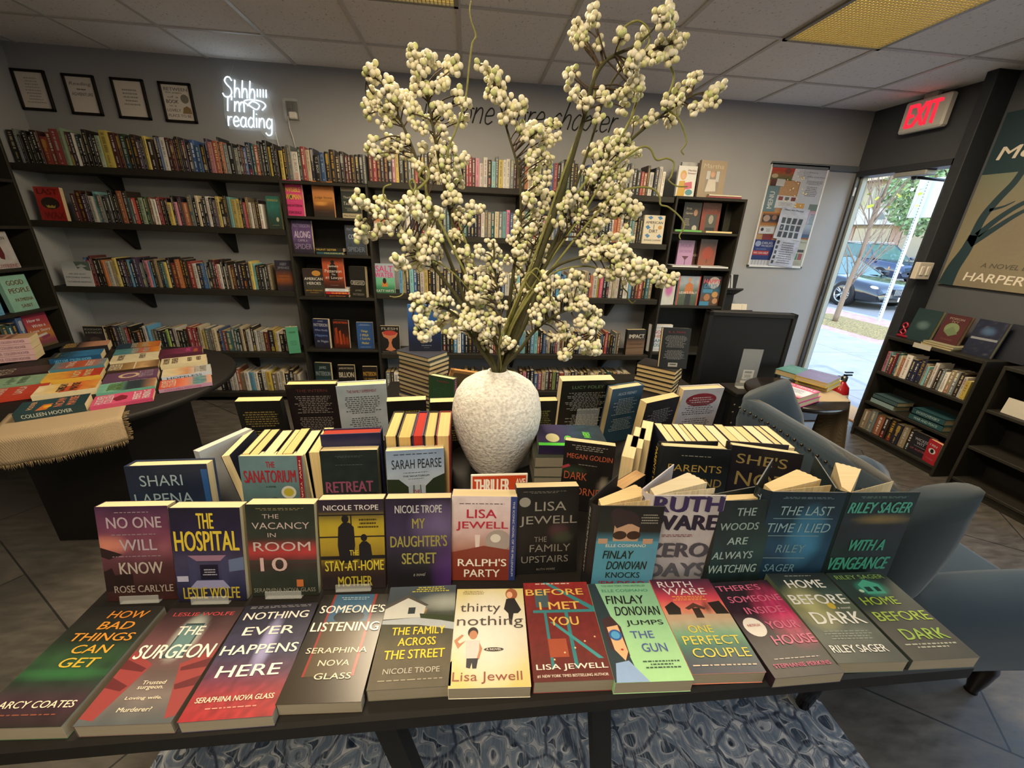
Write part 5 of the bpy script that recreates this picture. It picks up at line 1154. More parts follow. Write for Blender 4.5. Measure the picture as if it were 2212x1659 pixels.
for A, B, h, t, hb, lab, ops, ed in R4:
    M, w = top_place(A, B, ZT, h, math.radians(-6))
    book(M, w * .985, h, t, ops, lab, G4, hb=hb, side=1, edge=ed)
M, w = top_place((691, 940), (822, 935), ZT, .24, math.radians(2))
book(M, w, .24, .036, [('g', ['1c1d44', '20224e', '1c1e40', '181a30']), ('n', .15, 4), ('T', 'Praise for', .5, .17, .3, .045, 'a8a8bc', 0, 0), ('T', 'FREIDA McFADDEN', .5, .25, .6, .04, 'a8a8bc', 0, 0), ('~', .5, .5, .7, .3, 7, '7a7a90')], 'deep blue jacketed hardback with red sprayed page edges, seen from behind', G3, hb=True, side=1, edge='a8382a')
M = TR(PZ(520, 972, ZT + .19).x - .03, PZ(480, 975, ZT + .19).y + .02, ZT + .001) @ RZ(math.radians(62)) @ RX(-.06)
book(M, .14, .21, .022, [('g', ['a8aeb6', 'b4b8bc', 'a4a8ae']), ('n', .15, 4)], 'slim silvery white paperback leaning at the end of the packed block', GP, edge='d8d8d8')

# clear acrylic easels
def easel(M, w, h, d, label):
    t = thing('acrylic_stand', label, 'book stand', M, 'clear acrylic book stands')
    MB().box(-w / 2, w / 2, d, d + .002, 0, h, b=.0005).build('back_plate', MT['acrylic'], t)
    MB().box(-w / 2, w / 2, -.008, d, 0, .002, b=.0005).build('base_plate', MT['acrylic'], t)
    MB().box(-w / 2, w / 2, -.010, -.008, 0, .018, b=.0005).build('front_lip', MT['acrylic'], t)
    return t
for q, lab in ((0, 'clear acrylic stand holding the purple paperback'), (1, 'clear acrylic stand holding the navy hospital paperback'), (2, 'clear acrylic stand holding the dark green motel paperback'), (3, 'clear acrylic stand holding the yellow window paperback')):
    A, B, h = ST2[q][:3]; M, w = top_place(A, B, ZT, h, R12)
    easel(M @ TR(0, -.0005, -.0005), .075, .12, ST2[q][3] + .0012, lab)
M, w = top_place((1214, 824), (1330, 821), ZT, .26, math.radians(-6))
easel(TR(M.translation.x, M.translation.y - .012, ZT + .0005) @ RZ(.05) @ RX(.1), .085, .165, -.03, 'tall clear acrylic stand showing its back on the thick black novel')

# ------------------------------------------------------------------ low tables behind, the pile, the picture frame, the black board
def low_table(cx, cy, w, d, z, label):
    t = thing('side_table', label, 'table', TR(cx, cy, 0))
    MB().box(-w / 2, w / 2, -d / 2, d / 2, z - .03, z - .0006, TB, b=.004).build('table_top', MT['black_laminate'], t)
    for sx in (-1, 1):
        for sy in (-1, 1): MB().box(sx * (w / 2 - .03) - .02, sx * (w / 2 - .03) + .02, sy * (d / 2 - .03) - .02, sy * (d / 2 - .03) + .02, 0, z - .03, TB).build('leg', MT['black_laminate'], t)
low_table(1.80, -1.53, .86, .6, .56, 'black table behind the vase holding the tall pile of hardbacks')
low_table(3.08, -1.46, .50, .44, .62, 'black table near the board holding three flat hardbacks')
rg = random.Random(5)
px, py = 1.63, -1.60
GK = 'tall pile of hardbacks behind the vase'
for k in range(13):
    M = TR(px + rg.uniform(-.006, .006), py + rg.uniform(-.006, .006), .56 + .0125 + k * .0245) @ RZ(math.radians(52) + rg.uniform(-.04, .04)) @ TR(-.08, .118, 0) @ RX(math.pi / 2)
    book_block(M, .16, .236, .0242, ['3a2a26', '23302a', '2a2d3a', '402020', '2c2a28'][k % 5], ['e4d6b0', 'dccb9e', 'e6dcc0'][k % 3], ordinal(k + 1) + ' hardback from the bottom of the tall pile behind the vase', GK, True)
p = TR(px + .005, py - .0, .56 + 13 * .0245 + .002)
book(p @ RZ(.02) @ TR(.01, .0, 0) @ RX(-.07), .175, .25, .03, [('g', ['3468a8', '2a5a9e', '1f4684', '182c58', '161f3c', '141a30']), ('n', .12, 4, 12), ('T', 'blueberry', .55, .88, .3, .03, 'a8b0c0', 0, 0), ('~', .55, .93, .2, .015, 1, '8a92a4')], 'deep sea-blue hardback standing on top of the tall pile', None, True, spine=('AFTER THE', 'c8d0dc'))
M = TR(1.735, -1.80, .5606) @ RZ(math.radians(-28)) @ RX(-.05)
book(M, .15, .235, .04, [('g', ['2a4a30', '2c4e32', '274428']), ('n', .12, 5), ('T', 'HAPPY', .6, .1, .5, .04, '8a3a50'), ('~', .5, .5, .7, .5, 10, '365c3c')], 'green hardback with a pink-lettered spine leaning on the tall pile', None, True, side=1, edge='e4d8b8', spine=('HAPPILY EVER AFTER', 'd060a0', .9), base='2a4a30')
# back of a picture frame
q = [PY(*c, -1.72) for c in ((948, 782), (1035, 812), (1040, 868), (968, 868))]
fr = thing('picture_frame', 'tan backed wooden picture frame turned away beside the vase', 'picture frame', TR(1.85, -1.68, .5606) @ RZ(math.radians(18)) @ RY(math.radians(14)) @ RX(.18))
m = MB(); c = lin('a87a44')
fw, fh = .27, .24
for a in ((-fw / 2, -fw / 2 + .02, 0, fh), (fw / 2 - .02, fw / 2, 0, fh), (-fw / 2, fw / 2, 0, .02), (-fw / 2, fw / 2, fh - .02, fh)): m.box(a[0], a[1], 0, .018, a[2], a[3], c, b=.002)
m.build('frame', MT['matte_print'], fr)
MB().box(-fw / 2 + .018, fw / 2 - .018, .002, .008, .018, fh - .018, lin('6b5433')).build('backing_board', MT['matte_print'], fr)
MB().tube(smooth([(.01, -.002, .05), (.016, -.006, .065), (.006, -.006, .075), (-.004, -.006, .062), (.004, -.002, .05)], 5), .0015, 5, lin('1a1816')).build('hook', MT['steel'], fr)
# hardbacks on the right low table with the upright one
rg = random.Random(8)
for k in range(6):
    M = TR(3.06 + rg.uniform(-.005, .005), -1.52, .62 + .0135 + k * .0272) @ RZ(math.radians(48) + rg.uniform(-.03, .03)) @ TR(-.08, .118, 0) @ RX(math.pi / 2)
    book_block(M, .16, .236, .0268, '151415', 'dcc89a', ordinal(k + 1) + ' black hardback from the bottom of the pile near the black board', 'flat black hardbacks near the board', True)
M = TR(3.10, -1.60, .62 + 6 * .0272 + .001) @ RZ(-.12) @ RX(-.14)
book(M, .165, .24, .034, blurb(['131313', '161515', '121212'], '8a8886', 18, 'B. A. PARIS', '8a2a34') + [('P', [(.32, .86), (.66, .86), (.66, .96), (.32, .96)], 'b0aca0'), ('~', .49, .9, .26, .06, 1, '222222')], 'black hardback seen from behind, standing on the flat pile near the board', None, True, side=1, edge='e2d6b4')
# the board
A, B = PY(1537, 674, -1.30), PY(1718, 692, -1.30)
bx0, bx1, bz1 = PY(1537, 690, -1.30).x, PY(1712, 700, -1.30).x, 1.07
bd = thing('display_board', 'large black boxed board turned away, with a small white sticker', 'display board', TR((bx0 + bx1) / 2, -1.30, .0) @ RZ(-.12))
bw = bx1 - bx0
m = MB(); c = lin('151516'); th = .07
for a in ((-bw / 2, -bw / 2 + .03, 0, bz1), (bw / 2 - .03, bw / 2, 0, bz1), (-bw / 2, bw / 2, 0, .03), (-bw / 2, bw / 2, bz1 - .03, bz1)): m.box(a[0], a[1], 0, th, a[2], a[3], c, b=.003)
m.build('frame', MT['black_laminate'], bd)
MB().box(-bw / 2 + .02, bw / 2 - .02, .01, .03, .02, bz1 - .02, lin('111113')).build('backing_panel', MT['black_laminate'], bd)
m = MB(); m.box(.03, .105, .008, .0102, .60, .67, lin('a8a69e')); m.box(.025, .11, .008, .0102, .555, .592, lin('b0ada4')); m.box(.04, .09, .0072, .009, .648, .662, lin('2a2a2c'))
for i in range(9): m.box(.045 + i * .005, .047 + i * .005, .0072, .009, .615, .637, lin('2a2a2c'))
m.build('sticker', MT['matte_print'], bd)
es = easel(TR(PY(1608, 860, -1.47).x, -1.47, 0) @ RZ(-.12) @ TR(0, 0, .60), .13, .26, .035, 'empty clear acrylic stand with a pale tag before the black board')
MB().box(-.02, .02, -.0015, 0, .03, .075, lin('9aa4a8')).build('tag', MT['matte_print'], es)
low_table(PY(1608, 860, -1.47).x, -1.46, .26, .2, .60, 'small black pedestal carrying the empty acrylic stand before the board')
# ------------------------------------------------------------------ berry branches in the vase
def pp(px, py, dy): return PY(px, py, VY + dy)
rg = random.Random(42)
BM = []
WHT = ['dcd8c2', 'e2deca', 'dad4b6', 'e4e0d2', 'd6d0ae', 'cacc8c', 'aab862']
for k in range(7):
    m = MB(); n = rg.randrange(6, 10); P = []
    for i in range(n):
        for _ in range(30):
            d = Vector((rg.gauss(0, 1), rg.gauss(0, 1), rg.gauss(0, 1.15))).normalized() * rg.uniform(.008, .0195)
            if all((d - q).length > .0115 for q in P): break
        P.append(d); c = mixc(lin(WHT[rg.randrange(7)]), lin('e2dec8'), .3)
        m.sphere(d, rg.uniform(.0076, .0096), 8, 6, c, 0, None, (1, 1, rg.uniform(1, 1.08)))
        m.tube([(0, 0, 0), d * .7], .0011, 4, lin('4a3d30'))
    BM.append(m.mesh('berry_cluster', [MT['berry_skin']]))
BRN = []
def br_(label, path, r0, r1, dy0, dy1, clusters, green=True):
    """path in photo pixels from the vase mouth upwards; depth runs from dy0 to dy1 behind (+) or before (-) the vase axis"""
    n = len(path); W3 = []
    for i, (x, y) in enumerate(path):
        f = i / (n - 1); W3.append(pp(x, y, dy0 + (dy1 - dy0) * f))
    # the foot is inside the vase
    foot = Vector((VX + (W3[0].x - VX) * .25, VY, VZ + .285))
    W3[0] = Vector((VX + max(-.016, min(.016, W3[0].x - VX)), VY + max(-.014, min(.014, dy0)), VZ + .345))
    S = smooth3([foot] + W3, 6)
    t = thing('berry_branch', label, 'branch', TR(*W3[0]), 'white berry branches in the vase')
    o = Vector(W3[0])
    N = len(S)
    m = MB(); c0, c1 = lin('4d4e2e'), lin('3e342c')
    R = [r0 + (r1 - r0) * (i / (N - 1)) ** .8 for i in range(N)]
    m.tube([p - o for p in S], R, 7, mixc(c0, c1, .3 if green else .8)); m.build('stem', MT['bark'], t)
    tw = MB()
    for cx, cy in clusters:
        # the nearest spot on the stem, seen from where the branch stands, a little further down
        best, bi = 1e9, 0
        for i, p in enumerate(S):
            q = proj(p); dd = (q[0] - cx) ** 2 + (q[1] - cy) ** 2
            if dd < best: best, bi = dd, i
        base = S[max(1, bi - 2)]
        dep = (base.y - VY) + rg.uniform(-.05, .05)
        c = pp(cx, cy, dep)
        ob = link('berry_cluster', BM[rg.randrange(7)], t, TR(*(c - o)) @ Matrix.Rotation(rg.uniform(0, 6.28), 4, Vector((rg.gauss(0, 1), rg.gauss(0, 1), rg.gauss(0, 1))).normalized()) @ Matrix.Scale(rg.uniform(.70, .92), 4))
        L = (c - base).length
        mid = base.lerp(c, .5) + Vector((rg.uniform(-1, 1), rg.uniform(-1, 1), rg.uniform(-.3, 1))) * L * .12
        tw.tube([p - o for p in smooth3([base, mid, c], 4)], [.0022, .002, .0019, .0018, .0017, .0016, .0015, .0014, .0013][:9], 5, mixc(lin('5a4c3c'), lin('3d3028'), rg.random()))
    if clusters: tw.build('twigs', MT['bark'], t)
def smooth3(P, n):
    P = [Vector(p) for p in P]; out = []
    for i in range(len(P) - 1):
        p0, p1, p2, p3 = P[max(i - 1, 0)], P[i], P[i + 1], P[min(i + 2, len(P) - 1)]
        for k in range(n):
            t = k / n
            out.append(.5 * ((2 * p1) + (p2 - p0) * t + (2 * p0 - 5 * p1 + 4 * p2 - p3) * t * t + (3 * p1 - p0 - 3 * p2 + p3) * t ** 3))
    return out + [P[-1]]
def proj(p):
    d = p - CAM; z = d.dot(_F)
    return (1106 + FPX * d.dot(_R) / z, 829.5 + FPX * d.dot(_D) / z)
br_('thick branch leaning left from the vase with dense berries along the inner side', [(1068, 815), (1045, 750), (1020, 660), (995, 560), (975, 470), (955, 380), (940, 300), (925, 220), (905, 130)], .011, .002, -.01, .06,
    [(888, 112), (905, 118), (893, 138), (912, 150), (934, 130), (920, 100 + 22), (897, 178), (912, 190), (888, 200), (925, 200), (940, 190), (955, 172), (965, 142), (985, 141), (962, 180), (945, 232), (965, 240), (990, 205), (1003, 222), (980, 260), (1000, 262), (942, 262), (925, 250), (900, 240), (885, 245), (898, 272), (915, 282), (940, 300), (958, 285), (965, 310), (950, 325), (975, 330), (965, 355), (990, 345), (1005, 338), (985, 372), (960, 385), (992, 395), (975, 410), (965, 430), (985, 425), (1000, 460), (1020, 450), (990, 470), (1012, 478), (1035, 452), (980, 505), (995, 520), (1003, 545), (985, 540), (1012, 560)])
br_('branch arching far to the upper left of the vase with a hanging tip', [(1062, 815), (1035, 735), (1005, 650), (965, 545), (930, 440), (895, 330), (860, 250), (825, 180), (800, 168), (790, 180)], .008, .0015, .0, .14,
    [(803, 148), (797, 165), (812, 170), (840, 180), (852, 200), (835, 205), (805, 205), (795, 222), (815, 225), (800, 245), (825, 242), (842, 235), (860, 225), (850, 255), (830, 265), (868, 205), (880, 220), (890, 232), (858, 215), (872, 300), (845, 298), (833, 312), (805, 308), (800, 322), (812, 332), (838, 330), (858, 318), (915, 318), (882, 338), (898, 352), (905, 360), (935, 335), (945, 350), (932, 372), (950, 380)])
br_('low branch sweeping left of the vase at shelf height', [(1060, 815), (1030, 740), (995, 655), (940, 580), (890, 520), (845, 480), (800, 455), (775, 430)], .008, .0015, -.02, -.10,
    [(778, 425), (785, 440), (768, 438), (793, 443), (822, 432), (832, 440), (845, 447), (818, 462), (808, 458), (785, 482), (775, 492), (792, 498), (780, 512), (805, 510), (815, 498), (835, 492), (850, 470), (862, 455), (872, 462), (880, 430), (895, 438), (905, 430), (918, 440), (900, 455), (915, 462), (870, 500), (880, 515), (892, 510), (890, 535), (908, 545), (880, 548), (905, 470), (922, 480), (935, 470), (945, 462), (930, 500), (945, 510), (918, 520), (935, 535), (950, 545), (860, 560), (870, 575), (892, 560), (905, 575), (925, 560), (940, 575)])
br_('drooping branch reaching lowest to the left over the deep blue book', [(1058, 815), (1030, 745), (1000, 695), (965, 668), (930, 655), (900, 660), (890, 690)], .007, .0015, -.03, -.16,
    [(895, 640), (910, 650), (925, 640), (942, 648), (955, 640), (970, 650), (900, 665), (915, 675), (905, 690), (920, 700), (908, 715), (925, 722), (915, 730), (938, 712), (950, 700), (960, 690), (975, 680), (985, 695), (1000, 690), (990, 705), (1010, 700), (935, 672), (950, 668), (1000, 670), (1015, 680), (975, 720), (1010, 715), (1030, 705)])
br_('short dense branch filling the middle just above the vase mouth', [(1078, 812), (1080, 740), (1078, 660), (1070, 590), (1066, 520)], .006, .0018, -.05, -.08,
    [(1062, 735), (1075, 725), (1090, 738), (1050, 745), (1105, 742), (1060, 715), (1085, 752), (1045, 725), (1110, 752), (1065, 690), (1050, 700), (1085, 695), (1040, 680), (1060, 665), (1090, 660), (1075, 640), (1050, 640), (1035, 655), (1020, 640), (1065, 615), (1085, 605), (1045, 610), (1030, 620), (1015, 610), (1060, 590), (1080, 575), (1040, 585), (1022, 580), (1055, 560), (1035, 545), (1075, 545), (1062, 525)])
br_('slender branch rising left of centre past the lettering', [(1085, 812), (1095, 700), (1110, 580), (1125, 460), (1120, 370), (1098, 290), (1075, 210), (1050, 140)], .008, .0015, .02, .06,
    [(1040, 140), (1052, 150), (1062, 165), (1075, 160), (1085, 175), (1060, 178), (1078, 190), (1055, 203), (1072, 205), (1085, 215), (1097, 218), (1105, 235), (1128, 230), (1108, 245), (1090, 255), (1095, 262), (1125, 275), (1140, 285), (1150, 270), (1160, 285), (1135, 298), (1165, 280), (1175, 282), (1190, 275), (1150, 302), (1180, 300), (1185, 308), (1205, 262), (1200, 300), (1165, 320), (1152, 330), (1145, 345), (1172, 335), (1185, 338), (1160, 360), (1180, 352), (1150, 380), (1165, 395), (1182, 385), (1170, 410), (1150, 415), (1180, 420), (1140, 430), (1155, 440), (1175, 445), (1160, 460), (1182, 470), (1150, 480), (1170, 490)])
br_('thick tall branch curving right towards the ceiling', [(1092, 812), (1120, 690), (1165, 555), (1205, 440), (1235, 340), (1262, 250), (1280, 180), (1310, 130), (1365, 102), (1400, 75), (1425, 45)], .013, .0015, .0, -.06,
    [(1427, 22), (1437, 32), (1420, 35), (1447, 25), (1432, 45), (1450, 40), (1278, 25), (1285, 38), (1243, 58), (1255, 70), (1265, 62), (1240, 78), (1250, 92), (1262, 88), (1295, 98), (1238, 155), (1233, 165), (1235, 192), (1240, 205), (1258, 215), (1265, 222), (1340, 85), (1385, 80), (1372, 118), (1350, 145), (1362, 150), (1372, 165), (1380, 178), (1360, 185), (1350, 200), (1372, 205), (1385, 195), (1340, 198), (1312, 212), (1345, 232), (1300, 205), (1292, 250)])
br_('branch spreading to the far right beneath the ceiling tiles', [(1090, 812), (1130, 680), (1190, 540), (1260, 430), (1335, 330), (1400, 270), (1450, 235), (1500, 205), (1550, 195)], .010, .0015, .02, .0,
    [(1492, 172), (1505, 168), (1485, 185), (1552, 190), (1540, 198), (1530, 215), (1545, 222), (1520, 228), (1500, 232), (1502, 240), (1465, 200), (1470, 212), (1450, 225), (1440, 220), (1460, 232), (1445, 248), (1448, 262), (1400, 258), (1412, 252), (1395, 265), (1368, 265), (1350, 295), (1335, 298), (1318, 308), (1305, 318), (1320, 325), (1338, 312), (1335, 330), (1318, 340), (1300, 345), (1290, 322), (1275, 330), (1370, 325), (1375, 335), (1360, 330), (1362, 318), (1330, 352), (1345, 360), (1315, 365), (1300, 372), (1330, 380), (1345, 395), (1310, 395), (1325, 405), (1352, 380), (1290, 365), (1280, 380), (1265, 372), (1300, 412), (1318, 420), (1275, 400)])
br_('thin branch forking just under the ceiling to the right of the tallest one', [(1092, 812), (1140, 650), (1215, 480), (1275, 310), (1310, 200), (1352, 140), (1400, 112), (1462, 92)], .006, .0015, .02, -.03,
    [(1425, 95), (1438, 100), (1450, 90), (1460, 98), (1470, 85), (1435, 118), (1450, 122), (1420, 125), (1408, 112), (1395, 110), (1460, 70 + 8), (1380, 130), (1402, 128)])
br_('branch rising right of centre with berries before the upper shelves', [(1090, 815), (1125, 700), (1170, 590), (1225, 500), (1285, 450), (1340, 420), (1380, 450)], .008, .0015, -.03, -.02,
    [(1340, 438), (1352, 442), (1365, 448), (1378, 452), (1372, 462), (1355, 465), (1330, 455), (1312, 470), (1300, 480), (1285, 465), (1290, 490), (1270, 475), (1338, 432), (1350, 425), (1315, 440), (1322, 458), (1305, 450), (1245, 470), (1260, 460), (1235, 458), (1228, 440), (1250, 440), (1270, 500), (1285, 515), (1305, 520), (1320, 512), (1300, 535), (1215, 455), (1205, 480), (1220, 490), (1350, 500), (1355, 515), (1345, 525), (1275, 530), (1260, 520), (1225, 435), (1240, 420), (1258, 425)])
br_('arching branch reaching right across the cookbook case', [(1095, 815), (1130, 710), (1165, 620), (1195, 580), (1240, 560), (1300, 548), (1360, 556), (1410, 575), (1455, 603)], .007, .0015, -.05, -.22,
    [(1262, 555), (1280, 552), (1292, 548), (1305, 552), (1318, 545), (1330, 555), (1345, 552), (1352, 562), (1365, 560), (1372, 575), (1362, 582), (1385, 570), (1398, 572), (1408, 582), (1395, 588), (1418, 578), (1425, 592), (1412, 598), (1435, 602), (1448, 608), (1455, 600), (1430, 610), (1340, 535), (1350, 545), (1365, 592), (1375, 600), (1380, 588), (1355, 598), (1318, 585), (1332, 592), (1345, 580), (1310, 595), (1295, 590)])
br_('low branch to the right drooping towards the tall black novel', [(1098, 815), (1120, 760), (1150, 720), (1185, 690), (1225, 670), (1270, 665), (1290, 690), (1285, 730)], .007, .0015, -.06, -.18,
    [(1165, 655), (1180, 660), (1190, 650), (1200, 665), (1175, 672), (1150, 670), (1145, 688), (1160, 690), (1200, 690), (1215, 640), (1230, 645), (1245, 635), (1255, 645), (1228, 660), (1245, 662), (1262, 660), (1275, 668), (1285, 675), (1270, 690), (1285, 700), (1275, 712), (1292, 705), (1250, 695), (1215, 702), (1225, 715), (1212, 725), (1195, 730), (1248, 728), (1265, 735), (1285, 742), (1280, 755), (1290, 760), (1270, 755), (1240, 745), (1225, 765), (1215, 768), (1262, 745), (1190, 620), (1205, 610), (1220, 615), (1238, 610), (1180, 600), (1165, 625), (1250, 605), (1265, 620), (1240, 590)])
br_('inner branch hidden among the berries right of the thick stems', [(1082, 815), (1100, 700), (1130, 610), (1150, 540), (1170, 500)], .006, .0018, .03, .05,
    [(1120, 470), (1130, 485), (1145, 500), (1125, 510), (1150, 520), (1135, 530), (1120, 545), (1150, 555), (1130, 560), (1115, 575), (1145, 580), (1128, 590), (1110, 600), (1140, 605), (1120, 620), (1135, 630), (1110, 640), (1130, 655), (1115, 495), (1105, 520), (1100, 560), (1160, 540), (1170, 560), (1160, 590), (1165, 520), (1175, 535)])
# bare curling vines
def vine(label, path, dy0, dy1, r=.0034):
    n = len(path); W3 = [pp(x, y, dy0 + (dy1 - dy0) * i / (n - 1)) for i, (x, y) in enumerate(path)]
    W3 = [Vector((VX + .006, VY + dy0 * .1, VZ + .29)), Vector((VX + .008, VY + dy0 * .2, VZ + .35))] + W3
    S = smooth3(W3, 7); N = len(S)
    tag(MB().tube(S, [r * (1 - .55 * i / N) for i in range(N)], 6, lin('85864e')).build('curly_vine', MT['bark']), label, 'branch', 'bare curling vines in the vase')
vine('bare wavy vine running straight up past the ceiling edge', [(1070, 700), (1020, 560), (975, 430), (965, 340), (985, 280), (1005, 215), (1013, 150), (1020, 95), (1028, 78), (1018, 45), (1015, 20), (1018, 2)], .0, .05)
vine('bare green vine looping left in front of the tall bookcase', [(1055, 700), (1010, 600), (960, 500), (925, 430), (918, 395), (905, 380), (920, 360), (925, 385), (895, 412), (885, 395), (892, 388), (897, 405), (880, 430), (850, 440), (830, 425), (830, 405), (845, 398)], -.03, -.12, .004)
vine('bare vine curling over the big ceiling light side and down again', [(1100, 690), (1160, 540), (1215, 380), (1265, 250), (1285, 200), (1283, 160), (1300, 135), (1333, 118), (1335, 85), (1350, 58), (1378, 45), (1400, 62), (1402, 92), (1385, 115)], -.02, -.05, .004)
vine('bare vine hanging in an S curve near the corner of the room', [(1105, 690), (1180, 520), (1260, 400), (1340, 300), (1380, 200), (1372, 130), (1400, 118), (1435, 128), (1455, 160), (1448, 195), (1432, 215), (1440, 235), (1465, 255), (1480, 290), (1482, 310), (1472, 325), (1478, 334)], .0, -.04, .004)
vine('bare vine zigzagging across the cookbooks', [(1110, 690), (1190, 560), (1260, 460), (1310, 380), (1345, 345), (1385, 318), (1405, 322), (1418, 345), (1440, 342), (1456, 352), (1450, 380), (1445, 390), (1462, 402), (1485, 403)], -.02, -.08)
vine('bare vine kinking down before the cookbook case side', [(1110, 690), (1200, 570), (1280, 470), (1330, 420), (1375, 405), (1410, 408), (1425, 425), (1427, 442), (1445, 448), (1470, 470), (1478, 490), (1468, 508), (1470, 517)], -.03, -.12)
vine('bare vine tip curling below the arching branch', [(1110, 700), (1180, 600), (1260, 575), (1320, 590), (1340, 600), (1345, 620), (1355, 632), (1356, 645), (1366, 655), (1372, 650)], -.05, -.16, .0028)
vine('bare vine sticking out left at the mint shelf', [(1060, 700), (1000, 610), (930, 560), (880, 580), (872, 610), (870, 635), (855, 642), (842, 640)], -.04, -.12, .0028)
vine('bare vine looping once above the vase shoulder', [(1080, 740), (1110, 660), (1140, 600), (1160, 580), (1172, 610), (1150, 625), (1135, 605), (1150, 590), (1190, 640), (1200, 665)], -.08, -.12, .003)
# ------------------------------------------------------------------ face-out books on the shelves
def fo(L, R_, top, bot, z, y, label, ops, t=.025, hb=False, lean=.05, group='face-out novels in the bookcases', yaw=0.0, **kw):
    pm = (top + bot) / 2
    A, B = PY(L, pm, y), PY(R_, pm, y)
    h = PY((L + R_) / 2, top, y).z - z
    return book(TR((A.x + B.x) / 2, y, z + .0008) @ RZ(yaw) @ RX(-lean), B.x - A.x, h, t, ops, label, group, hb=hb, res=80, **kw)
yc = -.225
S5, S4, S3_, S2, S1_ = 1.555, 1.275, .935, .485, .085
fo(613, 653, 389, 464, S5, yc, 'hot pink novel with yellow title, top compartment of the tall bookcase', [('g', ['d0407e', 'd2447f', 'cc3d7a']), ('T', 'THE', .5, .1, .22, .08, 'd8b83c'), ('T', 'INVISIBLE', .5, .26, .84, .13, 'd8b83c'), ('T', 'WOMAN', .5, .46, .86, .15, 'd8b83c'), ('C', .34, .46, .11, .08, '5a4450'), ('C', .34, .46, .05, .035, '1a1418'), ('~', .5, .6, .4, .02, 1, 'c87a9a'), ('T', 'JAMES PATTERSON', .5, .72, .84, .09, '4a1838'), ('T', 'SUSAN DILALLO', .5, .9, .7, .08, '4a1838')])
fo(675, 720, 391, 467, S5, yc, 'orange dusk novel beside the pink one in the top compartment', [('g', ['b8743a', 'c07c42', 'bc7a44', 'b87a3a', '7a4a1c', '33241c', '2a201c']), ('b', .35, .62, .4, .06, 'd89a4a'), ('T', 'Viola Davis', .5, .12, .84, .09, '4a3020', 0, 0), ('T', 'Judge Stone', .5, .46, .84, .08, '4a3424', 0, 0), ('~', .5, .85, .6, .06, 1, '4a3a30')], hb=True)
fo(737, 779, 402, 466, S5, yc, 'dark green and cream novel in chalk script, top compartment of the tall bookcase', [('g', ['252c26', '28302a', '262d28']), ('P', [(0, 0), (1, 0), (1, .16), (0, .16)], 'a49a80'), ('P', [(0, .85), (1, .85), (1, 1), (0, 1)], 'a49a80'), ('T', 'James Patterson', .5, .08, .9, .06, '3a3428', 0, 0), ('T', 'Thank you,', .45, .36, .7, .09, 'b8b4a4', .2, 0), ('T', 'Teachers', .5, .54, .84, .1, 'b8b4a4', .2, 0), ('~', .5, .73, .7, .12, 3, '8a8878'), ('T', 'Matt Eversmann', .5, .925, .86, .06, '3a3428', 0, 0)])
fo(631, 674, 476, 545, S4, yc, 'purple misty novel with large white title, second compartment of the tall bookcase', [('g', ['3a3050', '54426c', '6a5084', '5a4672', '3a3048', '241f2c']), ('n', .5, 7), ('T', 'PATTERSON', .5, .16, .84, .1, '9a88b4'), ('T', 'ALONG', .5, .42, .8, .2, 'c0b4cc'), ('T', 'CAME A', .5, .6, .5, .07, 'a898bc'), ('T', 'SPIDER', .5, .78, .86, .16, '8a7aa0')])
fo(746, 790, 487, 549, S4, yc, 'steel blue misty novel at the far end of the second compartment', [('g', ['2a3038', '343e4c', '3c4858', '333c48', '22262c']), ('n', .5, 7), ('T', 'PATTERSON', .5, .14, .8, .09, '7a8494'), ('T', 'COUNT', .5, .38, .7, .15, '98a4b4'), ('T', 'SPIDER', .5, .8, .86, .16, '6a7484')])
row(.66, .93, S4, -.20, 'K40 R30 K36 D36 S36 K40 M34 O36 K36', 'the second compartment of the tall bookcase', 'spine-out books in the tall bookcase', (.16, .19), .15, 31)
def flat_stack(items, x, y, z, yaw, cat_group):
    for col, w, d, t, label, txt in items:
        M = TR(x, y, z + t / 2 + .0006) @ RZ(yaw)
        root = thing('paperback_book', label, 'book', M, cat_group)
        m = MB(); c = lin(col); tb = .0014
        m.box(-w / 2, w / 2, 0, d, -t / 2, -t / 2 + tb, c); m.box(-w / 2, w / 2, 0, d, t / 2 - tb, t / 2, c); m.box(-w / 2, w / 2, 0, tb, -t / 2, t / 2, c)
        if txt: put_text(m, txt[0], txt[2] if len(txt) > 2 else 0, 0, w * .7, t * .45, lin(txt[1]), -.0006)
        m.build('cover', MT['printed_paper'], root)
        MB().box(-w / 2 + .001, w / 2 - .001, tb, d - .001, -t / 2 + tb, t / 2 - tb, lin('ddd3b8')).build('pages', MT['page_edges'], root)
        z += t + .0006
    return z
A = PY(712, 545, -.245).x
flat_stack([('2a4a54', .2, .13, .022, 'blue-green paperback lying lowest before the spines in the second compartment', ('MAXIMUM', 'b0a850', .03)), ('1c1b1a', .215, .13, .03, 'black paperback with gold lettering lying on the blue-green one', ('HUNT SISTER', 'b89a3c', -.02))], A, -.25, S4, 0, None)
fo(655, 698, 581, 638, S3_, yc, 'dark novel with a flag and white capitals, third compartment of the tall bookcase', [('g', ['2a2220', '3a2c28', '2a2624', '3a3a34', '3c382c', '282420']), ('n', .4, 6), ('C', .68, .16, .22, .1, 'c08a3c'), ('T', 'AMERICAN', .52, .36, .92, .1, 'd8d4cc'), ('T', 'HEROES', .52, .52, .7, .1, 'd8d4cc'), ('T', 'James Patterson', .5, .78, .84, .06, 'b88c34', .1), ('~', .5, .86, .6, .03, 1, 'b88c34')])
A = PY(728, 632, -.25).x
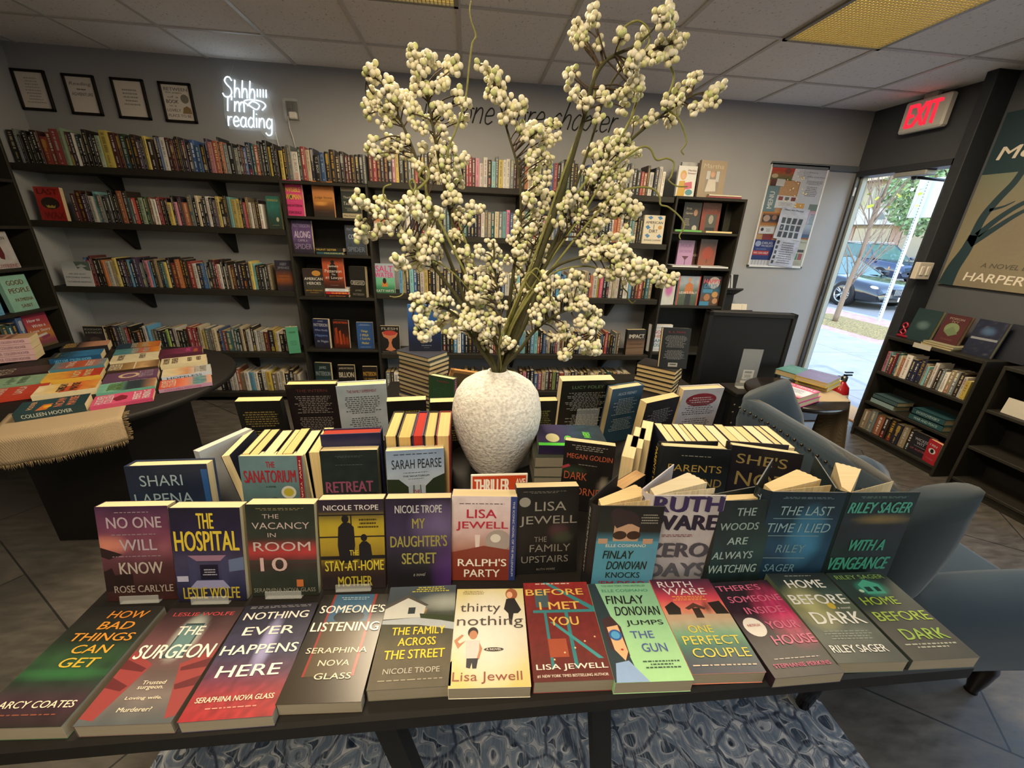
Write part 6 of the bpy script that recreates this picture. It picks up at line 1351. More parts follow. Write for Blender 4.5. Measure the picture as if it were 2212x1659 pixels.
zz = flat_stack([('1c1815', .185, .13, .024, 'black paperback with orange lettering, lowest of the flat trio', ('James Patterson', 'c87a3a')), ('a8252c', .18, .13, .022, 'red paperback with yellow lettering, middle of the flat trio', ('SUMMER', 'd8b848', .02)), ('c9ccd0', .185, .13, .024, 'white paperback, uppermost of the flat trio', ('JAMES PATTERSON', '4a8ab0'))], A, -.25, S3_, .0, None)
fo(697, 742, 557, 623, zz, -.235, 'orange-red novel with a black figure standing on the flat trio', [('g', ['a8482a', 'b05030', 'ac4a28', 'a0401f', '5a2818', '2a1a16']), ('C', .5, .14, .09, .06, '1d1614'), ('P', [(.32, .3), (.42, .19), (.58, .19), (.68, .3), (.72, .75), (.28, .75)], '241a17'), ('T', 'James', .5, .28, .52, .1, 'd8d2c8', 0, 0), ('T', 'Patterson', .5, .43, .8, .1, 'd8d2c8', 0, 0), ('T', 'The', .5, .54, .18, .05, 'd8d2c8', 0, 0), ('T', '#1 Lawyer', .52, .66, .84, .11, 'd8d2c8', 0, 0), ('T', 'a Tommy Miles', .5, .9, .4, .03, 'a89a8c', 0, 0)], hb=True, t=.03)
fo(754, 790, 576, 640, S3_, yc, 'black novel with pale block title, far end of the third compartment', [('g', ['1c1b19', '201f1c', '1a1a18', '222018', '1d1c1a']), ('n', .4, 6), ('T', 'OBSESSED', .5, .52, .88, .15, 'a8a498'), ('T', 'JAMES', .5, .78, .4, .07, '7a7668'), ('T', 'PATTERSON', .5, .9, .7, .07, '7a7668')], t=.05, yaw=-.15)
row(.52, .60, S2, -.10, 'N40 K30 B30', 'the fourth compartment of the tall bookcase', 'spine-out books in the tall bookcase', (.20, .23), .12, 32)
fo(676, 711, 690, 750, S2, yc, 'navy novel with neon script, fourth compartment of the tall bookcase', [('g', ['20284c', '242c56', '222a50', '2a2a44', '24222c']), ('n', .4, 6), ('T', 'JAMES', .5, .08, .34, .05, 'a8aab8'), ('T', 'PATTERSON', .5, .2, .88, .1, 'b0b2bc'), ('T', 'What Really', .5, .38, .86, .08, '8a94b8', .2), ('T', 'Happens', .5, .56, .8, .1, '6a84c0', .25), ('T', 'in Vegas', .55, .76, .7, .1, '9aa4bc', .25)], t=.035, yaw=-.12)
fo(719, 754, 692, 752, S2, yc, 'black novel with burning orange shapes, fourth compartment of the tall bookcase', [('g', ['2a1814', '241613', '3a1c14', '7a2c16', '3a1a12']), ('n', .4, 8), ('T', 'JAMES PATTERSON', .5, .1, .9, .09, 'c04a2c'), ('P', [(.1, .3), (.26, .25), (.3, .8), (.14, .85)], '9a3c1e'), ('P', [(.35, .4), (.48, .35), (.52, .85), (.4, .85)], 'b0481f'), ('P', [(.58, .5), (.68, .46), (.72, .85), (.62, .85)], '9a3c1e'), ('P', [(.8, .6), (.9, .58), (.92, .85), (.82, .85)], '8a3418')], t=.028, hb=True, edge='d8d4c8', yaw=-.12)
fo(771, 806, 697, 755, S2, yc, 'blue novel with yellow handwritten title, fourth compartment of the tall bookcase', [('g', ['2c5088', '2f558e', '2a4c82']), ('~', .5, .1, .8, .06, 2, '9aaac0'), ('T', 'Things', .46, .34, .44, .1, 'c0b050', .2), ('T', 'I Wish', .46, .48, .5, .1, 'c0b050', .2), ('T', 'I Told My', .5, .63, .62, .1, 'c0b050', .2), ('T', 'Mother', .5, .78, .46, .09, 'c0b050', .2), ('~', .5, .93, .8, .03, 1, '9aaac0')])
fo(680, 716, 785, 840, S1_, yc, 'dark teal novel in the lowest compartment of the tall bookcase', [('g', ['20302f', '263a3c', '2f6a84']), ('T', 'JAMES', .5, .18, .44, .12, '8a989c'), ('T', 'PATTERSON', .5, .38, .9, .15, '8a989c')], t=.03, yaw=-.1)
fo(731, 767, 790, 845, S1_, yc, 'black novel with huge cream capitals, lowest compartment of the tall bookcase', [('g', ['1a1817', '1d1b1a', '171615']), ('T', 'JAMES PATTERSON', .5, .13, .86, .09, 'a8a08c'), ('T', 'BILLION', .5, .37, .9, .2, 'c8c0a8')], t=.03)
fo(784, 815, 793, 845, S1_, yc, 'brown-black novel with gold capitals, lowest compartment of the tall bookcase', [('g', ['1d1714', '241b15', '1a1512']), ('T', 'PATTERSON', .5, .3, .9, .17, 'b8903c'), ('T', 'J.D. BARKER', .5, .52, .8, .1, '9a7a34')], t=.03)
row(.50, 1.08, S1_, -.07, 'K60 B40 K50 D60 K60 N40 K60 D50 K40', 'the lowest compartment of the tall bookcase', 'spine-out books in the tall bookcase', (.2, .23), .06, 33)
ys = -.235
GW = 'face-out novels on the wall shelves'
fo(80, 135, 404, 478, LV[1], ys, 'scarlet novel with a snarling dark mouth at the far end of the second shelf', [('g', ['a82a24', 'b02e26', 'a42420', 'a02420']), ('n', .35, 8), ('C', .5, .48, .36, .18, '2c2118'), ('P', [(.3, .52), (.36, .56), (.42, .53), (.48, .57), (.55, .53), (.62, .57), (.7, .52), (.64, .62), (.36, .62)], 'b09a4a'), ('T', 'LAST', .5, .14, .8, .16, '6a1614', 0, .03), ('T', 'WAX', .56, .84, .8, .2, '7a1a16', 0, .03)], group=GW, t=.03)
fo(577, 606, 424, 495, LV[1], ys, 'sea green novel closing the second shelf beside the tall bookcase', [('g', ['2f6a60', '33706a', '2a4c44', '2c342c']), ('n', .3, 6), ('T', 'PENNSULA', .5, .12, .8, .07, 'a8a060'), ('~', .5, .88, .8, .03, 1, '9a9a7a'), ('C', .7, .7, .1, .07, 'b8b49a')], group=GW, t=.03, edge='d0c08c')
cd_ = thing('shelf_card', 'white printed card with a mountain photo on the third shelf', 'card', TR(PY(165, 590, -.25).x, -.25, LV[2] + .0006) @ RX(-.08))
m = MB(); m.box(-.10, .10, 0, .003, 0, .185, lin('c4c8cc')); paint_cover(m, .2, .185, [('g', ['a4acb0', 'b0b6ba', 'c8ccd0', 'c8ccd0', 'c8ccd0', 'c8ccd0']), ('P', [(.45, .0), (1, .0), (1, .36), (.85, .34), (.7, .2), (.55, .3)], '5a6a64'), ('P', [(.5, .2), (.7, .1), (.9, .18), (.7, .24)], 'a8b0b0'), ('T', 'WE ARE MOST', .5, .5, .6, .06, '5a6270', 0, 0), ('T', 'IMPOSSIBLE THINGS', .5, .64, .84, .06, '5a6270', 0, 0), ('T', 'CATHERINE NEWMAN', .5, .82, .84, .06, '4a525e', 0, 0)], 3, -.1)
m.build('card_sheet', MT['matte_print'], cd_)
MB().box(-.04, .04, .003, .05, 0, .003, lin('c4c8cc')).build('foot', MT['matte_print'], cd_)
fo(596, 632, 563, 630, LV[2], ys, 'dusk orange and navy novel at the end of the third shelf', [('g', ['2a2a3c', '2c2a3a', '3a2c30', '7a4428', '8a4a24', '3a2828', '23222e']), ('n', .3, 7), ('T', 'ABBY', .5, .12, .42, .09, '7a7c88'), ('T', 'JIMENEZ', .5, .25, .7, .09, '7a7c88'), ('~', .5, .56, .7, .2, 2, '9a5a30')], group=GW, t=.03)
fo(183, 226, 706, 750, LV[3], ys, 'dark novel with pale capitals near the corner of the fourth shelf', [('g', ['2a2226', '3a3032', '332a2e']), ('n', .4, 7), ('P', [(0, 0), (1, 0), (1, .3), (0, .3)], '1a1716'), ('T', 'BOOKSHOPS', .5, .12, .86, .08, 'a8a49a'), ('T', '& BONEDUST', .5, .25, .86, .08, 'a8a49a'), ('C', .5, .6, .3, .18, '5a4c46')], group=GW, t=.03)
fo(622, 646, 706, 770, LV[3], -.27, 'mint green slim novel leaning out of the fourth shelf', [('g', ['4f9a78', '55a07e', '4d9674']), ('T', 'TENDER', .5, .2, .6, .06, '33604a'), ('~', .5, .6, .6, .2, 3, '3f7a5c')], group=GW, t=.02, lean=-.04, yaw=.35)
fo(808, 848, 470, 508, LV[1], ys, 'white novel with blue capitals and an orange photo behind the berries', [('g', ['b8683a', 'b07a4a', 'c4ccd4', 'c8d0d8', 'c4ccd4']), ('T', 'AGREEABLE', .5, .52, .9, .14, '3a4a84'), ('T', 'WOMEN', .5, .72, .7, .16, '2c3c74')], group=GW)
fo(808, 852, 570, 634, LV[2], ys, 'pink, white and green swimmer novel on the third shelf', [('g', ['8a9ab0', '9aa8a0', '7aa088', '6ab494', '64ae8a', '2f7a56', '2c6a4c']), ('P', [(0, 0), (1, 0), (1, .47), (0, .47)], '9aa6b4'), ('T', 'SALT', .52, .17, .84, .2, 'c8387c'), ('T', 'WATER', .5, .38, .9, .17, 'c8387c'), ('P', [(.36, .78), (.38, .62), (.5, .55), (.62, .62), (.66, .78)], 'c07a34'), ('C', .5, .58, .09, .1, '1d1714'), ('T', 'KATY HAYS', .5, .92, .86, .09, 'd8d4cc', 0, 0)], group=GW)
fo(822, 863, 705, 762, LV[3], ys, 'black novel with a bitten red apple core', [('g', ['1d1a18', '1a1817', '161413']), ('T', 'FLESH', .5, .1, .84, .09, 'b0aca0', 0, -.005), ('P', [(.08, .24), (.3, .18), (.7, .18), (.92, .26), (.82, .4), (.62, .48), (.56, .62), (.62, .78), (.78, .88), (.5, .94), (.22, .88), (.38, .78), (.44, .62), (.38, .48), (.16, .4)], 'c07a58'), ('C', .5, .26, .36, .09, 'b04038'), ('T', 'DAVID SZALAY', .5, .965, .84, .035, '9a968c', 0, 0)], group=GW)
fo(1390, 1434, 465, 531, LV[1], ys, 'cream novel with blue leaf ornaments at the end of the second shelf', [('g', ['cfc6ae', 'd2c9b2', 'ccc2aa']), ('P', [(.15, .08), (.3, .02), (.42, .08), (.3, .16)], '3a74a4'), ('P', [(.62, .06), (.78, .02), (.9, .1), (.76, .16)], '3a74a4'), ('P', [(.08, .4), (.22, .34), (.34, .44), (.2, .5)], '3a74a4'), ('C', .8, .42, .1, .07, 'b88a3a'), ('P', [(.1, .7), (.22, .64), (.36, .72), (.24, .8)], '3a74a4'), ('P', [(.68, .72), (.82, .64), (.94, .74), (.8, .8)], '3a74a4'), ('T', 'AMERICAN', .5, .25, .84, .09, '2a2824'), ('T', 'DIRT', .5, .55, .42, .11, '2a2824'), ('P', [(.48, .32), (.51, .32), (.51, .48), (.48, .48)], '2a2824'), ('T', 'JEANINE CUMMINS', .5, .88, .84, .07, '3a4a58', 0, 0)], group=GW, t=.03)
fo(1353, 1394, 713, 769, LV[3], ys, 'black and sepia novel with bold white title at the end of the fourth shelf', [('g', ['1a1816', '1c1a18', '2a241e', '6a5240', '7a604a', '7a6450', '6a5440']), ('T', 'IMPACT', .52, .26, .84, .15, 'd4d0c4', 0, .02), ('T', 'OLIVIA PRIOR', .52, .57, .7, .06, '3a2c20', 0, 0), ('P', [(0, .72), (1, .7), (1, .72), (0, .74)], '3a2c22')], group=GW, t=.045, yaw=.1)
# cookbook case
yk = -.225
GCB = 'cookbooks in and on the case near the notice board'
fo(1464, 1504, 358, 419, 1.8358, yk, 'white cookbook with a cartoon cook in yellow, standing on the case top', [('g', ['d4d6d4', 'd8dad8', 'd2d4d2']), ('C', .3, .3, .17, .16, 'c8a048'), ('C', .3, .33, .12, .1, 'd8a888'), ('P', [(.12, .5), (.42, .48), (.5, .7), (.46, 1), (.05, 1)], 'c09a24'), ('P', [(.4, .55), (.8, .5), (.85, .72), (.44, .78)], 'c05a6c'), ('C', .7, .86, .2, .1, '4a8a94'), ('T', 'Martha', .74, .14, .44, .06, '7a2a3c'), ('T', 'Stewart', .74, .23, .44, .06, '7a2a3c')], group=GCB)
fo(1470, 1512, 350, 419, 1.8358, -.17, 'grey photographic cookbook half hidden on the case top', [('g', ['9a9c9c', 'a4a6a6', '8a8c84', '6a6c60']), ('n', .4, 5), ('T', 'live', .25, .3, .4, .14, '2a2a2a', .2)], group=GCB)
fo(1512, 1568, 346, 420, 1.8358, yk, 'tan cookbook with a seated figure in white, standing on the case top', [('g', ['988870', '9c8c74', '94846c']), ('P', [(.24, .27), (.78, .27), (.78, .86), (.24, .86)], '8a8074'), ('P', [(.26, .28), (.4, .28), (.4, .5), (.26, .5)], 'b8bab8'), ('P', [(.64, .28), (.76, .28), (.76, .56), (.64, .56)], 'b8bab8'), ('C', .5, .36, .1, .09, 'b08a60'), ('C', .5, .38, .07, .07, 'c49a80'), ('P', [(.36, .5), (.64, .5), (.7, .82), (.28, .84)], 'c4beb4'), ('T', 'Martha', .5, .15, .78, .12, 'c0b49c', 0, -.004)], group=GCB, t=.035, hb=True)
flat_stack([('8a3a44', .30, .2, .012, 'thin dusty red book lying flat on the case top', None), ('b8b09c', .29, .2, .014, 'thin cream book lying flat on the dusty red one', None)], PY(1565, 421, -.24).x, -.255, 1.8358, 0, GCB)
fo(1476, 1514, 437, 497, 1.560, -.16, 'dark cookbook with a smiling dark-haired cook, upper case shelf', [('g', ['1d1816', '241d1a', '2a221c']), ('C', .68, .3, .2, .17, '2a1c16'), ('C', .7, .34, .11, .11, 'a87a62'), ('P', [(.5, .5), (.9, .48), (.95, 1), (.4, 1)], '23262e'), ('C', .74, .86, .14, .1, 'b8b0a4'), ('T', 'Ina', .3, .2, .3, .08, 'b0a898'), ('T', 'Garten', .34, .36, .4, .07, 'b0a898'), ('~', .26, .66, .4, .26, 4, '9a948a')], group=GCB)
fo(1516, 1556, 438, 499, 1.560, -.15, 'rust red cookbook with a grey bearded portrait, upper case shelf', [('g', ['7a3220', '843824', '7a3420']), ('P', [(.24, .38), (.84, .38), (.84, 1), (.24, 1)], '4a4a40'), ('C', .54, .55, .13, .15, '9a9488'), ('P', [(.3, .82), (.78, .82), (.84, 1), (.24, 1)], '1d1c1b'), ('T', 'STANLEY', .54, .14, .6, .07, 'a06a48'), ('T', 'TUCCI', .54, .26, .5, .07, 'a06a48')], group=GCB)
fo(1566, 1588, 440, 498, 1.560, -.12, 'very dark cookbook of scattered leaves, upper case shelf', [('g', ['1a1a16', '1c1c17', '2c2c22', '33332a']), ('n', .7, 10)], group=GCB)
flat_stack([('5a9a4a', .24, .15, .018, 'green book lying flat before the dark cookbooks', None)], PY(1487, 493, -.25).x, -.26, 1.560, 0, GCB)
flat_stack([('c9b884', .24, .15, .016, 'cream book lying flat before the rust red cookbook', None)], PY(1553, 495, -.25).x, -.26, 1.560, 0, GCB)
row(4.165, 4.20, 1.560, -.235, 'R30', 'the upper case shelf beside the board', GCB, (.23, .24), .15, 41)
row(3.62, 3.655, 1.560, -.235, 'S30', 'the upper case shelf near the cream novel', GCB, (.2, .21), .15, 42)
row(3.615, 3.675, 1.268, -.24, 'R28 R28', 'the middle case shelf', GCB, (.21, .23), .15, 43)
fo(1465, 1499, 519, 565, 1.268, -.15, 'lilac cocktail book with a martini glass, middle case shelf', [('g', ['b088b4', 'b48cb8', 'ac84b0']), ('T', 'POUR', .5, .2, .7, .12, '9a6aa0'), ('T', 'DECISIONS', .5, .42, .8, .1, '9a6aa0'), ('P', [(.3, .6), (.74, .6), (.53, .76)], '5a2434'), ('P', [(.51, .75), (.55, .75), (.55, .95), (.51, .95)], '3a2430')], group=GCB)
fo(1492, 1514, 520, 566, 1.268, -.10, 'brown mocktail book half hidden on the middle case shelf', [('g', ['3a2c2c', '4a342e', '5a3c30']), ('n', .4, 6), ('T', 'mocktail', .5, .55, .9, .12, 'b0a498')], group=GCB)
fo(1512, 1548, 517, 567, 1.268, -.15, 'terracotta cocktail book with a round glass, middle case shelf', [('g', ['4a3434', '6a4034', '8a4a34', '8a5038']), ('C', .5, .5, .32, .24, '9a3c24'), ('P', [(.48, .7), (.54, .7), (.54, .86), (.48, .86)], '5a3428')], group=GCB)
flat_stack([('c4c8cc', .24, .15, .014, 'white book lying flat under the lilac cocktail book', None)], PY(1480, 569, -.24).x, -.255, 1.268, 0, GCB)
flat_stack([('c8ccd0', .26, .15, .014, 'white book lying flat under the terracotta cocktail book', None)], PY(1543, 571, -.24).x, -.255, 1.268, 0, GCB)
fo(1428, 1462, 592, 656, .930, yk, 'white cookbook with a pink splash and lime spine, lower case shelf', [('g', ['c8ccc8', 'd0d4d0', 'ccd0cc']), ('n', .1, 4), ('b', .55, .5, .35, .28, 'c070a8', 1, 1.4)], group=GCB, spine=('PLATE', '4a5a1c'), base='b0b45c', yaw=.2, t=.03)
fo(1465, 1511, 597, 655, .930, yk, 'cookbook with a figure in an orange shawl by a lake, red edged', [('g', ['8a98a8', '94a0aa', '5a6a5c', '44543c', '3a4838']), ('n', .2, 6), ('C', .5, .12, .08, .08, 'b88a68'), ('P', [(.34, .3), (.5, .2), (.68, .28), (.74, .6), (.3, .6)], 'b86a2c'), ('P', [(.4, .6), (.64, .6), (.66, 1), (.38, 1)], '1c1a1c'), ('P', [(0, 0), (.05, 0), (.05, 1), (0, 1)], 'c0442c'), ('P', [(.95, 0), (1, 0), (1, 1), (.95, 1)], 'c0442c'), ('T', "LIDIA'S ITALY", .5, .56, .84, .08, 'd8d4cc')], group=GCB, t=.03)
fo(1504, 1526, 597, 655, .930, -.16, 'magenta cookbook between the lake one and the diner one', [('g', ['b83a78', 'bc3e7c', 'a83470', '6a4428'])], group=GCB, t=.03)
fo(1516, 1557, 597, 656, .930, yk + .01, 'dark cookbook with a neon diner title and dishes', [('g', ['28242a', '2c282c', '2a5a70', '5a4030', '4a3428']), ('C', .6, .22, .3, .2, 'b4aca4'), ('T', 'HAPPY', .5, .17, .86, .14, 'c8506c', .1, .02), ('T', 'DAYS', .46, .33, .66, .13, '3a84b4', .1, .02), ('P', [(.1, .44), (.6, .44), (.6, .56), (.1, .56)], '3a84ac'), ('C', .35, .72, .16, .12, 'a8744a'), ('C', .75, .62, .16, .1, 'c09050'), ('C', .8, .84, .14, .1, 'b88a64'), ('P', [(0, .86), (.5, .86), (.5, 1), (0, 1)], '3a84ac')], group=GCB, t=.03)
fo(1402, 1450, 702, 762, .485, yk, 'white cookbook with many-coloured block title, fourth case shelf', [('g', ['d4d8dc', 'd8dce0', 'd4d8dc']), ('~', .5, .11, .8, .05, 2, '6a6a70'), ('T', 'GOOD', .5, .27, .6, .12, 'b0304a'), ('T', 'THINGS', .5, .43, .8, .12, 'b8683a'), ('T', 'SAMIN', .5, .60, .7, .12, '2a6a8c'), ('T', 'NOSRAT', .5, .76, .84, .12, '2a7a94'), ('~', .5, .92, .7, .02, 1, '6a6a70')], group=GCB, t=.035)
row(3.64, 4.18, .485, -.12, 'W40 K60 R40 K50 C40 W60 K40 S60 B40 W50', 'the fourth case shelf behind the white cookbook', GCB, (.2, .25), .1, 44)
row(3.62, 4.19, .085, -.20, 'V50 W40 K50 S60 W50 R40 K60 B50 W40 K60', 'the lowest case shelf', GCB, (.2, .26), .16, 45)
# side bookcase by the round table
def fl(u, z, w, h, label, ops, yaw=0.0):
    return book(LCM @ TR(u, -CD + .035, z + .0008) @ RZ(yaw) @ RX(-.08), w, h, .03, ops, label, 'face-out novels in the side bookcase', res=90)
fl(.03, 1.42, .17, .225, 'lilac novel with a dark blot and cream letters in the side bookcase', [('g', ['8a8aa0', '9494a8', '9090a6', '8a8aa2']), ('C', .5, .56, .42, .3, '2c3244'), ('T', "IT'S", .52, .42, .4, .11, 'c8b890'), ('T', 'NOT', .5, .6, .56, .12, 'c8b890'), ('T', 'HER', .56, .79, .56, .12, 'c8b890')])
fl(.10, 1.16, .17, .225, 'white snowy novel with a red necktie in the side bookcase', [('g', ['a8a4a4', 'b4b0b0', 'aca8aa', 'b0acac']), ('n', .3, 4), ('P', [(.4, .32), (.58, .3), (.62, .6), (.56, .76), (.42, .72)], '5a1f24'), ('P', [(.42, .26), (.56, .25), (.58, .31), (.42, .32)], '6a262a'), ('T', 'FREIDA', .46, .08, .56, .08, '3a3a40'), ('T', 'McFADDEN', .5, .18, .7, .08, '3a3a40'), ('T', 'BOYFRIEND', .54, .93, .84, .1, '8a4a4c')])
fl(.12, .885, .165, .23, 'mint novel with brown capitals in the side bookcase', [('g', ['86b4a4', '8cbaaa', '84b0a0']), ('n', .1, 5), ('T', 'GOOD', .5, .2, .66, .13, '6a5436', 0, .02), ('T', 'PEOPLE', .54, .42, .8, .13, '6a5436', 0, .02), ('T', 'PATMEENA', .58, .68, .7, .09, '6a5436', 0, .02), ('T', 'SABIT', .58, .86, .46, .09, '6a5436', 0, .02)])
fl(.16, .625, .165, .23, 'rosy sunset novel of stacked books in the side bookcase', [('g', ['8a2c44', '9a344a', 'a8484a', 'b4643c', 'b07a34', '8a3a58', '5a5a34']), ('P', [(.3, .64), (.7, .6), (.72, .66), (.32, .7)], 'c8c0c0'), ('P', [(.42, .7), (.8, .66), (.8, .74), (.44, .78)], '8a3a5c'), ('T', 'How to', .4, .19, .52, .09, 'd8ccd0', .05, .02), ('T', 'Write a', .52, .36, .56, .09, 'd8ccd0', .05, .02), ('T', 'Love Story', .5, .52, .84, .1, 'd8ccd0', .05, .02)])
fl(-.16, 1.16, .17, .22, 'dark novel partly seen beyond the snowy one in the side bookcase', [('g', ['2a2024', '3a282a', '2a2022'])])
fl(-.2, .885, .16, .22, 'navy novel with a gold emblem at the edge of the mint novel shelf', [('g', ['1c2436', '202a3e', '1a2232']), ('C', .6, .7, .3, .16, 'b89a3c'), ('C', .6, .7, .22, .11, '1c2436')]) if False else None
fl(-.10, 1.70, .17, .22, 'tan novel on the highest stocked shelf of the side bookcase', [('g', ['8a7a5c', '94845f', '6a5a44'])])
# classics on top of the low bookcase
def fr_(u, z, w, h, label, ops, y=-.17, lean=.16, yaw=0.0, t=.03, **kw):
    return book(RCM @ TR(u, y, z + .0008) @ RZ(yaw) @ RX(-lean), w, h, t, ops, label, 'classics standing on the low bookcase', hb=True, res=90, **kw)
fr_(-.185, .86, .17, .235, 'dark green cloth classic with a faint silver wreath on the low bookcase', [('g', ['22383a', '263c3e', '20363a']), ('n', .15, 6), ('b', .5, .5, .3, .16, '5a7474', 1)], edge='b8b08c')
flat_stack([('8a8468', .21, .15, .014, 'lower cream book lying flat under the maroon classic', None), ('9a947a', .2, .15, .014, 'upper cream book lying flat under the maroon classic', None)], 5.23, -1.315, .86, 0, None) if False else None
z_ = .86
for k, lab in ((0, 'lower cream book lying flat beneath the maroon classic'), (1, 'upper cream book lying flat beneath the maroon classic')):
    rt = thing('hardback_book', lab, 'book', RCM @ TR(.01 + .01 * k, -.235, z_ + .0085), 'cream books beneath the maroon classic')
    MB().box(-.10, .10, 0, .15, -.0075, -.0055, lin('7c765c')).box(-.10, .10, 0, .15, .0055, .0075, lin('8c866c')).box(-.10, .10, .148, .15, -.0075, .0075, lin('7c765c')).build('cover', MT['matte_print'], rt)
    MB().box(-.098, .098, .003, .148, -.0055, .0055, lin('c4bc9c')).build('pages', MT['page_edges'], rt)
    z_ += .0155
fr_(.005, z_ + .001, .15, .20, 'maroon classic with pale green leaves standing on two flat cream books', [('g', ['4a2226', '52282a', '4c2428']), ('C', .48, .48, .3, .2, '7a8a64'), ('P', [(.2, .6), (.5, .4), (.8, .62), (.5, .75)], '6a7a58'), ('T', 'POISON', .5, .14, .6, .07, '9a8a78'), ('T', 'IVY', .5, .24, .3, .06, '9a8a78'), ('T', 'CLASSIC', .5, .86, .5, .06, '7a4a4a')], edge='a8a080')
fr_(.20, .86, .16, .235, 'navy classic with white and blue pattern on the low bookcase', [('g', ['1c2238', '20263c', '1a2034']), ('n', .3, 8), ('b', .5, .3, .3, .14, '4a6488', 1), ('P', [(.05, .5), (.95, .48), (.95, .54), (.05, .56)], '8a8e94'), ('m', '5a5a64', 9, -.45)], edge='a8a488')
fr_(.33, .86, .16, .23, 'dark cloth classic at the near end of the low bookcase', [('g', ['232733', '262a36', '20242e'])], y=-.10)
tag(MB().box(-.06, .06, -.003, 0, -.022, .012, lin('a8a498')).build('shelf_label', MT['matte_print'], None, RCM @ TR(-.06, -.246, .852)), 'small white shelf label on the edge of the low bookcase', 'label')
o_ = thing('red_ornament', 'small dark red numeral ornament standing at the end of the low bookcase', 'ornament', RCM @ TR(-.295, -.16, .8605))
MB().box(-.03, .05, -.02, .02, 0, .02, lin('7a1a2a'), b=.006).build('base', MT['gloss_print'], o_)
m = MB(); m.tube(smooth([(0, 0, .02), (.02, 0, .04), (0, 0, .065), (-.018, 0, .09), (0, 0, .11), (.018, 0, .09), (0, 0, .065), (-.02, 0, .04), (0, 0, .02)], 5), .007, 7, lin('8a1a2c')); m.build('numeral', MT['gloss_print'], o_)
# inside the low bookcase: lying sets and the face-out pair
def lying(u, z, col, w, d, t, lab, txt=None):
    rt = thing('hardback_book', lab, 'book', RCM @ TR(u, -.225, z + t / 2 + .0006), 'hardbacks lying flat in the low bookcase')
    m = MB(); c = lin(col)
    m.box(-w / 2, w / 2, 0, d, -t / 2, -t / 2 + .003, c).box(-w / 2, w / 2, 0, d, t / 2 - .003, t / 2, c).box(-w / 2, w / 2, 0, .003, -t / 2, t / 2, c)
    if txt: put_text(m, txt, 0, 0, w * .7, t * .4, lin('8aa0a0'), -.0006)
    m.build('cover', MT['matte_print'], rt)
    MB().box(-w / 2 + .003, w / 2 - .003, .003, d - .003, -t / 2 + .003, t / 2 - .003, lin('c4bc9c')).build('pages', MT['page_edges'], rt)
lying(-.19, .315, '7a9090', .19, .15, .04, 'thick pale blue patterned hardback lying flat under the upper row of classics')
lying(-.18, .3565, '3a5054', .20, .15, .035, 'dark slate hardback lying flat on the pale blue patterned one')
lying(.14, .315, '22464a', .23, .16, .045, 'thick teal hardback with large lettering lying flat', 'WAR AND PEACE')
lying(.14, .3615, '1f4046', .22, .16, .045, 'thick teal hardback on top of the large-lettered one', 'DOSTOYEVSKY')
fr_(.165, .075, .14, .17, 'black hardback with silver and rose title, bottom shelf of the low bookcase', [('g', ['1d1c22', '201f26', '1b1a20']), ('T', 'WICKED', .5, .3, .7, .12, '9a9aa4'), ('T', 'WIT', .5, .46, .4, .12, '9a9aa4'), ('~', .5, .6, .7, .05, 1, '8a8a94'), ('T', 'OF AUSTEN', .5, .75, .8, .08, '9a4a5c')], y=-.215, lean=.03)
fr_(.265, .075, .095, .17, 'red hardback with a white eye, bottom corner of the low bookcase', [('g', ['b02430', 'b42834', 'ac2230']), ('C', .5, .45, .28, .12, 'd8d4d0'), ('C', .5, .45, .14, .09, '1a1a1e'), ('T', '1984', .5, .2, .6, .1, 'd8b8b8', .2), ('T', 'Orwell', .5, .8, .6, .08, 'c06a70', .2)], y=-.235, lean=-.05, edge='d8c8a4', yaw=-.2)
# ------------------------------------------------------------------ round table at the room's side with laid-out novels
RTX, RTY, RTR, RTZ = .02, -1.74, .615, .755
t = thing('round_table', 'round black table covered with rows of flat novels, by the side bookcase', 'table', TR(RTX, RTY, 0))
MB().lathe([(0, RTZ - .035), (RTR - .01, RTZ - .035), (RTR, RTZ - .028), (RTR, RTZ - .008), (RTR - .008, RTZ - .0008), (0, RTZ - .0008)], 72, TB).build('table_top', MT['black_laminate'], t)
m = MB(); a = .24
m.box(-.15, .31, -.25, .21, .0, RTZ - .035, TB, b=.006); m.build('pedestal', MT['black_laminate'], t)
AX = math.radians(30)
e1, e2 = Vector((math.cos(AX), math.sin(AX), 0)), Vector((-math.sin(AX), math.cos(AX), 0))
def laid(px, py, z, t_, ops, label, spine=None, edge='e0d4b4', dyaw=0.0, base=None, w=.132, h=.2, group='novels laid out flat on the round table'):
    """flat book with its spine towards the room; (px, py) is the middle of its cover"""
    c = PZ(px, py, z + t_)
    yaw = AX + math.pi / 2 + dyaw
    M = TR(c.x, c.y, z + t_) @ RZ(yaw) @ TR(0, -h / 2, 0) @ RX(-math.pi / 2)
    return book(M, w, h, t_, ops, label, group, spine=spine, edge=edge, res=90, base=base)
def T2(a, b, c1, c2=None, y1=.35, y2=.55, w=.8, h=.13): return [('T', a, .5, y1, w, h, c1, 0, .015), ('T', b, .5, y2, w, h, c2 or c1, 0, .015)]
Z0 = RTZ + .001
CHN = ('COLLEEN HOOVER', 'b8c0b8')
laid(116, 871, Z0, .034, [('g', ['1f3a40', '23424a', '1f3c42', '1c363c']), ('P', [(.0, .3), (.5, .36), (.5, .5), (0, .46)], 'c06a2c'), ('C', .28, .44, .12, .06, 'd8a02c')] + T2('MAYBE', 'NOW', 'c8785a', None, .78, .6) + [('T', 'HOOVER', .5, .2, .7, .08, 'd0a880')], 'dark teal novel with coral title and a yellow badge, nearest on the round table', CHN)
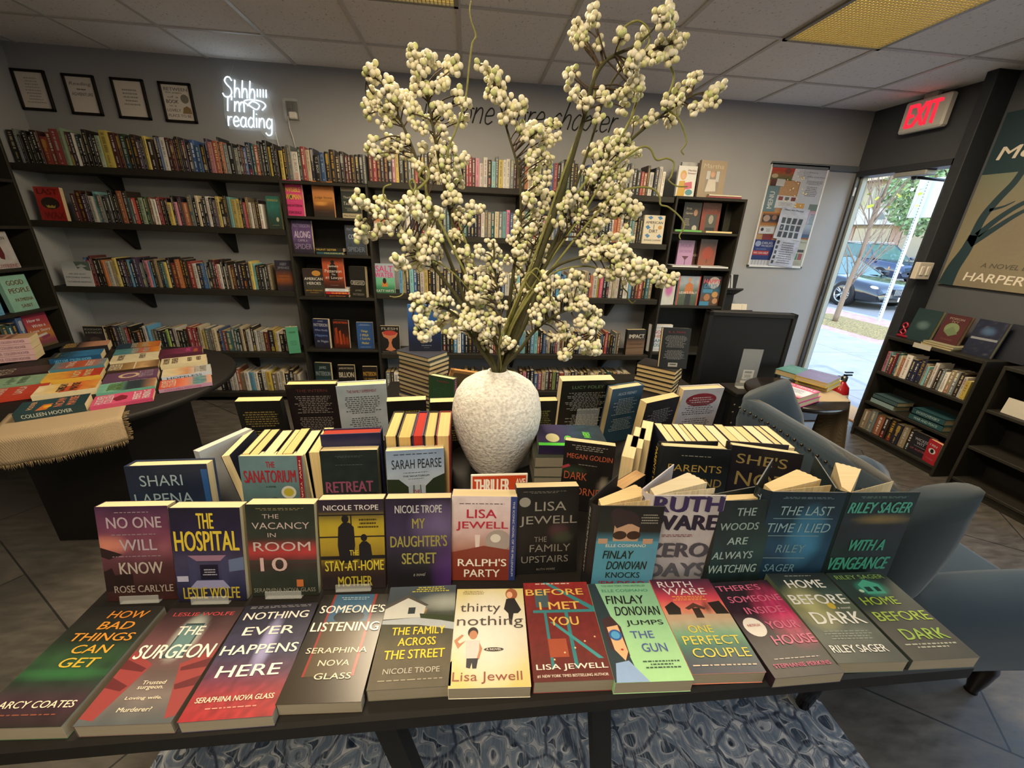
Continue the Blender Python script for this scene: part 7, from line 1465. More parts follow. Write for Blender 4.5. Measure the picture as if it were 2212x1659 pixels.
laid(146, 836, Z0, .030, [('g', ['d8cba8', 'd8b870', 'c86a34', 'c88a3c']), ('n', .3, 5), ('P', [(0, .4), (.6, .45), (.5, .75), (0, .7)], 'b8502c')] + T2('MAYBE', 'SOMEDAY', '3a2c20', None, .62, .42), 'cream and orange novel with dark title, second from the near edge of the round table')
laid(160, 808, Z0, .028, [('g', ['d8a840', 'd0923a', 'b84028', 'a83424']), ('n', .3, 5)] + T2('MAYBE', 'NOT', 'd8c890', None, .75, .55), 'amber and red novel, third in the column on the round table')
laid(172, 786, Z0, .028, [('g', ['4a7c88', 'a8543c', 'b85a3c', '6a8a90']), ('n', .3, 5)] + T2('REGRET', 'TING', 'd8c8b8', None, .7, .35), 'rust and blue novel, fourth in the column on the round table')
laid(168, 764, Z0, .034, [('g', ['181d24', '1b2632', '2c6a9a', '2f76a8', '2a6c9c']), ('n', .35, 6)] + T2('UGLY', 'LOVE', '3a7090', None, .24, .4) + [('T', 'HOOVER', .5, .12, .7, .06, '8a8a6a')], 'black and bright blue novel with spine lettering, fifth in the column on the round table', ('UGLY LOVE  COLLEEN HOOVER', '6ab0d8'), base='1c4a70')
laid(186, 744, Z0, .036, [('g', ['1d1a1c', '2a2426', 'b8846a', 'c08c70'])] + T2('NEVER', 'NEVER', 'b89a5c', None, .25, .12), 'black and peach novel, sixth in the column on the round table')
laid(268, 858, Z0, .016, [('g', ['c04a70', 'c85078', 'c44c72', 'b84468']), ('P', [(.2, .4), (.5, .3), (.8, .44), (.6, .56), (.3, .55)], '7a1f30')] + T2('FINDING', 'PERFECT', 'd8c8cc', None, .88, .72) + T2('COLLEEN', 'HOOVER', 'd8c0c8', None, .26, .12), 'thin rose pink novel at the near edge of the round table')
laid(276, 832, Z0, .018, [('g', ['6aa896', '7ab49c', '2c3a40', '2a363c', 'a87a5c']), ('n', .25, 5)] + T2('FINDING', 'CINDERELLA', '5a7a40', None, .35, .22), 'teal novel with a reclining figure, behind the rose pink one')
laid(285, 810, Z0, .024, [('g', ['5a3c58', '64445f', '5e405c']), ('C', .5, .45, .3, .2, 'c0a88c'), ('C', .5, .45, .2, .13, '6a4a64')] + T2('ALL YOUR', 'PERFECTS', '9a849a', None, .84, .7), 'plum novel with a pale burst, middle column of the round table', ('ALL YOUR PERFECTS', 'b8a8b4'))
laid(290, 789, Z0, .024, [('g', ['3a2a1e', '8a6c44', 'b8966a', '6a4c2e']), ('n', .5, 8), ('P', [(0, .5), (1, .5), (1, .53), (0, .53)], 'd0c0a0')] + T2('COLLEEN', 'HOOVER', 'd8ccb0', None, .2, .08), 'brown lattice patterned novel, middle column of the round table')
laid(293, 770, Z0, .024, [('g', ['c8bc9c', 'd0c6a8', 'ccc2a2']), ('n', .15, 5)] + T2('VERITY', 'HOOVER', '6a5a50', None, .65, .2), 'cream novel with grey title, middle column of the round table')
laid(297, 757, Z0, .022, [('g', ['4a7c84', '4f868c', 'c85a30', 'd08a34']), ('n', .3, 5)] + T2('WITHOUT', 'MERIT', 'b0bcb0', None, .7, .45), 'teal and flame coloured novel, middle column of the round table')
laid(300, 745, Z0, .022, [('g', ['1f3344', '243a4c', 'c88a34', 'b85a2c']), ('n', .3, 5)] + T2('HEART', 'BONES', 'b8b4a0', None, .65, .4), 'dark blue novel with an orange blaze, farthest in the middle column of the round table')
laid(402, 824, Z0, .018, [('g', ['b8442c', 'c05034', 'c87a60', '5a949c', 'c88c74'])] + T2('POINT OF', 'RETREAT', '5a8a94', None, .84, .7) + T2('COLLEEN', 'HOOVER', 'd8b8a8', None, .24, .1), 'coral and teal novel at the outer edge of the round table', ('COLLEEN HOOVER', 'b84a5c'), base='b08aa8')
laid(404, 800, Z0, .022, [('g', ['c8bea0', 'c8b48c', 'b8845c', 'b8b8b8', 'a8acb0']), ('n', .2, 5)] + T2('SLAMMED', 'TITLE', '8a8678', None, .84, .72), 'beige novel with a white spine and navy lettering, outer column of the round table', ('HOPELESS', '2c4468'), base='b8c0cc')
laid(398, 777, Z0, .024, [('g', ['c8bc98', 'cfc4a2', 'c8bd9a']), ('n', .1, 5)] + T2('NEVER', 'NEVER', '5a463c', None, .82, .62, .6, .1) + T2('FISHER', 'HOOVER', '5a463c', None, .3, .12), 'cream novel with flourishes, outer column of the round table', edge='c8c8d0')
laid(392, 757, Z0, .024, [('g', ['4a2030', '6a2a48', '7a3050', '5a2434']), ('n', .4, 5), ('T', 'WOMAN', .3, .84, .5, .1, 'c86a3c', 0, .02), ('T', 'DOWN', .5, .66, .5, .1, 'd050a0', 0, .02)], 'plum novel with neon pink and orange title, farthest in the outer column of the round table')
zz = Z0 + .0
for k in range(4):
    ops = [('g', ['c89a8a', 'c89484', 'c09070', 'c8a078']), ('n', .25, 6)] + (T2('IT ENDS', 'WITH US', '8a5a48', None, .4, .6) if k == 3 else [])
    c = PZ(32, 776 if k < 4 else 776, Z0)
    M = TR(c.x + .002 * (k % 2), c.y, zz + .031) @ RZ(AX + math.pi / 2 - .05 + .02 * (k % 2)) @ TR(0, -.1, 0) @ RX(-math.pi / 2)
    book(M, .132, .2, .030, ops, ['lowest', 'second', 'third', 'topmost'][k] + ' pale pink novel of the pile on the round table', 'pile of pale pink novels', spine=('IT ENDS WITH US  COLLEEN HOOVER', '7a5a64', .9), base='c8a4a8', res=70)
    zz += .0312
laid(48, 801, Z0, .028, [('g', ['2a1c1c', '3a2624', '33211f']), ('n', .5, 6)] + T2('TOO', 'LATE', 'a89a8c', None, .3, .15), 'dark brown novel before the pale pink pile')
laid(38, 822, Z0, .026, [('g', ['7a9a7c', '84a486', '7c9c80']), ('n', .25, 6)] + T2('REMIND', 'HIM', '5a7a60', None, .6, .4), 'sage green novel before the dark brown one')
laid(30, 845, Z0, .024, [('g', ['b8402c', 'b03a28'])] + T2('LAYLA', 'HOOVER', 'd8c0b0', None, .6, .3), 'red novel partly under the black one on the round table')
# burlap runner hanging over the near edge of the round table
P = []; ctr = Vector((RTX, RTY, 0))
A0, A1 = PZ(-10, 925, RTZ), PZ(266, 893, RTZ)
n0 = 10
mid = (A0 + A1) / 2
for j in range(17):
    r = []
    for i in range(25):
        u = i / 24; q = A0.lerp(A1, u)
        # where the runner's line meets the table's rim
        s = 0.0; d = -e2
        k = q - ctr; k.z = 0
        bb = k.dot(d); cc = k.length_squared - (RTR + .004) ** 2
        s = -bb + math.sqrt(max(0, bb * bb - cc)); rim = q + d * s
        if j < n0: p = rim - d * (n0 - j) / n0 * .26; p.z = RTZ + .0014
        else:
            f = (j - n0) / 6; p = rim + d * (.004 + .012 * math.sin(f * 1.2) + .004 * math.sin(u * 17) * f); p.z = RTZ - .10 * f + .0008 * math.sin(u * 30)
        r.append(p)
    P.append(r)
bl = burlap_sheet('table_runner', 'frayed burlap runner hanging over the rim of the round table', P)
fringe(bl, P[16], lambda p: (0, 0, -.02), 110, 4)
fringe(bl, [P[j][24] for j in range(n0 - 2, 17)], lambda p: tuple(e1 * .016), 40, 5)

# ------------------------------------------------------------------ small round table by the door
sz = .70
sx, sy = PZ(1716, 846, sz).xy
t = thing('round_table', 'small dark round table with gift books just inside the open door', 'table', TR(sx, sy, 0))
MB().lathe([(0, sz - .03), (.25, sz - .03), (.26, sz - .022), (.26, sz - .008), (.252, sz - .0008), (0, sz - .0008)], 48, lin('1a1512')).build('table_top', MT['gloss_print'], t)
MB().lathe([(.15, 0), (.16, .01), (.15, .025), (.035, .05), (.03, .3), (.035, sz - .05), (.09, sz - .03)], 24, lin('1a1512')).build('pedestal', MT['gloss_print'], t)
P = []
for j in range(21):
    r = []
    for i in range(11):
        u = (i / 10 - .5) * .2; f = j / 20
        if f < .45: p = Vector((sx - .12 + f / .45 * .34, sy + u - .05, sz + .0014))
        else: 
            g = (f - .45) / .55; rr = .283 + .03 * g + .012 * math.sin(i * 1.1) * g
            p = Vector((sx + .06 + math.sqrt(max(.004, .263 ** 2 - (u - .05) ** 2)) - .06 + .004 + .035 * g + .01 * math.sin(i * 1.3) * g, sy + u * (1 + .5 * g) - .05, sz - .34 * g))
        r.append(p)
    P.append(r)
b2 = burlap_sheet('table_runner', 'pale burlap runner hanging from the small table near the door', P)
fringe(b2, P[20], lambda p: (0, 0, -.025), 46, 6)
GD = 'gift books piled on the small table by the door'
def gift(px, py, z, w, h, t_, yaw, ops, label, base, edge='d8c8a4', spine=None, side=-1):
    c = PZ(px, py, z + t_)
    return book(TR(c.x, c.y, z + t_) @ RZ(yaw) @ TR(0, -h / 2, 0) @ RX(-math.pi / 2), w, h, t_, ops, label, GD, hb=True, side=side, base=base, edge=edge, res=90, spine=spine)
zg = sz + .003
gift(1718, 852, zg, .16, .22, .03, math.radians(-66), [('g', ['b8306c', 'c03472'])], 'lower magenta gift book on the small table near the door', 'b82c78', side=-1)
gift(1716, 842, zg + .031, .16, .22, .032, math.radians(-66), [('g', ['b02c4a', 'b83450', 'c8c4c8', 'ccc8cc', 'b82c4c']), ('P', [(.05, .3), (.95, .3), (.95, .75), (.05, .75)], 'c0c4cc'), ('T', 'SO GENTLE', .5, .14, .9, .1, 'd8d0d0', 0, .02), ('~', .5, .52, .7, .3, 4, '6a6a74'), ('T', 'MARTHA REED', .5, .88, .8, .07, 'd8d0d0', 0, .01)], 'upper magenta gift book with a white panel on the small table', 'c02c80')
gift(1770, 820, zg, .17, .23, .03, math.radians(-60), [('g', ['c8b03a', 'c0a834'])], 'lower yellow gift book behind the magenta pair', 'c4ac30')
gift(1768, 812, zg + .031, .17, .23, .03, math.radians(-60), [('g', ['5a4a6a', '64547a', '5c4c6c']), ('n', .15, 5), ('T', 'LITTLE WOMEN', .5, .12, .8, .05, 'a8a0b4')], 'dusky violet gift book with yellow spine behind the magenta pair', 'c4ac30')
gift(1722, 800, zg, .17, .2, .036, math.radians(-64), [('g', ['3a6a60', '4a7a70', '3e6e64']), ('n', .5, 9)], 'green patterned gift book farthest on the small table', '2c5a50')
m = MB(); p = PZ(1815, 893, 0)
tag(MB().box(4.86, 5.36, -.78, -.12, .0005, .012, lin('2a2c30'), b=.004).build('door_mat', MT['rubber']), 'dark ribbed door mat just inside the open door', 'door mat')

# ------------------------------------------------------------------ blue wing chair
def soft(m_, x0, x1, y0, y1, z0, z1, r=.04, T=None, n=5):
    """cushion with rounded edges"""
    bm = bmesh.new()
    bmesh.ops.create_cube(bm, size=1)
    for v in bm.verts: v.co = Vector((x0 + (v.co.x + .5) * (x1 - x0), y0 + (v.co.y + .5) * (y1 - y0), z0 + (v.co.z + .5) * (z1 - z0)))
    bmesh.ops.bevel(bm, geom=bm.edges[:] + bm.verts[:], offset=min(r, (x1 - x0) * .49, (y1 - y0) * .49, (z1 - z0) * .49), segments=n, profile=.5, affect='EDGES')
    bm.verts.ensure_lookup_table()
    m_.add([v.co.copy() for v in bm.verts], [tuple(v.index for v in f.verts) for f in bm.faces], (.05, .07, .1), 0, True, T)
    bm.free(); return m_
def loft(m_, secs, col=(.05, .07, .1)):
    n = len(secs[0]); V = [p for s in secs for p in s]
    F = [(k * n + i, k * n + (i + 1) % n, (k + 1) * n + (i + 1) % n, (k + 1) * n + i) for k in range(len(secs) - 1) for i in range(n)]
    F += [tuple(range(n - 1, -1, -1)), tuple((len(secs) - 1) * n + i for i in range(n))]
    return m_.add(V, F, col, 0, True)
CX, CY, CYAW = 3.40, -2.69, math.radians(0)
ch = thing('wing_chair', 'dark blue velvet wing chair with nailheads, turned away beside the long table', 'chair', TR(CX, CY, 0) @ RZ(CYAW))
VEL = MT['blue_velvet']
m = MB(); soft(m, -.30, .36, -.33, .33, .20, .36, .03); m.build('seat_frame', VEL, ch)
m = MB(); soft(m, -.24, .40, -.245, .245, .34, .47, .055); m.build('seat_cushion', VEL, ch)
# back: lofted panel, curved top, leaning away
secs = []
for j in range(9):
    z = .22 + j * .09; f = j / 8
    x = -.31 - .075 * f; th = .10 - .015 * f; hw = .30 + .045 * f
    if j == 8: hw *= .93; th *= .7
    r = []
    for i in range(20):
        a = 2 * math.pi * i / 20; ca, sa = math.cos(a), math.sin(a)
        r.append(Vector((x + th / 2 * math.copysign(abs(ca) ** .6, ca) - .02 * (1 - (sa) ** 2) * f, hw * math.copysign(abs(sa) ** .35, sa), z - (.03 * abs(sa) ** 3 if j > 6 else 0))))
    secs.append(r)
bk = loft(MB(), secs).build('backrest', VEL, ch)
def wing(s):
    secs = []
    for j in range(9):
        f = j / 8; z = .40 + .54 * f
        ln = .07 + (.24 if s > 0 else .08) * math.sin(min(1, f * 1.15) * math.pi * .72) ** 1.1 * (1 if f < .96 else .8)
        x0_ = -.33 - .055 * f; yb = s * (.30 + .03 * f); out = s * .05 * f
        r = []
        for i in range(16):
            a = 2 * math.pi * i / 16; ca, sa = math.cos(a), math.sin(a)
            r.append(Vector((x0_ + ln / 2 + ln / 2 * math.copysign(abs(ca) ** .7, ca), yb + out * (ca + 1) / 2 + .04 * math.copysign(abs(sa) ** .8, sa), z + .04 * (ca) * f)))
        secs.append(r if s > 0 else r[::-1])
    return loft(MB(), secs).build('wing', VEL, ch)
wing(1); wing(-1)
def arm(s):
    secs = []
    for j in range(9):
        f = j / 8; x = -.30 + .70 * f; k = 1 if j not in (0, 8) else .8
        r = []
        for i in range(18):
            a = 2 * math.pi * i / 18; ca, sa = math.cos(a), math.sin(a)
            w_ = .072 + .02 * f + (.012 if sa > .2 else 0)
            r.append(Vector((x, s * (.325 + .02 * f) + w_ * ca * k, .44 + (.165 if sa > 0 else .22) * sa * k + .015 * math.sin(f * 3))))
        secs.append(r if s < 0 else r[::-1])
    return loft(MB(), secs).build('armrest', VEL, ch)
arm(1); arm(-1)
for sx_, sy_ in ((1, 1), (1, -1), (-1, 1), (-1, -1)):
    m = MB(); bx, by = sx_ * .33, sy_ * .29
    prof = [(.032, .21), (.036, .17), (.028, .15), (.034, .13), (.026, .06), (.017, .015), (.019, 0)] if sx_ > 0 else [(.03, .21), (.026, .1), (.02, 0)]
    secs = [[Vector((bx + (.0 if sx_ > 0 else -.12 * (.21 - z)) + r_ * math.cos(2 * math.pi * i / 14), by + r_ * math.sin(2 * math.pi * i / 14), z)) for i in range(14)] for r_, z in prof[::-1]]
    n = 14; V = [p for s in secs for p in s]
    m.add(V, [(k * n + i, k * n + (i + 1) % n, (k + 1) * n + (i + 1) % n, (k + 1) * n + i) for k in range(len(secs) - 1) for i in range(n)] + [tuple(range(n - 1, -1, -1)), tuple((len(secs) - 1) * n + i for i in range(n))], lin('161110'), 0, True)
    m.build('leg', MT['gloss_print'], ch)
m = MB()
for k in range(46):
    f = k / 45
    if f < .28: p = (-.372 - .055 * (.0 + f / .28), -.31 - .02 * (f / .28), .26 + f / .28 * .62)
    elif f < .72: g = (f - .28) / .44; p = (-.445 + .0, -.315 + .63 * g, .895 + .018 * math.sin(g * math.pi))
    else: g = (f - .72) / .28; p = (-.427 + .055 * g, .33 - .02 * g, .88 - .62 * g)
    m.sphere(p, .0055, 6, 4, lin('4a4438'))
m.build('nailhead_trim', MT['steel'], ch)

# ------------------------------------------------------------------ rug under the long table
m = MB(); rx0, rx1, ry0, ry1 = .95, 3.12, -4.6, -2.62
m.grid(44, 40, lambda u, v: (rx0 + u * (rx1 - rx0), ry0 + v * (ry1 - ry0), .010 + .002 * math.sin(u * 21 + math.sin(v * 5)) * math.sin(v * 9 + 1)), None)
m.box(rx0, rx1, ry0, ry1, .0004, .008, (.2, .22, .25))
tag(m.build('area_rug', MT['rug_pile']), 'blue, grey and white patterned rug under the long black table', 'rug')

# ------------------------------------------------------------------ notice board with pinned papers
bc = [PY(*c, -.02) for c in ((1668, 352), (1794, 358), (1731, 580), (1615, 576))]
nx0, nx1 = (bc[0].x + bc[3].x) / 2, (bc[1].x + bc[2].x) / 2
nz1, nz0 = (bc[0].z + bc[1].z) / 2, (bc[2].z + bc[3].z) / 2
nb = thing('notice_board', 'tall white framed cork notice board beside the open door', 'notice board', TR((nx0 + nx1) / 2, 0, (nz0 + nz1) / 2))
bw, bh = nx1 - nx0, nz1 - nz0
m = MB(); c = lin('c4c8cc')
for a in ((-bw / 2, -bw / 2 + .014, -bh / 2, bh / 2), (bw / 2 - .014, bw / 2, -bh / 2, bh / 2), (-bw / 2, bw / 2, -bh / 2, -bh / 2 + .02), (-bw / 2, bw / 2, bh / 2 - .014, bh / 2)): m.box(a[0], a[1], -.022, -.0005, a[2], a[3], c, b=.002)
m.build('frame', MT['plastic'], nb)
MB().box(-bw / 2 + .01, bw / 2 - .01, -.014, -.001, -bh / 2 + .01, bh / 2 - .01).build('cork_panel', MT['cork'], nb)
m = MB(); rg = random.Random(3)
for k in range(26): m.sphere((rg.uniform(-.1, .12), -.02, rg.uniform(.08, .36)), .006, 6, 4, lin('d8cfa8'))
m.build('push_pin', MT['plastic'], nb)
NP = [0]
def paper(u0, v0, u1, v1, ops, label, rot=0.0, curl=.0, yy=None):
    """corners as fractions of the board, from its upper edge"""
    w, h = (u1 - u0) * bw, (v1 - v0) * bh; NP[0] += 1
    M = TR(nx0 + (u0 + u1) / 2 * bw, (yy or -.0165) - .0006 * (NP[0] % 6), nz1 - v1 * bh) @ RY(rot)
    m = MB()
    if not curl: m.box(-w / 2, w / 2, 0, .0004, 0, h, lin('c8ccd4'))
    paint_cover(m, w, h, ops, NP[0], -w / 2, 0, 300 if curl else 70)
    if curl: m.v = [(x, y - (.0 if y > -.00025 else .0012), z) for x, y, z in m.v]; m.v = [(x, y - curl * ((x / w) ** 2 + .6 * (z / h - .5) ** 2 + .3 * math.sin(z / h * 9 + x / w * 5) * .5), z) for x, y, z in m.v]
    return tag(m.build('paper_sheet', MT['matte_print'], None, M), label, 'paper', 'papers pinned to the notice board')
WHP = ['b4bac8', 'bcc2ce', 'b6bcca']
paper(.02, .03, .42, .15, [('g', ['a03428', '9a3a2c', '6a5a3a', '4a5434']), ('n', .3, 6), ('C', .72, .3, .14, .22, '6a3a34'), ('C', .2, .7, .14, .16, 'a89a80')], 'red and olive photo flyer in the top corner of the board', 0)
paper(.40, .02, .80, .16, [('g', WHP), ('~', .45, .5, .7, .5, 6, '8a8e98'), ('C', .72, .45, .06, .12, '7a4a48')], 'tilted white flyer with small grey print near the board top', .12)
paper(.56, .02, 1.0, .42, [('g', ['a8aec0', 'b0b6c6', 'a8aebe', 'a2a8b8']), ('T', 'Tribute to', .4, .12, .34, .03, '4a4e5a', .2, 0), ('T', 'Safety of the River', .55, .22, .7, .035, '4a4e5a', .25, 0), ('~', .55, .35, .7, .1, 4, '5a5e6a'), ('~', .5, .55, .6, .24, 6, '5a5e6a'), ('P', [(.03, .84), (.4, .84), (.4, 1), (.03, 1)], 'b08a4a'), ('P', [(.6, .84), (.98, .84), (.98, 1), (.6, 1)], '5a6a68')], 'large pale lavender notice with script heading on the board', .02)
paper(.05, .145, .16, .205, [('g', ['5a3430', '3a2422'])], 'tiny dark red card below the red flyer', 0)
paper(.15, .14, .29, .205, [('g', ['a8acb4', 'b0b4ba'])], 'tiny white card below the red flyer', .05)
paper(.02, .205, .24, .445, [('g', ['5a7480', '627c88', '5c7682']), ('T', 'MENU', .5, .55, 1.15, .22, 'b8c0c4', 0, .02, math.pi / 2)], 'slate blue menu leaflet with tall white capitals', 0)
paper(.22, .29, .58, .41, [('g', WHP), ('P', [(.08, .08), (.3, .08), (.3, .38), (.08, .38)], '7a3a3a'), ('P', [(.4, .1), (.6, .1), (.6, .36), (.4, .36)], '5a5a62'), ('P', [(.7, .08), (.92, .08), (.92, .38), (.7, .38)], '6a2c2c'), ('~', .5, .65, .8, .3, 4, '7a7e88')], 'white leaflet with three small red photos', .03)
paper(.06, .45, .36, .57, [('g', ['b0722c', '2a2c3a', '33303a', '2a2c38', 'b0722c']), ('C', .25, .5, .2, .26, 'a08a80'), ('C', .7, .42, .14, .2, '8a6450')], 'orange bordered photo card on the board', 0)
paper(.32, .40, .82, .71, [('g', ['a8b0c8', 'b4bcd0', 'b0b8cc', 'bac2d4']), ('n', .15, 6), ('T', 'Meet the Market', .45, .08, .7, .05, '3a3e4a', .2)] + [('P', [(.12 + .2 * i, .32 + .22 * j), (.26 + .2 * i, .32 + .22 * j), (.26 + .2 * i, .5 + .22 * j), (.12 + .2 * i, .5 + .22 * j)], '3a4450') for i in range(4) for j in range(3)], 'curled white sheet of small portraits in the middle of the board', .06, .02, -.022)
paper(.74, .42, 1.0, .69, [('g', ['a87a88', '9aacc0', '9eb0c4', '94a6ba', '6a7a94', '8a5a5a']), ('P', [(.08, .1), (.45, .1), (.45, .5), (.08, .5)], 'a8424e'), ('C', .27, .32, .12, .12, '5a6a8a'), ('~', .72, .3, .4, .4, 8, '5a6a80'), ('P', [(0, .85), (1, .85), (1, .98), (0, .98)], '3a5478')], 'pale blue flyer with a framed red drawing', .02)
paper(.05, .59, .32, .66, [('g', WHP), ('C', .2, .4, .1, .24, '2c2c30'), ('~', .6, .5, .4, .5, 3, '6a6e78')], 'small white business card with a dark logo', -.03)
paper(.28, .56, .42, .66, [('g', ['8a8478', '948e80'])], 'small taupe card beside the business card', .03)
paper(.14, .665, .32, .725, [('g', ['6a1f28', '74262e'])], 'dark crimson card in the board', 0)
paper(.02, .72, .40, .925, [('g', ['20306c', '243678', '1f2e68']), ('C', .2, .2, .14, .14, '8a9ac0'), ('T', 'DRUG', .62, .16, .5, .12, 'b0b4c4'), ('T', 'PROBLEM?', .65, .3, .56, .08, 'b0b4c4'), ('~', .4, .46, .7, .06, 1, '8a9ac0'), ('P', [(.0, .54), (.8, .54), (.8, .76), (0, .76)], 'a02c34'), ('T', 'WE CAN HELP', .42, .65, .7, .1, 'd0c8cc'), ('C', .3, .88, .0, .0, '8a9ac0')], 'deep blue help leaflet with a red band', .0)
paper(.02, .925, .40, .985, [('g', ['b4bac6', 'bcc2cc'])] + [('P', [(.1 + .15 * i, 0), (.115 + .15 * i, 0), (.115 + .15 * i, 1), (.1 + .15 * i, 1)], '5a5e68') for i in range(6)], 'strip of tear-off tabs under the deep blue leaflet', 0)
paper(.36, .705, .80, .985, [('g', ['b4bcd0', 'a8b0c6', 'b8c0d2', 'aab2c8']), ('n', .2, 9), ('~', .55, .5, .7, .8, 10, '6a7088')] + [('P', [(.06, .08 + .18 * j), (.16, .08 + .18 * j), (.16, .2 + .18 * j), (.06, .2 + .18 * j)], '3a3e48') for j in range(5)], 'crumpled white sheet with a column of tiny photos', .07, .02, -.022)
paper(.66, .705, 1.02, .985, [('g', ['a4a89c', 'acb0a4', 'a2a69a']), ('T', 'Reading Room', .45, .1, .7, .05, '4a4e48', .2), ('P', [(.02, .24), (.3, .24), (.3, .48), (.02, .48)], '8a7468'), ('P', [(.42, .36), (.8, .36), (.8, .46), (.42, .46)], '3a3c3c'), ('P', [(.36, .5), (.54, .5), (.54, .74), (.36, .74)], '3a7a5a'), ('P', [(.57, .5), (.78, .5), (.78, .74), (.57, .74)], '8a4a54'), ('~', .5, .86, .7, .16, 4, '7a7e78')], 'olive white newsletter page in the lower corner of the board', .02)
# small rack of leaflets and books beside the case
rk = thing('wall_rack', 'black slanted wall rack holding leaflets beside the cookbook case', 'rack', TR(4.36, -.02, 1.02))
MB().box(-.10, .10, -.02, 0, -.30, .18, BLK).box(-.10, .10, -.15, -.02, -.02, -.005, BLK, 0, RX(-.5)).box(-.10, .10, -.24, -.02, -.26, -.245, BLK, 0, RX(-.5)).build('rack_body', MT['black_laminate'], rk)
for k in range(4):
    M = TR(4.30 + .028 * k, -.10, 1.04) @ RY(-.25) @ RX(.1)
    tag(MB().box(-.011, .011, 0, .11, 0, .17, lin(['3a3c48', '9aa0a8', '7a5a64', '5a6474'][k])).box(-.009, .009, -.001, .109, .002, .1705, lin('b8bcc0')).build('leaflet_pack', MT['matte_print'], None, M), ['first', 'second', 'third', 'fourth'][k] + ' slim leaflet pack leaning in the black wall rack', 'leaflet', 'leaflets in the wall rack')
for k in range(3):
    book_block(TR(4.34 + .05 * k, -.28, .80) @ RZ(1.2) @ RY(.45), .11, .17, .045, ['c4c6c4', '4a7a8c', 'c8cac8'][k], 'd8dad8', ['first', 'second', 'third'][k] + ' white paged book tilting in the wall rack above the black board', 'books tilting in the wall rack')
# second low dark case along the side wall
lc2 = bookcase('bookcase', 'second low black case along the side wall, nearer than the classics bookcase', TR(XR - .002, -2.08, 0) @ RZ(-math.pi / 2), .66, .245, .86, (.075, .315, .575))
tag(MB().box(-.07, .07, 0, .003, 0, .10, lin('b8b4a8')).build('sign_card', MT['matte_print'], None, TR(XR - .002, -2.08, 0) @ RZ(-math.pi / 2) @ TR(-.2, -.2, .5755) @ RX(-.1)), 'small pale sign card in the second low black case', 'card')
# ------------------------------------------------------------------ the street seen through the door
def gbox(name, x0, x1, y0, y1, z0, z1, mat, label=None):
    return struct(name, MB().box(x0, x1, y0, y1, z0, z1), MT[mat], label)
gbox('sidewalk', XR + .12, 8.6, -14, 26, -.2, -.012, 'concrete', 'grey concrete pavement outside the door')
gbox('pavement', 8.6, 10.85, -14, 26, -.2, -.014, 'brick_paver', 'red brick pavement strip along the street')
gbox('kerb', 10.85, 11.0, -14, 26, -.22, -.012, 'concrete', 'pale kerb beside the street')
gbox('road', 11.0, 60, -30, 60, -.3, -.14, 'asphalt', 'grey asphalt street')
m = MB()
m.grid(16, 16, lambda u, v: (8.9 + u * 1.3, 2.3 + v * 2.4, -.013 + .03 * math.sin(u * math.pi) * math.sin(v * math.pi)), None)
tag(m.build('mulch_bed', MT['mulch']), 'bed of brown and yellow mulch around the street tree', 'mulch', None, 'stuff')
# street tree
rg = random.Random(9)
def limb(m_, p, d, L, r, depth, col):
    q = [Vector(p)]; dd = Vector(d).normalized()
    for k in range(5):
        dd = (dd + Vector((rg.gauss(0, .07), rg.gauss(0, .07), rg.gauss(.02, .05)))).normalized(); q.append(q[-1] + dd * L / 5)
    m_.tube(q, [r * (1 - .5 * k / 5) for k in range(6)], 5, col)
    if depth:
        for k in range(rg.randrange(3, 5)):
            i = rg.randrange(1, 6); a = rg.uniform(0, 6.28)
            limb(m_, q[i], (dd + Vector((math.cos(a), math.sin(a), rg.uniform(.1, .7))) * .75), L * rg.uniform(.45, .7), r * .42, depth - 1, col)
    return q
st = thing('street_tree', 'thin bare young tree standing in the mulch bed outside', 'tree', TR(9.37, 3.70, .0))
m = MB(); q = [Vector((0, 0, 0)), Vector((.02, -.01, .7)), Vector((.04, -.05, 1.4)), Vector((.02, -.08, 2.1)), Vector((.06, -.14, 2.8)), Vector((.05, -.2, 3.8))]
m.tube(smooth3(q, 4), [.05 * (1 - .035 * k) for k in range(21)], 8, lin('7a6a5a')); m.build('trunk', MT['bark'], st)
m = MB()
for k in range(17):
    z = rg.uniform(.6, 3.2); a = rg.uniform(0, 6.28)
    limb(m, (.03, -.05 * z / 1.4, z), (math.cos(a) * .55, math.sin(a) * .55, 1), rg.uniform(.7, 1.5), .013, 2, lin('7d6c60'))
m.build('twigs', MT['bark'], st)
m = MB()
for k in range(130):
    a = rg.uniform(0, 6.28); p = Vector((math.cos(a) * rg.uniform(.1, .8), math.sin(a) * rg.uniform(.1, .8), rg.uniform(2.1, 3.6)))
    u, v = Vector((rg.gauss(0, 1), rg.gauss(0, 1), rg.gauss(0, 1))).normalized() * .035, Vector((rg.gauss(0, 1), rg.gauss(0, 1), rg.gauss(0, 1))).normalized() * .035
    m.add([p - u, p - v, p + u, p + v], [(0, 1, 2, 3)], lin(rg.choice(['a8b83c', 'b8c850', '98a834'])))
m.build('leaves', MT['leafy'], st)
# sign post
sp = thing('street_sign', 'back of a blank metal parking sign on a perforated post', 'sign', TR(10.65, 3.95, -.014))
m = MB().box(-.03, .03, -.022, .022, 0, 2.75, lin('a4acb4')); 
for k in range(50): m.box(-.0315, .0315, -.008, .008, .12 + k * .052, .14 + k * .052, lin('4a4e54'))
m.build('post', MT['metal_paint'], sp)
MB().box(.03, .035, -.23, .23, 2.05, 2.75, lin('b4bcc4'), b=.002).build('sign_plate', MT['metal_paint'], sp)
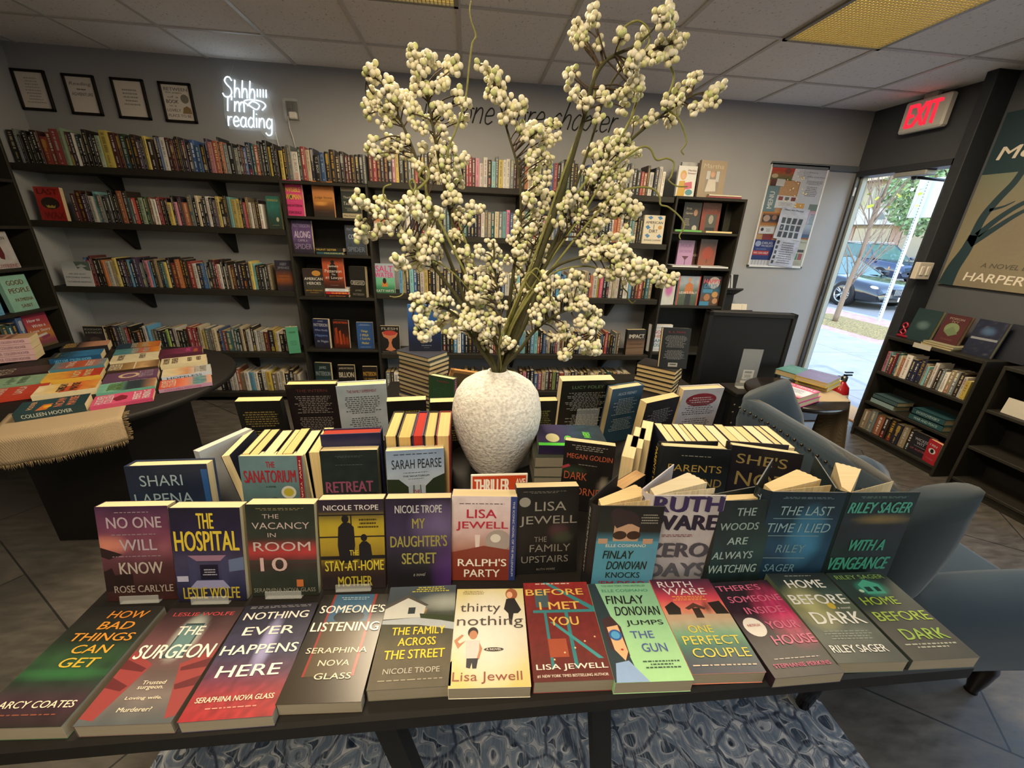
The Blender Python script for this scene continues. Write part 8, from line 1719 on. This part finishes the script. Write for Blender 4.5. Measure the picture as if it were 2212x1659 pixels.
# cars: bodies lofted from cross sections along their length
def car(name, label, M, L, W_, Hh, col, suv=False):
    root = thing(name, label, 'car', M)
    c = lin(col)
    # profile of the belt line and the lower body, front at +x
    st_ = [(-.5, .30, .62), (-.485, .22, .78), (-.40, .18, .86), (-.2, .17, .88), (0, .17, .87), (.15, .17, .85), (.30, .18, .78), (.42, .20, .70), (.475, .22, .60), (.5, .30, .48)]
    if suv: st_ = [(-.5, .36, .85), (-.485, .28, 1.02), (-.40, .25, 1.06), (-.2, .25, 1.06), (0, .25, 1.05), (.17, .25, 1.03), (.30, .26, .98), (.42, .28, .92), (.475, .30, .80), (.5, .38, .62)]
    k = Hh / (1.36 if not suv else 1.68)
    secs = []
    for u, z0, z1 in st_:
        hw = W_ / 2 * (1 - .55 * max(0, abs(u) - .36) ** 1.0 * 1.6)
        z0 *= k; z1 *= k; zm = z0 + (z1 - z0) * .55
        pr = [(-hw * .86, z0), (-hw * .98, z0 + .1), (-hw, zm), (-hw * .95, z1 - .05), (-hw * .8, z1), (0, z1 + .025), (hw * .8, z1), (hw * .95, z1 - .05), (hw, zm), (hw * .98, z0 + .1), (hw * .86, z0)]
        secs.append([Vector((u * L, y, z)) for y, z in pr])
    n = 11; V = [p for s in secs for p in s]
    F = [(a * n + i, a * n + (i + 1) % n, (a + 1) * n + (i + 1) % n, (a + 1) * n + i) for a in range(len(secs) - 1) for i in range(n)] + [tuple(range(n)), tuple(reversed([(len(secs) - 1) * n + i for i in range(n)]))]
    MB().add(V, [f[::-1] for f in F], c, 0, True).build('body', MT['car_paint'], root)
    # cabin: glass with roof and pillars
    zb = .84 * k if not suv else 1.03 * k
    x0, x1, x2, x3 = (-.40, -.22, .02, .20) if not suv else (-.485, -.42, .06, .22)
    hb, ht = W_ / 2 * .88, W_ / 2 * .70
    zt = Hh
    G = [(x0 * L, zb), (x1 * L, zt - .05), (x2 * L, zt - .03), (x3 * L, zb)]
    V = [Vector((x, -hb if z < zt - .2 else -ht, z)) for x, z in G] + [Vector((x, hb if z < zt - .2 else ht, z)) for x, z in G]
    MB().add(V, [(0, 3, 2, 1)[::-1], (4, 5, 6, 7)[::-1], (0, 1, 5, 4)[::-1], (2, 3, 7, 6)[::-1]], (1, 1, 1)).build('windows', MT['car_glass'], root)
    m = MB()
    rx = [(x1 * L - .03, zt - .06), (x1 * L + .2, zt - .01), ((x1 + x2) / 2 * L, zt + .015), (x2 * L - .2, zt), (x2 * L + .04, zt - .045)]
    V = [Vector((x, y, z + dz)) for x, z in rx for y, dz in ((-ht * 1.03, -.03), (-ht * .7, .01), (ht * .7, .01), (ht * 1.03, -.03))]
    m.add(V, [(i * 4 + j, i * 4 + j + 1, i * 4 + j + 5, i * 4 + j + 4)[::-1] for i in range(4) for j in range(3)], c, 0, True)
    for s in (-1, 1):
        for (xa, za), (xb, zb_) in ((G[0], G[1]), (G[3], G[2]), (((x1 + .02 + x2) / 2 * L - .1, zb), ((x1 + x2) / 2 * L, zt - .03))):
            m.tube([(xa, s * hb * 1.01, za), (xb, s * ht * 1.02, zb_)], .032, 5, c)
    if suv:
        for s in (-1, 1): m.tube([(x1 * L, s * ht * .9, zt + .04), (x2 * L, s * ht * .9, zt + .04)], .02, 5, lin('9aa0a8'))
    m.build('roof', MT['car_paint'], root)
    wr = .335 if not suv else .36
    for u in (-.30, .31):
        for s in (-1, 1):
            Tm = TR(u * L, s * (W_ / 2 - .10), wr) @ RX(math.pi / 2)
            w = MB().lathe([(wr * .68, -.11), (wr * .95, -.115), (wr, -.09), (wr, .09), (wr * .95, .115), (wr * .68, .11)], 28, lin('17171a'), 0, Tm, cap=False).build('wheel', MT['rubber'], root)
            m = MB(); m.lathe([(wr * .70, -.108), (wr * .66, -.112), (wr * .62, -.09), (wr * .62, .09), (wr * .66, .112), (wr * .70, .108)], 28, lin('a8acb0'), 0, Tm, cap=False)
            for q in range(5):
                for dq in (-.1, .1):
                    a = 2 * math.pi * q / 5 + dq
                    for zz in (-.095, .095): m.tube([Tm @ Vector((.05 * math.cos(a), .05 * math.sin(a), zz)), Tm @ Vector((wr * .66 * math.cos(a + dq * .5), wr * .66 * math.sin(a + dq * .5), zz))], .018, 5, lin('b4b8bc'))
            m.lathe([(0, -.1), (.06, -.1), (.06, .1), (0, .1)], 14, lin('8a8e92'), 0, Tm); m.box(-.02, .02, -.02, .02, -.05, .05, lin('2a2a2c'), 0, Tm)
            m.build('rim', MT['steel'], w)
    fx = L / 2
    for s in (-1, 1):
        z = (.58 if not suv else .84) * k
        MB().sphere((fx - .30, s * W_ * .385, z), .5, 12, 8, lin('b8c4c8'), 0, None, (.36, .22, .13)).build('headlight', MT['gloss_print'], root)
        MB().sphere((fx - (.62 if not suv else .55), s * W_ * .478, z - .14), .06, 8, 6, lin('d07a20'), 0, None, (.4, .3, 1.3)).build('side_marker', MT['gloss_print'], root)
        MB().box(x3 * L - .12, x3 * L + .02, s * W_ * .47, s * W_ * .56, zb, zb + .12, c, b=.03).build('mirror', MT['car_paint'], root)
    m = MB(); z = (.44 if not suv else .66) * k
    m.box(fx - .10, fx - .005, -.34, .34, z - .02, z + .14, lin('1a1a1c'), b=.01)
    for q in range(15): m.box(fx - .01, fx + .006, -.32 + q * .046, -.306 + q * .046, z - .01, z + .13, lin('8a8e92'))
    m.box(fx - .10, fx + .0, -.6, .6, z - .20, z - .08, lin('1d1e20'), b=.02); m.build('grille', MT['metal_paint'], root)
    MB().box(fx - .01, fx + .012, -.16, .16, z - .17, z - .06, lin('c4c8cc')).build('licence_plate', MT['plastic'], root)
    return root
car('sports_coupe', 'low black coupe parked along the kerb outside the door', TR(13.15, 8.2, -.14) @ RZ(-math.pi / 2 + .06), 4.7, 1.9, 1.32, '14171f')
car('estate_car', 'dark blue tall estate car with roof rails parked beyond the black coupe', TR(21.0, 14.5, -.14) @ RZ(-math.pi / 2 - .0), 4.8, 1.95, 1.68, '1c2742', True)
car('white_sedan', 'white car parked beyond the blue estate car', TR(27.5, 10.5, -.14) @ RZ(-math.pi / 2 - .2), 4.6, 1.85, 1.42, 'c4c8cc')
# building across the street
bx = 33.0
b = thing('street_building', 'cream two storey shop building across the street with a tan tiled roof', 'building', TR(bx, 30, -.14))
MB().box(0, 8, -22, 16, 0, 6.1, lin('a89f86')).build('wall', MT['plaster'], b)
MB().box(-.9, .2, -22, 16, 3.0, 4.1, lin('b4b0a8')).build('fascia', MT['plaster'], b)
m = MB(); m.prism([(-.9, 6.1), (8, 6.1), (8, 8.2), (3.0, 8.2)], -22, 16, lin('b09472')); m.build('roof', MT['plaster'], b)
for k in range(15):
    y = -20 + k * 2.3
    f = MB(); f.box(-.06, .02, y, y + 1.5, 4.35, 5.75, lin('b4b4b0')).build('window', MT['plaster'], b)
    w = MB(); [w.box(-.1, -.05, y + .1 + i * .68, y + .1 + i * .68 + .6, 4.45, 5.65, lin('2c3438')) for i in range(2)]; w.build('pane', MT['car_paint'], f) if False else w.build('window_pane', MT['car_paint'], b)
for k in range(9):
    y = -20.5 + k * 3.9
    MB().box(-.05, .02, y, y + 3.0, .3, 2.75, lin('5a6a70')).build('shop_window', MT['car_paint'], b)
    MB().box(-.08, .02, y + 3.05, y + 3.8, 0, 2.9, lin('a88a78')).build('pier', MT['plaster'], b)
m = MB()
for k in range(12): y = -18 + k * 2.6; m.add([(-.92, y, 3.35), (-.92, y + .9, 3.35), (-.92, y + .45, 3.85)], [(0, 2, 1)], lin('6a7474'))
m.build('fascia_sign', MT['plaster'], b)
# trees behind
def crown(m_, c, r, n, cols, s=.16):
    for k in range(n):
        d = Vector((rg.gauss(0, 1), rg.gauss(0, 1), rg.gauss(0, 1))).normalized(); p = c + Vector((d.x * r[0], d.y * r[1], d.z * r[2])) * rg.uniform(.45, 1) ** .5
        u = Vector((rg.gauss(0, 1), rg.gauss(0, 1), rg.gauss(0, 1))).normalized() * s * rg.uniform(.6, 1.4); v = u.cross(Vector((rg.gauss(0, 1), rg.gauss(0, 1), rg.gauss(0, 1)))).normalized() * s
        m_.add([p - u, p - v, p + u, p + v], [(0, 1, 2, 3)], lin(rg.choice(cols)))
def tree(name, label, x, y, h, r, cols, n, s=.2):
    t_ = thing(name, label, 'tree', TR(x, y, -.14))
    m = MB(); m.tube([(0, 0, 0), (.1, .05, h * .4), (.0, .1, h * .8)], [.22, .17, .08], 8, lin('5a4a3c'))
    for k in range(9): limb(m, (0, 0, h * rg.uniform(.35, .7)), (rg.gauss(0, .6), rg.gauss(0, .6), 1), h * .35, .07, 1, lin('5a4a3c'))
    m.build('trunk', MT['bark'], t_)
    m = MB(); crown(m, Vector((0, 0, h * .68)), r, n, cols, s); m.build('foliage', MT['leafy'], t_)
tree('leafy_tree', 'dense green tree beside the shop building, behind the parking sign', 25.5, 16.0, 7.5, (2.6, 2.6, 3.2), ['8aa878', '9ab888', '7a9868', 'a8c498'], 5200, .11)
tree('leafy_tree', 'tall airy tree over the building roof with yellow-green leaves', 44.5, 33, 17, (4.2, 4.2, 3.6), ['c0cc78', 'ccd888', 'a8b47a'], 1500, .16)
tree('leafy_tree', 'bare branching tree over the building roof at the door frame side', 45, 42, 16, (4.0, 4.0, 3.4), ['b0b094', 'bcbca0', 'c0c8a8'], 1200, .14)
tree('leafy_tree', 'pale green tree at the far end of the street', 27, 4.5, 11, (4.5, 4.5, 4.5), ['9cb88c', 'a8c49a', 'b4cca6'], 2600, .18)
m = MB()
for z in (7.4, 8.2): m.tube([(20, -20, z), (20, 10, z - .3), (20, 40, z)], .02, 4, lin('2a2c30'))
tag(m.build('street_power_line', MT['rubber']), 'pair of dark power lines strung along the street', 'power line')
